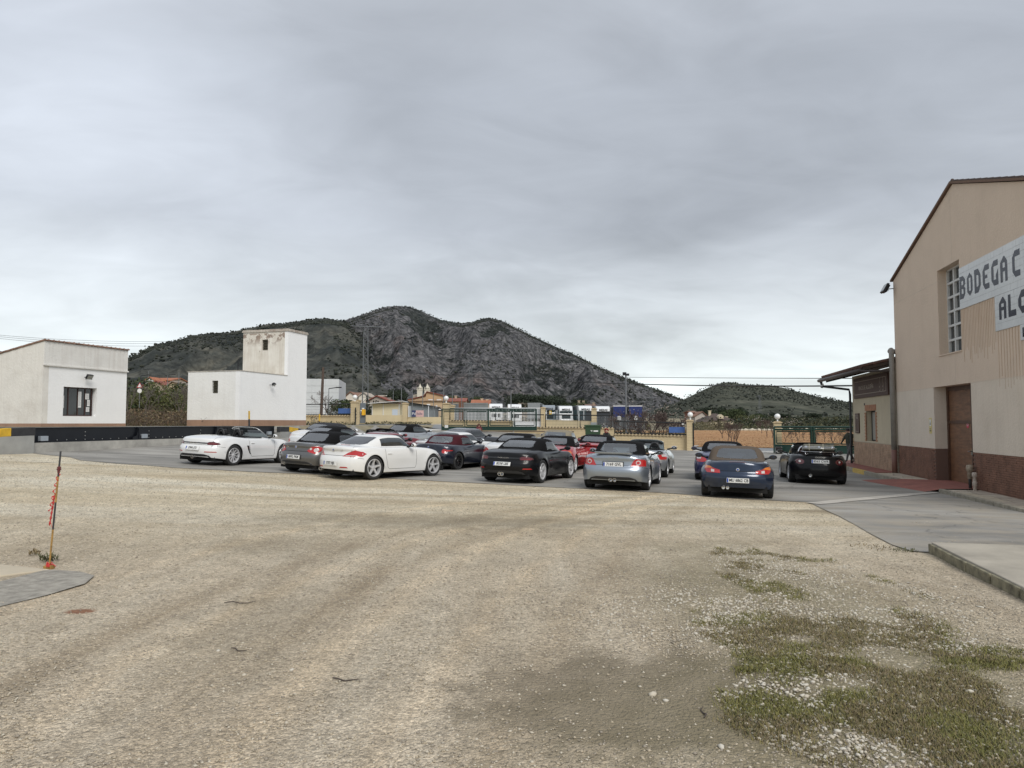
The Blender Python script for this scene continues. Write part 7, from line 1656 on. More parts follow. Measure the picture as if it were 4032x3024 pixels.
# across the road: rendered yard wall, grey door, mesh with banner
def plain_wall(label, pxa, Ya, pxb, Yb, ya, yb, drop=1.6):
    p, q = at(pxa, ya, Ya), at(pxb, yb, Yb); return block_wall(label, p, q, p.z, q.z, min(p.z, q.z)-drop, blocks=False, cop=False, group='rendered yard walls across the road')
plain_wall('rendered sand wall between the grey door and the stepped pillar across the road', 1440, 75, 1588, 74.2, 1634, 1635); plain_wall('rendered sand wall under the mesh fence with the banner', 1605, 74.1, 1752, 73.2, 1642, 1642)
for lb, a, b_, t_, Y in (('tall rendered pillar left of the grey door across the road', 1404, 1418, 1579, 75.4), ('tall stepped pillar right of the pale canopy hut', 1587, 1606, 1591, 74.2)):
    pillar(lb, a, b_, t_, 1672, Y, name='wall_pillar')
q0_, q1_ = at(1417, 1664, 75.2), at(1440, 1587, 75.2); gd_ = thing('grey_door', 'narrow grey metal door in the wall across the road', 'door', q0_)
m_ = MB(); m_.box(0, q1_.x-q0_.x, 0, .08, -.05, q1_.z-q0_.z); m_.build('leaf', mat('door_grey', (.13, .15, .17), .5), gd_, bevel=.01); m_ = MB(); m_.box(.03, .09, -.02, 0, .9, 1.1); m_.build('handle', chrome_m, gd_)
q0_ = at(1424, 1635, 74.9); mbx = thing('letter_box', 'bright yellow letter box on the grey door', 'letter box', q0_); m_ = MB(); m_.box(0, .26, 0, .18, 0, .62); m_.box(.27, .37, .04, .2, .02, .60); m_.build('box', mat('postal_yellow', (.72, .40, .02), .5), mbx, bevel=.01)
m_ = MB(); m_.box(.02, .24, -.01, .16, .64, .76); m_.build('white_cap', paper, mbx); m_ = MB(); m_.box(-.14, .0, .0, .1, .42, .52); m_.build('white_tag', paper, mbx)
bf = thing('mesh_fence', 'pale mesh fence with white posts and a two-tone banner across the road', 'fence', at(1606, 1642, 73.9), -.012); ln = 3.65; hh_ = 1.12
for x_ in (.06, .2, 2.1, 3.6): m_ = MB(); m_.tube([(x_, 0, 0), (x_, 0, hh_)], .035, 6); m_.build('post', fwhite, bf)
w_ = MB()
for k in range(36): w_.tube([(k*.1, 0, 0), (k*.1, 0, hh_-.04)], .005, 3, False)
for k in range(9): w_.tube([(0, 0, .1+k*.12), (3.6, 0, .1+k*.12)], .005, 3, False)
tag(w_.build('wire_mesh', fgalv, bf), kind='stuff')
m_ = MB(); m_.box(.40, 1.62, -.05, -.03, .02, .68); bno = m_.build('banner', mat('banner_pink', (.55, .36, .34), .7, var=.12, vscale=4), bf); m_ = MB(); m_.box(.40, .82, -.056, -.0505, .02, .68); m_.build('banner_navy', mat('banner_navy', (.03, .04, .11), .7), bno)
text('lettering', 'Pd', .40, paper, bno, (.62, -.06, .33), (PI/2, 0, 0), .002, .9); text('lettering', 'IIsIIx', .36, MATS['banner_navy'], bno, (1.2, -.06, .33), (PI/2, 0, 0), .002, .9)
m_ = MB(); m_.box(3.1, 3.42, -.05, -.03, .62, .95); sg = m_.build('black_sign', ink_m, bf); m_ = MB(); m_.box(3.15, 3.37, -.055, -.0505, .74, .82); m_.build('white_print', paper, sg)
# white sliding yard gate with bars
pW, qW = at(1788, 1606, 70.5), at(2130, 1611, 69.6); wg, lw = frame2('yard_gate', 'long white barred sliding gate of the lorry yard', 'gate', pW, qW); zt_, zb_ = pW.z, at(2060, 1681, 69.8).z; zm_ = at(2060, 1661, 69.8).z
m_ = MB(); m_.box(0, lw, -.04, .04, zt_-.08, zt_); m_.box(0, lw, -.04, .04, zb_-.03, zb_+.09); m_.box(0, lw, -.035, .035, zm_-.05, zm_+.03); m_.box(lw*.5-.03, lw*.5+.03, -.04, .04, zb_, zt_); m_.box(lw*.83, lw*.83+.06, -.04, .04, zb_, zm_); m_.build('gate_frame', fwhite, wg)
m_ = MB(); m_.box(0, lw, -.01, .01, zb_+.09, zm_-.05); m_.build('lower_panel', fwhite, wg)
nb_ = 62; m_ = MB(); m_.box(-.018, .018, -.018, .018, zm_+.03, zt_-.08); bo = m_.build('bar', fwhite, wg); me = bo.data; bpy.data.objects.remove(bo)
for k in range(nb_): o = link('bar', me, wg); o.location = ((k+.5)*lw/nb_, 0, 0)
pillar('right pillar of the white yard gate', 2131, 2147, 1608, 1684, 69.4, name='wall_pillar'); pillar('sand pillar in front of the middle white lorries', 2330, 2349, 1612, 1688, 66.5, name='wall_pillar'); pillar('left pillar of the white yard gate behind the globe lamp', 1769, 1789, 1599, 1684, 70.6, name='wall_pillar')
plain_wall('rendered sand wall of the lorry yard between its two pillars', 2147, 69.3, 2331, 66.6, 1653, 1658, 1.5)
yf = thing('mesh_fence', 'teal mesh fence with white posts on the lorry yard wall', 'fence', at(2148, 1653, 69.2), math.atan2(66.6-69.3, (at(2331, 1658, 66.6)-at(2147, 1653, 69.3)).x)); 
for x_ in (.1, 1.25, 2.9, 4.1): m_ = MB(); m_.tube([(x_, 0, 0), (x_, 0, .92)], .03, 6); m_.build('post', fwhite, yf)
w_ = MB(); tealm = mat('mesh_teal', (.05, .16, .18), .6)
for k in range(44): w_.tube([(k*.1, 0, 0), (k*.1, 0, .88)], .005, 3, False)
for k in range(8): w_.tube([(0, 0, .06+k*.115), (4.3, 0, .06+k*.115)], .005, 3, False)
tag(w_.build('wire_mesh', tealm, yf), kind='stuff')
m_ = MB(); m_.box(.18, .42, -.05, -.03, .55, .82); s1_ = m_.build('black_sign', ink_m, yf); m_ = MB(); m_.box(.44, .68, -.05, -.03, .52, .86); s2 = m_.build('yellow_sign', mat('sign_yellow', (.70, .45, .03), .6), yf); m_ = MB(); m_.box(.50, .62, -.055, -.051, .62, .78); m_.build('print', paper, s2)
gf = thing('mesh_fence', 'low grey mesh fence in front of the blue lorry trailers', 'fence', at(2352, 1690, 68), -.15)
for k in range(7): m_ = MB(); m_.tube([(k*.72, 0, 0), (k*.72, 0, 1.2)], .02, 5); m_.build('post', fgalv, gf)
w_ = MB()
for k in range(50): w_.tube([(k*.09, 0, 0), (k*.09, 0, 1.18)], .004, 3, False)
for k in range(10): w_.tube([(0, 0, .05+k*.12), (4.4, 0, .05+k*.12)], .004, 3, False)
tag(w_.build('wire_mesh', fgalv, gf), kind='stuff')
for x_ in (2.05, 3.55):
    m_ = MB(); m_.tube([(x_, -.1, -.1), (x_, -.1, 1.3)], .025, 6); so_ = m_.build('sign_post', fgalv, gf); m_ = MB(); m_.box(x_-.16, x_+.16, -.13, -.11, 1.08, 1.22); m_.box(x_-.15, x_+.15, -.13, -.11, .88, 1.02); m_.build('white_plate', paper, so_); m_ = MB(); m_.box(x_-.13, x_+.12, -.136, -.131, 1.12, 1.16); m_.box(x_-.11, x_+.10, -.136, -.131, .93, .97); m_.build('print', ink_m, so_)
# waste container
q = at(2335, 1735, 52); wc = thing('waste_container', 'green plastic waste container with white stickers by the low wall', 'waste container', (q.x, q.y, gz(q.x, q.y)), -.15); cg = mat('container_green', (.025, .06, .025), .55, var=.1, vscale=3)
hC = at(2335, 1680, 52).z-wc.location.z; m_ = MB(); m_.add([(-.50, -.40, .15), (.50, -.40, .15), (.50, .40, .15), (-.50, .40, .15), (-.54, -.46, hC), (.54, -.46, hC), (.54, .46, hC), (-.54, .46, hC)], [(0, 3, 2, 1), (4, 5, 6, 7), (0, 1, 5, 4), (1, 2, 6, 5), (2, 3, 7, 6), (3, 0, 4, 7)]); m_.build('bin_body', cg, wc, bevel=.03)
m_ = MB(); m_.prism([(-.50, hC), (.50, hC), (.50, hC+.05), (.2, hC+.13), (-.5, hC+.13)], -.60, .60, 'YZ'); m_.build('lid', cg, wc, bevel=.02)
for s_ in (-1, 1): m_ = MB(); m_.cbox((s_*.60, 0, hC-.10), (.08, .12, .12)); m_.build('lifting_lug', cg, wc)
m_ = MB(); m_.box(.06, .38, -.47, -.462, hC-.36, hC-.26); m_.build('sticker', paper, wc); m_ = MB(); m_.prism([(-.16, hC-.26), (-.06, hC-.36), (.0, hC-.24), (-.06, hC-.28), (-.1, hC-.24)], -.475, -.466, 'XZ'); m_.build('sticker', paper, wc)
for sx_ in (-.4, .4):
    for sy_ in (-.3, .3): m_ = MB(); m_.lathe([(0, -.02), (.09, -.02), (.09, .02), (0, .02)], 12, 'X', (sx_, sy_, .09)); m_.build('castor', tyre_m, wc)
m_ = MB(); m_.cbox((.05, .1, hC+.22), (.42, .2, .18)); m_.build('grey_box_on_lid', fgalv, wc)
# ------------------------------------------------------------------ pale hut, shed, warehouse, houses
corr = mat('corrugated_grey', (.20, .225, .24), .6, var=.08, vscale=2)
def pxw(px, Y): return (px-2016)/FPX*Y
hutY = 82; x0_, x1_ = pxw(1466, hutY), pxw(1572, hutY); zg_ = gz(x0_, hutY); hut = thing('canopy_hut', 'small cream hut with white corrugated roof behind the sand wall', 'building', (x0_, hutY, zg_)); ww_ = x1_-x0_; zw = at(1466, 1590, hutY).z-zg_
m_ = MB(); m_.box(0, ww_, 0, 3.5, 0, zw); m_.build('wall', stucco('hut_cream', (.62, .55, .38), .05), hut)
m_ = MB()
for k in range(24): u = -.4+k*(ww_+.9)/24; m_.prism([(u, zw-.02+k*.012), (u+(ww_+.9)/48, zw+.02+k*.012), (u+(ww_+.9)/24, zw-.02+k*.012), (u+(ww_+.9)/24, zw+.03+k*.012), (u+(ww_+.9)/48, zw+.07+k*.012), (u, zw+.03+k*.012)], -.7, 3.8, 'XZ')
m_.build('roof', fwhite, hut)
for x_ in (.0, ww_*.41, ww_): m_ = MB(); m_.box(x_-.04, x_+.04, -.06, -.005, 0, zw); m_.build('post', fwhite, hut)
m_ = MB(); m_.box(ww_*.74, ww_*.95, -.03, -.005, 0, zw*.72); m_.build('door', mat('door_pale_blue', (.50, .56, .64), .6), hut)
shY = 96; x0_ = pxw(1585, shY); zg_ = gz(x0_, shY); sh = thing('long_shed', 'long grey corrugated shed with dark sloping roof behind the banner fence', 'building', (x0_, shY, zg_), -.0); L_s = pxw(1712, shY)-x0_; za, zb2 = at(1585, 1583, shY).z-zg_, at(1712, 1604, shY).z-zg_
m_ = MB(); m_.prism([(0, 0), (L_s, 0), (L_s, zb2), (0, za)], 0, 5, 'XZ'); m_.build('wall', corr, sh); m_ = MB(); m_.prism([(-.2, za), (L_s+.2, zb2), (L_s+.2, zb2+.14), (-.2, za+.14)], -.4, 5.2, 'XZ'); m_.build('roof', dkmetal, sh)
for k in range(int(L_s/.3)): m_ = MB(); x_ = .15+k*.3; m_.box(x_-.03, x_+.03, -.04, 0, 0, za+(zb2-za)*x_/L_s); m_.build('rib', corr, sh)
whY = 150; x0_, x1_ = pxw(1120, whY), pxw(1334, whY); zg_ = gz(x1_, whY); wh = thing('warehouse', 'plain white panelled warehouse behind the tower building', 'building', (x1_, whY, zg_)); hz_ = at(1334, 1493, whY).z-zg_
whm = stucco('warehouse_white', (.60, .62, .63), .05, .15, (.45, .45, .44), .1, .1, 3); Wl = x1_-x0_; dxr, dyr = pxw(1361, 166)-x1_, 16
m_ = MB(); m_.add([(-Wl, 0, 0), (0, 0, 0), (0, 0, hz_), (-Wl, 0, hz_+.15)], [(0, 1, 2, 3)]); m_.add([(0, 0, 0), (dxr, dyr, 0), (dxr, dyr, hz_), (0, 0, hz_)], [(0, 1, 2, 3)]); m_.add([(-Wl, 0, hz_+.15), (0, 0, hz_), (dxr, dyr, hz_), (-Wl+dxr, dyr, hz_+.15)], [(0, 1, 2, 3)]); m_.add([(-Wl, 0, 0), (-Wl+dxr, dyr, 0), (-Wl+dxr, dyr, hz_), (-Wl, 0, hz_+.15)], [(0, 1, 2, 3)]); m_.build('wall', whm, wh)
for j in range(6):
    for i in range(4):
        m_ = MB(); a, b_ = -Wl+Wl*i/4+.05, -Wl+Wl*(i+1)/4-.05; m_.box(a, b_, -.06, -.01, hz_*j/6+.05, hz_*(j+1)/6-.03); m_.build('wall_panel', whm, wh)
m_ = MB(); m_.box(-3.6, -1.9, -.1, -.07, 1.2, 3.0); m_.build('door', mat('shutter_white', (.72, .73, .74), .5), wh)
HOUSE_M = {}
def hm(col): 
    k = tuple(round(c, 3) for c in col)
    if k not in HOUSE_M: HOUSE_M[k] = stucco('house_%d' % len(HOUSE_M), col, .07, .1, tuple(c*.7 for c in col), .1, .1, 4)
    return HOUSE_M[k]
def house(label, px0, px1, y_eave, y_ridge, Y, depth, wall, roof_c, gable='front', wins=(), chim=(), ang=0, ridge_at=.5, cat='house', hip=False):
    x0, x1 = pxw(px0, Y), pxw(px1, Y); zg = gz((x0+x1)/2, Y)-.5; W_ = x1-x0; t_ = thing('house', label, cat, (x0, Y, zg), ang); ze = at(px0, y_eave, Y).z-zg; zr = at(px0, y_ridge, Y).z-zg; o_ = .35
    wm = hm(wall); rm = mat('house_roof_%d' % int(roof_c[0]*1000), roof_c, .9, var=.3, vscale=1.5)
    b_ = MB()
    if gable == 'front': b_.prism([(0, 0), (W_, 0), (W_, ze), (W_*ridge_at, zr-.12), (0, ze)], 0, depth, 'XZ')
    elif hip: b_.box(0, W_, 0, depth, 0, ze)
    else: b_.box(0, W_, 0, depth, 0, ze); b_.prism([(0, ze), (depth, ze), (depth/2, zr-.12)], 0, W_, 'YZ')
    b_.build('wall', wm, t_)
    r_ = MB()
    if gable == 'front':
        xm_ = W_*ridge_at; r_.prism([(-o_, ze-.1), (xm_, zr-.02), (xm_, zr+.16), (-o_, ze+.08)], -o_, depth+o_, 'XZ'); r_.prism([(xm_, zr-.02), (W_+o_, ze-.1), (W_+o_, ze+.08), (xm_, zr+.16)], -o_, depth+o_, 'XZ')
    elif hip:
        h_ = min(W_, depth)*.42; r_.add([(-o_, -o_, ze), (W_+o_, -o_, ze), (W_+o_, depth+o_, ze), (-o_, depth+o_, ze), (h_, depth/2, zr), (W_-h_, depth/2, zr)], [(0, 1, 5, 4), (1, 2, 5), (2, 3, 4, 5), (3, 0, 4), (0, 3, 2, 1)])
    else: r_.prism([(-o_, ze-.1), (depth/2, zr-.02), (depth/2, zr+.16), (-o_, ze+.08)], -o_, W_+o_, 'YZ'); r_.prism([(depth/2, zr-.02), (depth+o_, ze-.1), (depth+o_, ze+.08), (depth/2, zr+.16)], -o_, W_+o_, 'YZ')
    ro__ = r_.build('roof', rm, t_)
    for (cx_, ch_) in chim: c_ = MB(); c_.box(W_*cx_-.3, W_*cx_+.3, depth*.4, depth*.4+.6, ze, zr+ch_); c_.box(W_*cx_-.38, W_*cx_+.38, depth*.4-.08, depth*.4+.68, zr+ch_, zr+ch_+.15); c_.build('chimney', wm, ro__)
    for (a, b2, c2, d2) in wins:
        f_ = MB(); f_.box(W_*a-.08, W_*b2+.08, -.05, 0, ze*c2-.08, ze*d2+.08); fo = f_.build('window', wm, t_); p_ = MB(); p_.box(W_*a, W_*b2, -.07, -.052, ze*c2, ze*d2); p_.build('pane', mat('shutter_or_glass', (.55, .57, .56) if len(wins) % 2 == 0 else (.05, .055, .06), .4) if False else (MATS['shutter_white'] if len(wins) % 2 == 0 else glassw), fo)
    return t_
RED, ORA, BRN, DRK = (.22, .065, .045), (.36, .135, .07), (.24, .13, .09), (.085, .062, .052)
house('white gabled house with brown roof left of the lattice mast', 1362, 1400, 1562, 1544, 190, 9, (.66, .60, .52), BRN, 'front', ((.2, .4, .5, .7),), ridge_at=.45); house('long brown-roofed house behind the far left globe lamp', 1390, 1432, 1558, 1545, 200, 10, (.55, .48, .42), BRN, 'side')
house('white gabled house directly behind the lattice mast', 1412, 1452, 1563, 1546, 180, 9, (.70, .66, .58), (.42, .36, .30), 'front'); house('low white house with pale roof right of the lattice mast', 1450, 1502, 1562, 1556, 200, 9, (.68, .62, .52), (.40, .33, .26), 'side')
house('grey gabled house with red roof above the canopy hut', 1447, 1536, 1582, 1560, 150, 12, (.36, .32, .28), RED, 'front', ridge_at=.40, chim=((.78, -.3),)); house('white roof-terrace block beyond the red-roofed grey house', 1484, 1512, 1561, 1557, 210, 6, (.72, .72, .70), (.6, .6, .58), 'side')
house('ochre house with one slanting roof and two shuttered windows, below the church towers', 1676, 1746, 1558, 1543, 165, 9, (.50, .34, .20), RED, 'front', ((.15, .40, .70, .86), (.62, .88, .70, .86)), ridge_at=.06)
house('long ochre wing with red roof left of the slanting ochre house', 1612, 1690, 1574, 1556, 172, 7, (.52, .38, .24), RED, 'front', ridge_at=.92, chim=((.03, -1.2),)); house('low ochre front wing with a shuttered window and air conditioner', 1613, 1748, 1578, 1577, 158, 5, (.50, .37, .24), (.30, .2, .13), 'side', ((.50, .60, .62, .85), (.76, .81, .60, .78)))
house('red-roofed row right of the ochre house', 1748, 1832, 1580, 1567, 190, 9, (.45, .36, .27), (.25, .085, .06), 'side', chim=((.5, .6),)); house('orange-roofed row behind the first white lorry', 1858, 1926, 1590, 1574, 185, 9, (.55, .45, .33), ORA, 'side', chim=((.55, .3), (.85, .1)))
house('pale rough house behind the first two lorries', 2045, 2080, 1592, 1586, 210, 6, (.45, .38, .30), (.33, .27, .21), 'side'); house('brown hip-roofed house with chimneys above the middle lorries', 2268, 2325, 1602, 1584, 200, 10, (.40, .33, .25), (.13, .085, .065), 'side', chim=((.30, .5), (.62, .4)), hip=True); house('brown low house right of the hip-roofed one', 2312, 2346, 1602, 1592, 195, 8, (.38, .30, .22), (.17, .10, .075), 'side', chim=((.9, .4),))
house('brick and white gabled house behind the field', 2736, 2782, 1640, 1622, 195, 10, (.50, .45, .40), (.24, .10, .07), 'front', ((.3, .4, .4, .7),), ridge_at=.62); house('red brick house end beside the white gabled one', 2722, 2740, 1624, 1619, 200, 8, (.25, .12, .09), (.24, .10, .07), 'side')
vl = house('cream villa with dark hip roof and a round dormer window behind the field', 2785, 2888, 1656, 1627, 180, 11, (.58, .50, .36), DRK, 'side', ((.42, .50, .3, .7),), chim=((.28, .6), (.93, -.9)), hip=True)
m_ = MB(); m_.prism([(2.9, 2.6), (4.1, 2.6), (4.1, 3.2), (3.5, 3.7), (2.9, 3.2)], .2, 2.4, 'XZ'); m_.build('dormer', hm((.58, .50, .36)), vl); house('low cream wing at the left of the villa', 2772, 2800, 1662, 1648, 176, 8, (.55, .48, .36), DRK, 'side', hip=True)
house('white gabled house end with orange roof between the white buildings', 570, 604, 1499, 1486, 170, 12, (.75, .74, .70), ORA, 'front', ridge_at=.55); house('long orange-tiled roof between the white buildings', 598, 672, 1498, 1486, 176, 9, (.5, .42, .32), ORA, 'side'); house('ruined beige stone house between the white buildings', 560, 640, 1520, 1502, 140, 8, (.36, .30, .235), (.25, .20, .16), 'front', ((.5, .56, .5, .7),), ridge_at=.7); house('yellowish stone house with small dark window left of the tower building', 655, 748, 1525, 1502, 135, 8, (.42, .34, .235), (.26, .21, .17), 'front', ((.52, .58, .68, .82),), ridge_at=.25)
# church
stone_c = hm((.60, .56, .47)); ch = thing('church', 'twin-towered pale stone church with pointed spires in front of the mountain', 'church', (pxw(1667, 420), 420, gz(-51, 420)-1))
zb0 = ch.location.z
for px_ in (1652.5, 1681.5):
    cx_ = pxw(px_, 420)-ch.location.x; zt_ = at(px_, 1511, 420).z-zb0; z1_c = at(px_, 1536, 420).z-zb0; z2_c = at(px_, 1526, 420).z-zb0; tw_m = MB(); tw_m.box(cx_-1.55, cx_+1.55, 0, 3.1, 0, z1_c); tw_m.box(cx_-1.75, cx_+1.75, -.2, 3.3, z1_c, z1_c+.35); to = tw_m.build('tower', stone_c, ch)
    bl_ = MB(); bl_.lathe([(1.15, z1_c+.35), (1.15, z2_c-.3), (1.3, z2_c-.3), (1.3, z2_c)], 8, 'Z', (cx_, 1.55, 0)); bl_.build('belfry', stone_c, to)
    for k in (-.55, .55): w_ = MB(); w_.box(cx_+k-.22, cx_+k+.22, .32, .45, z1_c+.8, z2_c-.5); w_.build('bell_opening', glassw, to)
    sp_ = MB(); sp_.lathe([(1.2, z2_c), (.62, z2_c+1.0), (.0, zt_+.3)], 8, 'Z', (cx_, 1.55, 0)); sp_.build('spire', stone_c, to)
    for sx_ in (-1, 1): p_ = MB(); p_.lathe([(.22, z1_c+.35), (.15, z1_c+1.3), (0, z1_c+2.1)], 5, 'Z', (cx_+sx_*1.5, 0, 0)); p_.build('pinnacle', stone_c, to)
m_ = MB(); x0c = pxw(1630, 430)-ch.location.x; m_.prism([(x0c, 0), (3, 0), (3, at(1690, 1560, 430).z-zb0), (x0c+4, at(1640, 1549, 430).z-zb0), (x0c, at(1630, 1556, 430).z-zb0)], 6, 22, 'XZ'); m_.build('nave', hm((.42, .37, .31)), ch)
# containers
def container(label, px0, px1, ytop, Y, depth, col, h=2.6):
    x0 = pxw(px0, Y); W_ = pxw(px1, Y)-x0; zt_ = at(px0, ytop, Y).z; c_ = thing('shipping_container', label, 'container', (x0, Y, zt_-h)); cm = mat('container_%d' % int(col[0]*1e3+col[2]*1e5), col, .6, var=.12, vscale=1.5); m_ = MB(); m_.box(.05, W_-.05, .05, depth, 0, h); m_.build('body', cm, c_)
    n_ = int(W_/.3)
    for k in range(n_): m_ = MB(); x_ = (k+.5)*W_/n_; m_.box(x_-.08, x_+.08, 0, .05, .12, h-.12); m_.build('rib', cm, c_)
    m_ = MB(); m_.box(0, W_, -.02, .04, h-.14, h+.02); m_.box(0, W_, -.02, .04, -.02, .14); m_.box(0, .14, -.02, .04, .14, h-.14); m_.box(W_-.14, W_, -.02, .04, .14, h-.14); m_.build('corner_frame', cm, c_); return c_
container('grey shipping container behind the white yard gate', 1822, 1922, 1587, 100, 2.4, (.20, .215, .215), 3.4); container('rusty brown container end left of the grey one', 1806, 1823, 1584, 98, 6, (.17, .075, .04), 3.4); container('dark red-brown container behind the globe lamp of the long gate', 1742, 1770, 1583, 102, 5, (.06, .03, .028), 3.3); container('small grey cabin with pale balustrade behind the long gate', 1770, 1806, 1590, 104, 3, (.16, .18, .19), 3.0)
# lorries
cabw = mat('lorry_white', (.74, .75, .76), .3, coat=.5); cabg = mat('lorry_grey', (.25, .28, .31), .35, coat=.4); sidec = mat('trailer_grey', (.075, .08, .085), .6, var=.08, vscale=.5); bluec = mat('tarpaulin_blue', (.014, .03, .145), .5, var=.25, vscale=1.5, stretch=(4, 4, .3))
def lorry(label, pxc, ytop, Y, cabm, trailer=True, dark_lower=False, low=False):
    x = pxw(pxc, Y); zg = gz(x, Y); H_ = at(pxc, ytop, Y).z-zg; t_ = thing('lorry', label, 'lorry', (x, Y, zg), .06, 'lorries parked in the yard beyond the road'); hw = 1.25
    m_ = MB(); lowm = darkgrey if dark_lower else cabm
    m_.prism([(-.0, .45), (2.2, .45), (2.2, H_-.9), (.25, H_-.95), (0, 1.9)], -hw, hw, 'YZ'); m_.build('cab', lowm, t_, bevel=.06)
    m_ = MB(); m_.prism([(.12, H_-.94), (2.2, H_-.94), (2.2, H_-.05), (1.0, H_), (.55, H_-.12), (.2, H_-.55)], -hw*.97, hw*.97, 'YZ'); rf_ = m_.build('roof_fairing', cabm, t_, bevel=.07)
    m_ = MB(); m_.box(-hw*.9, hw*.9, -.16, .12, H_-1.05, H_-.93); m_.build('sun_visor', gloss_m, t_)
    m_ = MB(); m_.add([(-hw*.92, -.02, 1.95), (hw*.92, -.02, 1.95), (hw*.88, .20, H_-1.05), (-hw*.88, .20, H_-1.05)], [(0, 1, 2, 3)]); m_.build('windscreen', glassw, t_)
    m_ = MB(); m_.box(-hw*.62, hw*.62, -.03, .0, .95, 1.62); gr_ = m_.build('grille', gloss_m, t_)
    for k in range(4): b_ = MB(); b_.box(-hw*.6, hw*.6, -.05, -.03, 1.0+k*.15, 1.06+k*.15); b_.build('grille_bar', plas_m if not dark_lower else cabg, gr_)
    b_ = MB(); b_.lathe([(.0, -.06), (.12, -.06), (.12, -.03)], 12, 'Y', (0, 0, 1.70)); b_.build('emblem', chrome_m, gr_)
    m_ = MB(); m_.box(-hw, hw, -.08, .2, .38, .85); bp_ = m_.build('bumper', cabm if not dark_lower else darkgrey, t_, bevel=.04)
    for s_ in (-1, 1):
        b_ = MB(); b_.box(s_*hw*.92-.16, s_*hw*.92+.16, -.1, -.06, .62, .88); b_.build('headlight', clear_m, t_); b_ = MB(); b_.box(s_*(hw+.18)-.08, s_*(hw+.18)+.08, -.05, .12, 1.9, 2.6); b_.build('mirror', plas_m, t_)
        for yy_ in (.9, ): b_ = MB(); b_.lathe([(.3, -.14), (.50, -.14), (.52, -.1), (.52, .1), (.5, .14), (.3, .14), (.0, .1)], 18, 'X', (s_*(hw-.16), yy_, .52)); b_.build('wheel', tyre_m, t_)
    text('lettering', 'MEJIAS', .52, ink_m, rf_, (0, .13, H_-.70), (PI/2-.12, 0, 0), .005, 1.0, offset=.015)
    if trailer:
        m_ = MB(); m_.box(-hw, hw, 2.9, 15, 1.0, H_-.02); m_.build('trailer_box', sidec, t_); m_ = MB(); m_.box(-hw-.02, hw+.02, 2.85, 15.05, H_-.02, H_+.08); m_.build('trailer_roof', fgalv, t_)
        for yy_ in (11.2, 12.5): 
            for s_ in (-1, 1): b_ = MB(); b_.lathe([(0, -.14), (.5, -.14), (.5, .14), (0, .14)], 16, 'X', (s_*(hw-.2), yy_, .5)); b_.build('wheel', tyre_m, t_)
    return t_
lorry('white lorry cab at the left end of the row, behind the white yard gate', 1953, 1589, 132, cabw, False); lorry('silver white lorry cab right of the first one, behind the white yard gate', 2027, 1591, 130, cabg if False else cabw, False); lorry('faded grey lorry cab right of the grey box trailer', 2162, 1595, 135, cabg, False)
lorry('white lorry with dark trailer, first one right of the yard gate pillar', 2229, 1598, 131, cabw); lorry('white lorry directly behind the sand pillar', 2306, 1597, 129, cabw); lorry('white-roofed lorry with dark lower cab, left of the blue trailers', 2376, 1599, 127, cabw, True, True)
def trailer(label, px0, px1, ytop, Y, front, ln=13):
    x0, x1 = pxw(px0, Y), pxw(px1, Y); zg = gz(x0, Y); H_ = at(px0, ytop, Y).z-zg; t_ = thing('trailer', label, 'trailer', ((x0+x1)/2, Y, zg), -.10, 'trailers parked in the yard beyond the road'); hw = (x1-x0)/2
    m_ = MB(); m_.box(-hw, hw, .03, ln, 1.0, H_-.1); m_.build('box', sidec, t_); m_ = MB(); m_.box(-hw-.03, hw+.03, -.04, ln, H_-.1, H_+.04); m_.build('roof', cabw if front is bluec else fgalv, t_)
    n_ = 9
    for k in range(n_): m_ = MB(); a = -hw+2*hw*k/n_; m_.box(a+.01, a+2*hw/n_-.01, -.02-(.03 if k % 2 else 0), .03, H_-1.95 if front is bluec else 1.0, H_-.11); m_.build('curtain_fold' if front is bluec else 'door_panel', front, t_)
    m_ = MB(); m_.box(-hw, hw, -.02, .1, .75, .95); m_.build('rear_beam', plas_m, t_)
    for yy_ in (1.5, 2.8):
        for s_ in (-1, 1): b_ = MB(); b_.lathe([(0, -.15), (.5, -.15), (.5, .15), (0, .15)], 16, 'X', (s_*(hw-.2), yy_, .5)); b_.build('wheel', tyre_m, t_)
    return t_
trailer('grey box trailer between the second and the faded lorry', 2078, 2126, 1587, 134, fgalv); trailer('left one of the two blue curtained trailers', 2415, 2464, 1598, 126, bluec); trailer('right one of the two blue curtained trailers', 2477, 2528, 1598, 124, bluec)
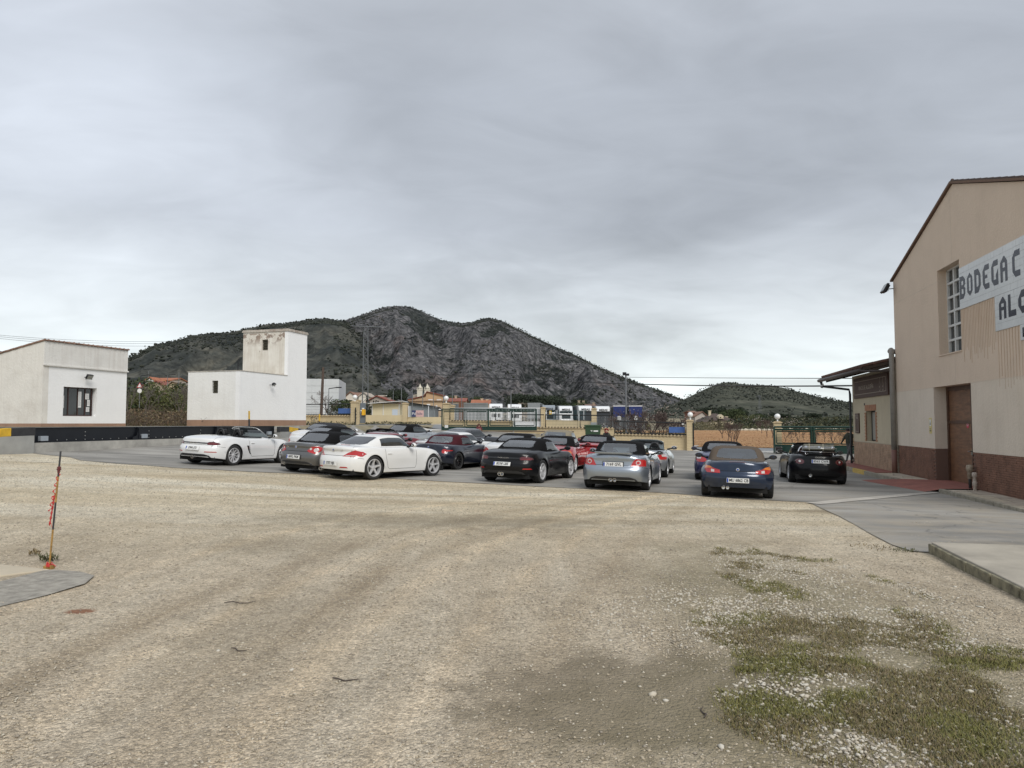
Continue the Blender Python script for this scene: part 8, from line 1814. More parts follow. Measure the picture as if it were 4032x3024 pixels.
# ------------------------------------------------------------------ masts, poles, cables
galv = mat('lattice_steel', (.17, .18, .19), .6, .3)
def lattice(label, px, ytop, ybase, Y, wt, wb, arm=(), group='lattice power pylons'):
    q = at(px, ybase, Y); zg = gz(q.x, Y); H_ = at(px, ytop, Y).z-zg; t_ = thing('power_pylon', label, 'pylon', (q.x, Y, zg), .3, group); n_ = max(8, int(H_/1.1)); m_ = MB(); br_ = MB()
    for sx_ in (-1, 1):
        for sy_ in (-1, 1): m_.tube([(sx_*wb/2, sy_*wb/2, 0), (sx_*wt/2, sy_*wt/2, H_)], .05, 4, False)
    for k in range(n_):
        z0, z1 = H_*k/n_, H_*(k+1)/n_; w0, w1 = [wb+(wt-wb)*z/H_ for z in (z0, z1)]
        for (ax, sg) in ((0, -1), (0, 1), (1, -1), (1, 1)):
            a = (-w0/2, sg*w0/2, z0) if ax == 0 else (sg*w0/2, -w0/2, z0); b2 = (w1/2, sg*w1/2, z1) if ax == 0 else (sg*w1/2, w1/2, z1); c2 = (w0/2, sg*w0/2, z0) if ax == 0 else (sg*w0/2, w0/2, z0)
            br_.tube([a, b2] if k % 2 else [c2, (-b2[0], b2[1], b2[2]) if ax == 0 else (b2[0], -b2[1], b2[2])], .028, 3, False); br_.tube([a, c2], .028, 3, False)
    m_.build('mast', galv, t_); tag(br_.build('bracing', galv, t_), kind='stuff')
    for (dz_, l_, r_) in arm:
        a = MB(); a.tube([(-l_, 0, H_+dz_), (r_, 0, H_+dz_)], .09, 4); a.tube([(-l_*.6, 0, H_+dz_), (0, 0, H_+dz_-.9)], .05, 4); ao = a.build('crossarm', galv, t_)
        for x_ in (-l_*.9, -l_*.15, r_*.9): i_ = MB(); i_.lathe([(.05, -.1), (.14, -.2), (.08, -.35), (.14, -.5), (.08, -.7), (.05, -.8)], 7, 'Z', (x_, 0, H_+dz_)); i_.build('insulator', ink_m, ao)
    return t_
lattice('tall lattice mast with a wide crossarm rising behind the far left gateway', 1437, 1285, 1640, 140, .75, 1.15, ((-.05, 2.7, 2.9),)); lattice('lattice pylon with curved head in front of the mountain, left of centre', 1852, 1425, 1630, 235, .6, 2.1, ((-.4, 2.2, 2.6), (-4, 1.2, 1.3))); lattice('thin pylon with white insulators before the right mountain slope', 2565, 1528, 1660, 240, .5, 1.6, ((0, 2.8, 2.6), (-3.2, 1.6, 1.5))); lattice('faint slim pylon on the scrub hill', 2993, 1557, 1668, 330, .5, 1.6, ((-.3, 1.8, .2),))
def pole(label, px, ytop, ybase, Y, r, mt, head=None, name='lamp_post', cat='pole', lean=0):
    q = at(px, ybase, Y); zg = min(q.z, gz(q.x, Y)+.3); zt = at(px, ytop, Y).z; t_ = thing(name, label, cat, (q.x, Y, zg)); m_ = MB(); m_.tube([(0, 0, 0), (lean, 0, zt-zg)], [r, r*.75], 8); m_.build('shaft', mt, t_, smooth=True, autos=50)
    if head == 'flood': m_ = MB(); m_.cbox((lean-.15, -.1, zt-zg+.1), (.35, .25, .3)); m_.cbox((lean+.2, 0, zt-zg+.02), (.25, .2, .22)); m_.build('lamp_head', dkmetal, t_)
    if head == 'arm': m_ = MB(); m_.tube([(lean, 0, zt-zg), (lean+.9, 0, zt-zg+.12)], .05, 5); m_.cbox((lean+1.1, 0, zt-zg+.12), (.6, .2, .12)); m_.build('lamp_head', dkmetal, t_)
    return t_
pole('brown wooden pole beside the warehouse', 1264, 1446, 1640, 72, .16, mat('pole_wood', (.085, .06, .048), .9, var=.2, vscale=4), name='wooden_pole', lean=.15)
for i, (px, yt) in enumerate([(1580, 1527), (1623, 1532), (1664, 1540), (1746, 1530), (1781, 1536), (1818, 1541)]): pole(['thin court pole right above the canopy hut', 'thin court pole left of the church', 'thin court pole between the church and the banner', 'thin court pole just left of the long gate pillar', 'thin court pole above the left part of the long gate', 'rightmost thin court pole, left of the second pylon'][i], px, yt, 1640, 92, .06, galv, name='court_pole')['group'] = 'thin poles round the sports court'
pole('street lamp with small head before the dark pine', 1548, 1537, 1600, 120, .06, galv, 'arm'); pole('slim lamp post in front of the ochre house', 1706, 1543, 1640, 95, .05, galv, 'arm'); pole('lamp post behind the white lorries, left one', 2012, 1533, 1640, 118, .09, galv, 'flood'); pole('tall grey floodlight post in front of the blue trailers', 2466, 1476, 1690, 72, .10, galv, 'flood')
pole('street lamp between the white buildings, left one', 553, 1480, 1540, 100, .06, dkmetal, 'arm'); pole('tall pole between the white buildings', 583, 1462, 1530, 120, .06, galv); pole('pale street lamp between the white buildings', 659, 1477, 1530, 130, .06, galv, 'arm'); pole('slim pole left of the tower building', 703, 1467, 1540, 110, .06, galv)
cabm = mat('cable', (.03, .032, .035), .7)
def cable(label, pts, r, name='power_cable'):
    P = [at(*p) for p in pts]; m_ = MB(); m_.tube(P, r, 5); o = m_.build(name, cabm, smooth=True); return tag(o, label, 'cable', 'overhead power cables')
def sagged(a, b_, s_, n=14):
    """pixel end points with depth; s_ is the sag in pixels"""
    return [(a[0]+(b_[0]-a[0])*k/n, a[1]+(b_[1]-a[1])*k/n+s_*4*(k/n)*(1-k/n), a[2]+(b_[2]-a[2])*k/n) for k in range(n+1)]
cable('upper overhead cable crossing the right half of the sky', sagged((1852, 1478, 235), (3500, 1490, 60), 3), .045); cable('thick lower overhead cable crossing the mountain and the right sky', sagged((1450, 1455, 140), (3500, 1516, 45), 26), .06)
for i, (ya, yb) in enumerate(((1316, 1440), (1322, 1448), (1329, 1456))): cable(['upper', 'middle', 'lower'][i]+' one of three thin cables at the left edge of the sky', sagged((-40, ya, 95), (1437, [1288, 1290, 1294][i], 140), [42, 46, 50][i]), .02)
# ------------------------------------------------------------------ trees
bark = mat('bark_dark', (.075, .052, .045), .9); barkg = mat('bark_grey', (.11, .095, .085), .9)
leafd = mat('pine_leaf', (.022, .033, .016), .8, var=.5, vscale=.6); leafm = mat('mid_leaf', (.045, .062, .020), .8, var=.5, vscale=.8); leafl = mat('light_leaf', (.085, .095, .030), .8, var=.4, vscale=.9)
def bare_tree(h, seed, spread=1.0, depth=5, r0=.06, mt=bark, low=.25):
    R = random.Random(seed); tr_, br_ = MB(), MB()
    def grow(p, d, ln, r, lv):
        q = p+d*ln; mid = p+d*ln*.5+Vector((R.uniform(-1, 1), R.uniform(-1, 1), 0))*ln*.06
        (tr_ if lv == 0 else br_).tube([p, mid, q], [r, r*.85, r*.68], 5 if lv < 2 else 3, False)
        if lv >= depth: return
        for k in range(R.choice((2, 2, 3)) if lv else R.choice((3, 4))):
            a = R.uniform(0, 2*PI); t_ = R.uniform(.35, .75)*spread; u = d.orthogonal().normalized(); v = d.cross(u)
            nd = (d+(u*math.cos(a)+v*math.sin(a))*t_+Vector((0, 0, .30))).normalized(); grow(q if lv == 0 or R.random() < .7 else mid, nd, ln*(R.uniform(.62, .85) if lv else R.uniform(.8, 1.1)), max(r*.56, .007), lv+1)
    grow(Vector((0, 0, -.1)), Vector((R.uniform(-.1, .1), R.uniform(-.1, .1), 1)).normalized(), h*low, r0*h/2.5, 0)
    a = tr_.build('trunk', mt); b_ = br_.build('crown', mt); da, db = a.data, b_.data; bpy.data.objects.remove(a); bpy.data.objects.remove(b_); return da, db
def leafy(h, w_, seed, mt, kind='round', n=2600, leaf=.11, trunk=.25):
    R = np.random.default_rng(seed); nb = 16
    if kind == 'round': cen = np.c_[R.normal(0, .30, nb)*w_, R.normal(0, .30, nb)*w_, h*(trunk+.1)+R.random(nb)*h*(.82-trunk)]; rad = (.17+.15*R.random(nb))*w_
    elif kind == 'cone': z = R.random(nb); cen = np.c_[R.normal(0, .12, nb)*w_*(1.2-z), R.normal(0, .12, nb)*w_*(1.2-z), h*(.15+z*.75)]; rad = (.28*(1.15-z))*w_
    else: cen = np.c_[R.normal(0, .34, nb)*w_, R.normal(0, .34, nb)*w_, h*.62+R.random(nb)*h*.28]; rad = (.16+.12*R.random(nb))*w_
    k = R.integers(0, nb, n); d = R.normal(0, 1, (n, 3)); d /= np.linalg.norm(d, axis=1)[:, None]; p = cen[k]+d*(rad[k]*(.55+.5*R.random(n)))[:, None]*[1, 1, .8]
    p = p[p[:, 2] > h*trunk*.5]; n = len(p); u = R.normal(0, 1, (n, 3)); u /= np.linalg.norm(u, axis=1)[:, None]; v = np.cross(u, R.normal(0, 1, (n, 3))); v /= np.linalg.norm(v, axis=1)[:, None]; s_ = (leaf*(.6+.8*R.random(n)))[:, None]
    V = np.stack([p-u*s_, p+v*s_*.7, p+u*s_, p-v*s_*.7], 1).reshape(-1, 3); F = np.arange(len(V)).reshape(-1, 4)
    o = mesh_np('crown', V, F, mt); cr = o.data; bpy.data.objects.remove(o)
    t_ = MB(); t_.tube([(0, 0, -.3), (.03, 0, h*.4), (0, .05, h*.75)], [h*.03, h*.022, h*.008], 7)
    for q in range(5): c = cen[q]; t_.tube([(0, 0, h*.35), tuple(c)], [h*.012, h*.004], 4, False)
    o = t_.build('trunk', barkg); tk = o.data; bpy.data.objects.remove(o); return tk, cr
TM = {}
def tree(label, px, Y, h=None, ytop=None, key='bare', seed=1, group=None, name=None, scale=1, ybase=None, cat='tree', xw=1):
    q = at(px, 1660, Y); zg = gz(q.x, Y)
    if ytop: h = at(px, ytop, Y).z-zg
    if (key, seed) not in TM:
        if key == 'bare': TM[key, seed] = bare_tree(2.5, seed, 1.15, 6, .05)
        elif key == 'barebig': TM[key, seed] = bare_tree(2.5, seed, .8, 6, .05, barkg)
        elif key == 'bushy': TM[key, seed] = bare_tree(2.5, seed, 1.3, 6, .03, bark, .12)
        elif key == 'pine': TM[key, seed] = leafy(2.5, 2.3, seed, leafd, 'umbrella', 4200, .07)
        elif key == 'round': TM[key, seed] = leafy(2.5, 2.2, seed, leafd, 'round', 4500, .07, .06)
        elif key == 'citrus': TM[key, seed] = leafy(2.5, 2.6, seed, leafl, 'round', 3200, .06, .06)
        elif key == 'mid': TM[key, seed] = leafy(2.5, 2.4, seed, leafm, 'round', 4500, .07, .06)
        elif key == 'cone': TM[key, seed] = leafy(2.5, .8, seed, leafd, 'cone', 1600, .05)
    a, b_ = TM[key, seed]; nm = name or {'bare': 'almond_tree', 'barebig': 'bare_tree', 'bushy': 'bare_shrub', 'pine': 'pine_tree', 'round': 'evergreen_tree', 'citrus': 'green_tree', 'mid': 'evergreen_tree', 'cone': 'cypress_tree'}[key]
    t_ = thing(nm, label, cat, (q.x, Y, zg-.05), random.random()*6, group); s_ = h/max(v.co.z for v in b_.vertices); t_.scale = (s_*xw, s_*xw, s_); link('trunk', a, t_); link('crown', b_, t_); return t_
G1 = 'bare almond trees in the orange field'
for i, (px, y_, yt) in enumerate([(2843, 1724, 1652), (2866, 1733, 1660), (2878, 1739, 1668), (2888, 1745, 1664), (2902, 1750, 1662), (2984, 1706, 1660), (2998, 1710, 1656), (3018, 1718, 1650), (3040, 1722, 1660), (3092, 1738, 1690), (3117, 1741, 1698), (3142, 1746, 1680), (3162, 1730, 1700), (3194, 1748, 1690), (3215, 1735, 1700), (3244, 1738, 1694), (3276, 1755, 1684), (3305, 1742, 1700), (3330, 1738, 1695)]):
    Yt = 2.02*FPX/(y_-1665)
    tree(['bare almond tree, leftmost and farthest of the clump beside the field pillar', 'bare almond tree, second from the left in the clump behind the navy car', 'small bare almond tree in the middle of the clump behind the navy car', 'bare almond tree, second from the right in the clump behind the navy car', 'bare almond tree with leaning trunk, nearest of the clump behind the navy car', 'bare almond tree, leftmost of the row before the right green gate', 'bare almond tree, second of the row before the right green gate', 'biggest bare almond tree just left of the rightmost globe lamp', 'bare almond tree touching the pillar of the right green gate'][i] if i < 9 else 'bare almond tree behind the right green gate, '+['first from the left', 'second from the left, small', 'third from the left, tall', 'small one behind the tall third', 'in the middle of the left leaf', 'at the meeting of the two leaves', 'wide one behind the right leaf', 'large one nearest the walking man', 'small one above the black car', 'last before the downpipe'][i-9], px, Yt, ytop=yt-4, key='bare', seed=[1, 2, 3, 4][i % 4], group=G1 if i < 9 else 'bare almond trees behind the right green gate', xw=1.15)
for i, (px, Y, yt, sd) in enumerate([(2455, 72, 1625, 11), (2490, 68, 1610, 12), (2520, 70, 1618, 13), (2552, 66, 1612, 11), (2590, 69, 1622, 12), (2628, 66, 1628, 13), (2660, 68, 1640, 11)]):
    tree('bare tangled shrub behind the fence, '+['leftmost by the floodlight post', 'in front of the right blue trailer', 'third from the left', 'tallest, in the middle', 'left of the pale blue panel', 'above the pale blue panel', 'rightmost by the field pillar'][i], px, Y, ytop=yt, key='bushy', seed=sd, group='bare shrubs between the blue trailers and the field pillar', xw=1.3, cat='shrub')
blossom = mat('blossom_pale', (.42, .36, .33), .8)
for i, (px, py, Y, n) in enumerate([(2575, 1632, 80, 90), (2645, 1648, 78, 60), (2985, 1655, 170, 60), (3110, 1662, 170, 70)]):
    q = at(px, py, Y); R = rng.normal(0, 1, (n, 3))*[1.6, 1.5, .55]; v, f = blobs(R+[0, 0, .3], np.full(n, .03+Y*.0004), OCT_V, OCT_F); o = mesh_np('blossoming_almond', v, f, blossom); o.location = q; tag(o, ['pale blossom cloud on the shrubs above the fence', 'smaller pale blossom patch left of the field pillar', 'faint blossom left of the rightmost globe lamp', 'faint blossom right of the rightmost globe lamp'][i], 'blossom', kind='stuff')
for i, (px, yt, Y, ky, xw) in enumerate([(2068, 1551, 215, 'pine', 1.0), (2098, 1547, 220, 'pine', 1.15), (2146, 1557, 212, 'round', 1.3), (2190, 1562, 205, 'round', .95), (2248, 1566, 225, 'pine', .9), (2262, 1580, 200, 'mid', 1.1), (1540, 1527, 195, 'round', .80), (2796, 1602, 225, 'round', 1.2), (2830, 1600, 228, 'round', 1.3), (2866, 1606, 222, 'mid', 1.3), (2919, 1600, 230, 'round', 1.0), (2935, 1630, 190, 'citrus', 1.5), (2972, 1628, 215, 'mid', 1.2), (3002, 1625, 220, 'round', 1.25), (3032, 1624, 225, 'round', 1.4), (3085, 1626, 222, 'round', 1.3), (3122, 1640, 205, 'round', 1.5), (3165, 1645, 200, 'round', 1.6), (3205, 1624, 225, 'round', 1.2), (3222, 1640, 205, 'round', 1.4), (3262, 1645, 200, 'mid', 1.6), (3300, 1650, 195, 'round', 1.6), (3340, 1648, 200, 'round', 1.6), (1868, 1560, 240, 'mid', 1.3), (1760, 1562, 240, 'mid', 1.5), (1385, 1570, 150, 'mid', 1.6), (2960, 1655, 185, 'round', 1.8), (3060, 1656, 185, 'round', 1.8), (1805, 1557, 245, 'mid', 1.6)]):
    lb = ['left one of the tall umbrella pines above the grey box trailer', 'tallest umbrella pine above the grey box trailer', 'wide dark evergreen right of the umbrella pines', 'rounded dark evergreen above the faded grey lorry', 'umbrella pine left of the chimneyed brown house', 'low green tree below the pine beside the brown house', 'big dark evergreen right of the lattice mast', 'dark evergreen behind the white gabled house', 'dark evergreen behind the cream villa chimney', 'greener tree behind the villa roof', 'tall dark evergreen right of the villa', 'light green leafy tree right of the villa', 'evergreen left of the faint slim pylon', 'dark evergreen beside the faint slim pylon', 'wide evergreen left of the rightmost globe lamp', 'dark evergreen right of the rightmost globe lamp', 'low evergreen above the left half of the right gate', 'wide low evergreen above the middle of the right gate', 'tallest evergreen above the right green gate', 'evergreen right of the tallest one above the right gate', 'wide greenish tree near the shop eaves', 'evergreen left of the black downpipe', 'evergreen partly behind the black downpipe', 'green tree beside the second pylon', 'green tree behind the red-roofed row', 'round bush below the brown roofs near the far left globe lamp', 'low wide evergreen below the light green tree', 'low wide evergreen left of the rightmost globe lamp stem', 'tree crown behind the court poles'][i]
    tree(lb, px, Y, ytop=yt, key=ky, seed=20+i % 3, group='evergreens before the hills', xw=xw)
for i, (px, yt, Y) in enumerate([(1444, 1556, 140), (1452, 1574, 118), (1470, 1575, 112), (1480, 1573, 112), (1488, 1575, 112), (2610, 1604, 190), (2622, 1608, 190)]): tree('slim dark cypress, '+['beside the lattice mast', 'left of the canopy hut roof', 'first of three above the canopy hut', 'middle one of three above the canopy hut', 'last of three above the canopy hut', 'left one of a pair above the blossom', 'right one of a pair above the blossom'][i], px, Y, ytop=yt, key='cone', seed=5, group='slim cypresses')
tree('bare roadside tree in front of the white warehouse', 1294, 78, ytop=1535, key='bare', seed=9, xw=.9, name='bare_tree'); pole('street lamp tangled in the bare tree before the warehouse', 1294, 1530, 1600, 80, .05, galv, 'arm')
tree('dark leafy tree at the right edge of the white office', 508, 78, ytop=1478, key='mid', seed=31, xw=1.15); tree('round light green citrus tree between the white buildings', 625, 74, ytop=1497, key='citrus', seed=33, xw=1.25); tree('dark green tree against the left edge of the tower building', 752, 80, ytop=1500, key='mid', seed=32, xw=1.0); tree('low green tree left of the citrus tree', 575, 90, ytop=1525, key='mid', seed=31, xw=1.3)
tree('bare forked tree left of the tower building', 708, 60, ytop=1500, key='barebig', seed=41, xw=1.1); tree('bare leaning tree near the white office', 575, 62, ytop=1515, key='barebig', seed=42, xw=1.2); tree('bare grey tree hugging the white office corner', 505, 60, ytop=1490, key='barebig', seed=43, xw=.9)
# thicket between the white buildings
q = at(612, 1660, 50); tw = thing('thicket', 'tangled brown leafless thicket filling the gap between the white buildings', 'thicket', (0, 0, 0))
v_all = MB(); R = random.Random(5)
for k in range(230):
    px = R.uniform(440, 790); Y = R.uniform(44, 54); p = at(px, 1660, Y); p.z = 1.5; ln = R.uniform(.6, 1.7); d = Vector((R.uniform(-.7, .7), R.uniform(-.5, .5), 1)).normalized(); pts = [p]
    for j in range(4): d = (d+Vector((R.uniform(-.5, .5), R.uniform(-.4, .4), -.22))).normalized(); pts.append(pts[-1]+d*ln/4)
    v_all.tube(pts, [.018, .015, .012, .009, .005], 3, False)
    for j in (1, 2, 3, 3):
        e = (d+Vector((R.uniform(-1, 1), R.uniform(-1, 1), R.uniform(-.3, .8)))).normalized(); v_all.tube([pts[j], pts[j]+e*ln*.3, pts[j]+e*ln*.5+Vector((R.uniform(-.2, .2), 0, -.1))], [.008, .006, .004], 3, False)
tag(v_all.build('stems', mat('thicket_stem', (.10, .075, .055), .9, var=.3, vscale=3), tw), kind='stuff')
n = 6500; px = 430+rng.random(n)*370; Y = 44+rng.random(n)*10; hgt = rng.random(n)**1.6; P = np.c_[(px-2016)/FPX*Y, Y, 1.5+hgt*(.75+.55*fbm(px, Y, 40, 2, 3))]; u = rng.normal(0, 1, (n, 3)); u /= np.linalg.norm(u, axis=1)[:, None]; v = rng.normal(0, 1, (n, 3)); s_ = .05+.05*rng.random((n, 1)); V = np.stack([P-u*s_, P+v*s_*.3, P+u*s_, P-v*s_*.3], 1).reshape(-1, 3)
tag(mesh_np('dry_leaves', V, np.arange(len(V)).reshape(-1, 4), [mat('dry_leaf_brown', (.13, .085, .05), .9), mat('dry_leaf_green', (.07, .065, .03), .9), mat('dry_leaf_straw', (.24, .19, .11), .9)], tw, mi=rng.choice([0, 0, 1, 2], n)), kind='stuff')
# hedge and weeds further back
def shrub_mass(name, label, px0, px1, Y0, Y1, h, n, cols, z0=None, leaf=.09):
    px = px0+rng.random(n)*(px1-px0); Y = Y0+rng.random(n)*(Y1-Y0); X = (px-2016)/FPX*Y; P = np.c_[X, Y, ground_z(X, Y)+rng.random(n)**1.3*h*(.4+1.0*fbm(X, Y, 1.5, 3, 8))]; u = rng.normal(0, 1, (n, 3)); u /= np.linalg.norm(u, axis=1)[:, None]; v = rng.normal(0, 1, (n, 3)); s_ = leaf*(.6+rng.random((n, 1))); V = np.stack([P-u*s_, P+v*s_*.5, P+u*s_, P-v*s_*.5], 1).reshape(-1, 3)
    return tag(mesh_np(name, V, np.arange(len(V)).reshape(-1, 4), cols, mi=rng.integers(0, len(cols), n)), label, None, kind='stuff')
sc1 = [mat('scrub_olive', (.075, .075, .035), .9), mat('scrub_straw', (.20, .165, .095), .9), mat('scrub_dark', (.035, .04, .02), .9)]
shrub_mass('field_hedge', None, 2728, 2860, 149, 160, 1.7, 3500, [sc1[0], sc1[0], sc1[1]]); shrub_mass('dark_scrub', None, 2760, 3430, 172, 250, 2.3, 9000, [leafd, sc1[2], sc1[0]], leaf=.26); shrub_mass('undergrowth', None, 2860, 3420, 151, 170, .8, 3500, [sc1[0], sc1[2]], leaf=.14); shrub_mass('roadside_weeds', None, 1440, 1700, 70.6, 73.5, .30, 900, sc1, leaf=.07); shrub_mass('undergrowth', None, 2420, 2720, 90, 130, .7, 2500, sc1, leaf=.12); shrub_mass('undergrowth', None, 1340, 2560, 150, 190, 1.0, 5000, sc1, leaf=.25); shrub_mass('verge_plants', None, 2440, 2560, 62, 64.5, .35, 1500, sc1, leaf=.06); shrub_mass('wall_weeds', None, 1150, 1400, 58, 61, .3, 700, sc1, leaf=.06); shrub_mass('undergrowth', None, 440, 800, 82, 130, 1.4, 4000, sc1, leaf=.15)
# line of boulders at the end of the field
n = 260; px = 2880+rng.random(n)*560; Y = 149+rng.normal(0, 1.0, n); X = (px-2016)/FPX*Y; rr = .15+.3*rng.random(n); v, f = blobs(np.c_[X, Y, ground_z(X, Y)+rr*.3], rr, ICO_V, ICO_F); tag(mesh_np('boulder_line', v, f, stone_ms[0]), kind='stuff')
# dry bush behind the left cars, road sign
o = shrub_mass('dry_bush', None, 1225, 1270, 46, 47, .9, 500, [sc1[1], mat('bush_grey', (.25, .23, .20), .9)], leaf=.05)
sg = thing('road_sign', 'triangular warning sign half hidden in the trees right of the white office', 'sign', at(550, 1545, 70)); m_ = MB(); m_.tube([(0, 0, -1.5), (0, 0, .9)], .03, 6); m_.build('post', galv, sg); m_ = MB(); m_.prism([(-.3, .45), (.3, .45), (0, .97)], -.04, -.03, 'XZ'); m_.build('plate', red_m, sg); m_ = MB(); m_.prism([(-.2, .51), (.2, .51), (0, .86)], -.045, -.041, 'XZ'); m_.build('face', paper, sg); m_ = MB(); m_.lathe([(0, -.04), (.22, -.04), (.22, -.03)], 16, 'Y', (0, 0, .15)); m_.build('round_plate', paper, sg)
# ------------------------------------------------------------------ people
def person(label, pos, rz, joints, radii, colfn, mats, hair=None, scale=1.0, extra=None, group=None):
    """one continuous body grown on a joint skeleton; colfn picks the material of a face from its height and place"""
    t_ = thing('person', label, 'person', pos, rz, group); names = list(joints); V = [joints[n] for n in names]; ix = {n: i for i, n in enumerate(names)}
    E = [('pelvis', 'spine'), ('spine', 'chest'), ('chest', 'neck'), ('neck', 'jaw'), ('jaw', 'crown'), ('chest', 'shL'), ('shL', 'elL'), ('elL', 'wrL'), ('wrL', 'paL'), ('chest', 'shR'), ('shR', 'elR'), ('elR', 'wrR'), ('wrR', 'paR'), ('pelvis', 'hiL'), ('hiL', 'knL'), ('knL', 'anL'), ('anL', 'toL'), ('pelvis', 'hiR'), ('hiR', 'knR'), ('knR', 'anR'), ('anR', 'toR')]
    rad = dict(radii)
    for s_ in 'LR':
        if 'pa'+s_ not in joints: continue
        w_, p_ = Vector(joints['wr'+s_]), Vector(joints['pa'+s_]); d = (p_-w_).normalized(); u = d.cross(Vector((0, 1, .2))).normalized(); n_ = d.cross(u)
        for k, (off_, ln) in enumerate(((-.030, .060), (-.010, .072), (.011, .068), (.030, .052))):
            a = f'f{s_}{k}a'; b_ = f'f{s_}{k}b'; joints[a] = tuple(p_+u*off_+d*ln*.55); joints[b_] = tuple(p_+u*off_+d*ln+n_*.012); E += [('pa'+s_, a), (a, b_)]; rad[a] = .009; rad[b_] = .007
        a, b_ = f'f{s_}ta', f'f{s_}tb'; base_ = w_.lerp(p_, .5); joints[a] = tuple(base_-u*.045+d*.02); joints[b_] = tuple(base_-u*.06+d*.055); E += [('pa'+s_, a), (a, b_)]; rad[a] = .012; rad[b_] = .009
    names = list(joints); ix = {n: i for i, n in enumerate(names)}; V = [joints[n] for n in names]
    me = bpy.data.meshes.new('body'); me.from_pydata(V, [(ix[a], ix[b_]) for a, b_ in E], []); o = link('body', me, t_)
    sk = o.modifiers.new('skin', 'SKIN'); sk.use_smooth_shade = True
    for n, i in ix.items():
        r_ = rad[n]; me.skin_vertices[0].data[i].radius = r_ if isinstance(r_, tuple) else (r_, r_)
    me.skin_vertices[0].data[ix['pelvis']].use_root = True
    sb = o.modifiers.new('sub', 'SUBSURF'); sb.levels = 1; sb.render_levels = 1
    dg = bpy.context.evaluated_depsgraph_get(); m2 = bpy.data.meshes.new_from_object(o.evaluated_get(dg)); o.modifiers.clear(); o.data = m2
    m2.materials.clear()
    for m_ in mats: m2.materials.append(m_)
    for p in m2.polygons: p.material_index = colfn(p.center); p.use_smooth = True
    head = Vector(joints['crown'])*.45+Vector(joints['jaw'])*.55
    f_ = MB()
    fd = Vector(extra.get('face', (0, -1, 0)) if extra else (0, -1, 0)); sd_ = fd.cross(Vector((0, 0, 1))).normalized()
    for s_ in (-1, 1): f_.sphere(head+fd*.088+sd_*.032*s_+Vector((0, 0, .005)), .012, 8, 6)
    f_.build('eyes', ink_m, t_)
    f_ = MB(); f_.sphere(head+fd*.105+Vector((0, 0, -.03)), (.014, .014, .022), 8, 6); f_.build('nose', mats[0], t_); f_ = MB(); f_.cbox(head+fd*.095+Vector((0, 0, -.068)), (.04, .012, .010)); f_.build('mouth', mat('lips', (.30, .09, .08), .5), t_)
    if hair: hair(t_, head, fd)
    return t_
skin = mat('skin', (.50, .30, .22), .55); 
RAD = dict(pelvis=(.165, .11), spine=(.14, .10), chest=(.17, .11), neck=.055, jaw=.078, crown=.085, shL=.065, shR=.065, elL=.046, elR=.046, wrL=.030, wrR=.030, paL=(.038, .016), paR=(.038, .016), hiL=.095, hiR=.095, knL=.062, knR=.062, anL=.042, anR=.042, toL=.036, toR=.036)
def J(**k):
    b = dict(pelvis=(0, 0, .95), spine=(0, 0, 1.12), chest=(0, .01, 1.32), neck=(0, 0, 1.47), jaw=(0, -.015, 1.55), crown=(0, 0, 1.66), shL=(.18, 0, 1.40), elL=(.24, .03, 1.14), wrL=(.24, -.06, .90), paL=(.24, -.09, .82), shR=(-.18, 0, 1.40), elR=(-.24, .03, 1.14), wrR=(-.24, -.06, .90), paR=(-.24, -.09, .82), hiL=(.09, 0, .86), knL=(.10, -.02, .48), anL=(.10, .02, .08), toL=(.11, -.13, .04), hiR=(-.09, 0, .86), knR=(-.10, -.02, .48), anR=(-.10, .02, .08), toR=(-.11, -.13, .04)); b.update(k); return b
# walking man by the shop: faces left (towards -x in the picture)
mg = mat('jacket_olive', (.045, .05, .035), .85, var=.4, vscale=9); tr = mat('trousers_grey', (.11, .11, .11), .9); shoe = mat('shoe_black', (.012, .012, .013), .6)
q = at(3347, 1826, 35.5); zg = gz(q.x, q.y)
def man_hair(t_, h, fd):
    m_ = MB(); m_.sphere(h+Vector((0, 0, .035)), (.10, .10, .085), 12, 8); m_.cbox(h+fd*.11+Vector((0, 0, .045)), (.14, .12, .014)); m_.build('cap', ink_m, t_, smooth=True)
person('walking man in olive jacket, grey trousers and dark cap, half behind the shop downpipe', (q.x, q.y, zg+.15), -1.15, J(elL=(.27, .16, 1.16), wrL=(.26, .12, .93), paL=(.26, .08, .86), elR=(-.26, -.12, 1.15), wrR=(-.24, -.28, .98), paR=(-.24, -.35, .93), knL=(.10, -.22, .52), anL=(.10, -.34, .13), toL=(.10, -.48, .13), knR=(-.10, .14, .46), anR=(-.10, .42, .16), toR=(-.10, .34, .06), chest=(0, -.03, 1.32), neck=(0, -.05, 1.47), jaw=(0, -.09, 1.55), crown=(0, -.08, 1.66)), {**RAD, 'chest': (.20, .14), 'spine': (.18, .14), 'pelvis': (.17, .13), 'shL': .075, 'shR': .075, 'elL': .06, 'elR': .06},
    lambda c: (0 if (c.z > 1.49 or (abs(c.x) > .2 and c.z < .93)) else 1 if c.z > .88 and not (abs(c.x) < .16 and c.z < .93) else 2 if c.z > .13 else 3), [skin, mg, tr, shoe], man_hair)
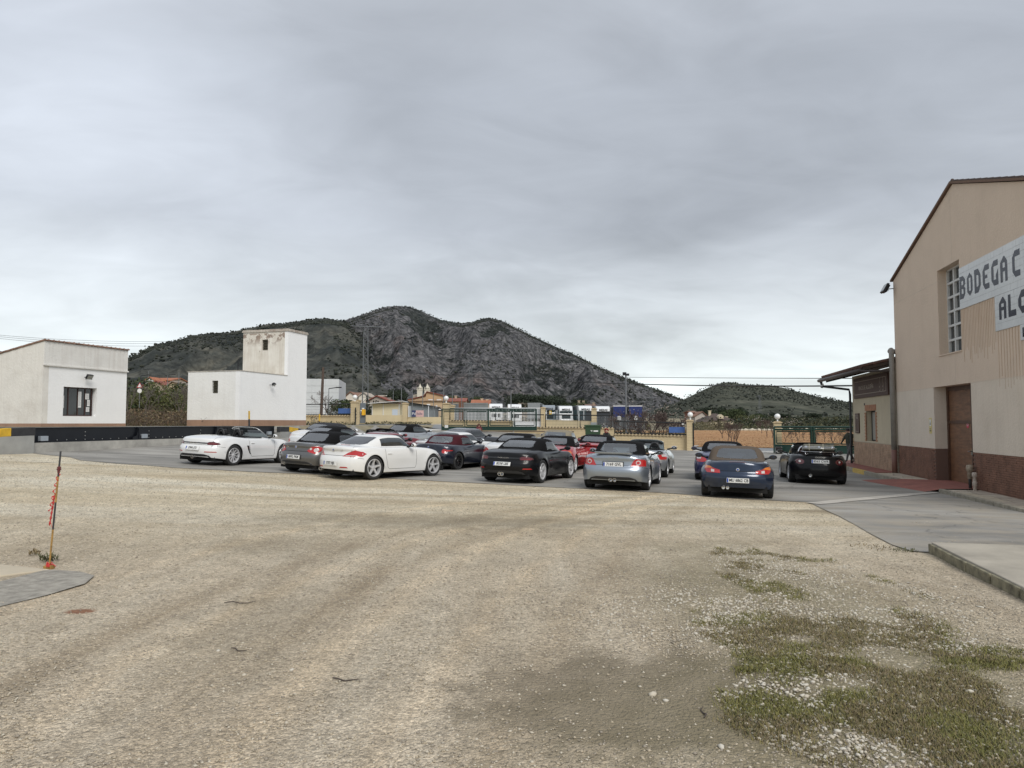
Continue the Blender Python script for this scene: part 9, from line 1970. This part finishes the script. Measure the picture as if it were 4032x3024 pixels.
# woman with long hair before the long gate
bur = mat('jacket_burgundy', (.10, .012, .022), .8, var=.2, vscale=8); jean = mat('jeans_dark', (.03, .035, .05), .9); hairb = mat('hair_chestnut', (.09, .035, .02), .6); hairr = mat('hair_red', (.22, .018, .015), .6)
def long_hair(t_, h, fd):
    m_ = MB(); b_ = -fd; m_.sphere(h+b_*.02+Vector((0, 0, .03)), (.115, .115, .11), 12, 8)
    for k in range(18):
        a = (k/17-.5)*4.3; d = Vector((math.sin(a)*.11, 0, 0))+b_*(.06+.05*math.cos(a)); s0 = h+d+Vector((0, 0, .05)); m_.tube([s0, s0+d*.35+Vector((0, 0, -.14)), s0+d*.2+Vector((.02*math.sin(k*2), 0, -.30)), s0+d*.1+Vector((.0, 0, -.42))], [.03, .034, .028, .008], 6)
    m_.build('hair', hairb, t_, smooth=True)
q = at(1886, 1675, 42); zg = gz(q.x, 42); k_ = (at(1886, 1667, 42).z-zg)/1.74
w1_ = person('woman with long chestnut hair and burgundy jacket before the long green gate', (q.x, 42, zg), .2, J(elL=(.25, -.03, 1.16), wrL=(.10, -.26, 1.25), paL=(.05, -.31, 1.28), elR=(-.25, -.03, 1.16), wrR=(-.08, -.26, 1.28), paR=(-.04, -.31, 1.31), jaw=(0, -.04, 1.54)), RAD, lambda c: (0 if (c.z > 1.48 or (c.y < -.24 and c.z > 1.1)) else 1 if c.z > .86 else 2 if c.z > .12 else 3), [skin, bur, jean, shoe], long_hair); w1_.scale = (k_, k_, k_)
def curly(t_, h, fd):
    m_ = MB(); R = random.Random(3)
    for k in range(46):
        d = Vector((R.gauss(0, 1), R.gauss(0, 1), R.gauss(.3, 1))).normalized()
        if d.dot(fd) > .55 and d.z < .55: continue
        m_.sphere(h+Vector((0, 0, .02))+Vector((d.x*.135, d.y*.12, d.z*.125-(.05 if d.z < 0 else 0))), .042, 7, 5)
    m_.build('hair', hairr, t_, smooth=True)
cardi = mat('cardigan_olive', (.06, .065, .05), .9); topb = mat('top_black', (.010, .010, .012), .9)
q = at(2388, 1700, 40); zg = gz(q.x, 40); k_ = (at(2388, 1686, 40).z-zg)/1.78
w2_ = person('woman with curly red hair, black top and open grey-olive cardigan beside the waste container', (q.x, 40, zg), 0, J(elL=(.30, -.02, 1.16), wrL=(.22, -.24, 1.04), paL=(.17, -.31, 1.04), elR=(-.28, .02, 1.14), wrR=(-.27, -.08, .90)), RAD, lambda c: (0 if (c.z > 1.47 or (c.y < -.2 and c.z > .9 and c.x > .1) or (c.z < .9 and abs(c.x) > .22)) else 4 if (abs(c.x) < .10 and c.y < 0 and c.z > .9) else 1 if c.z > .86 else 2 if c.z > .12 else 3), [skin, cardi, jean, shoe, topb], curly); w2_.scale = (k_, k_, k_)
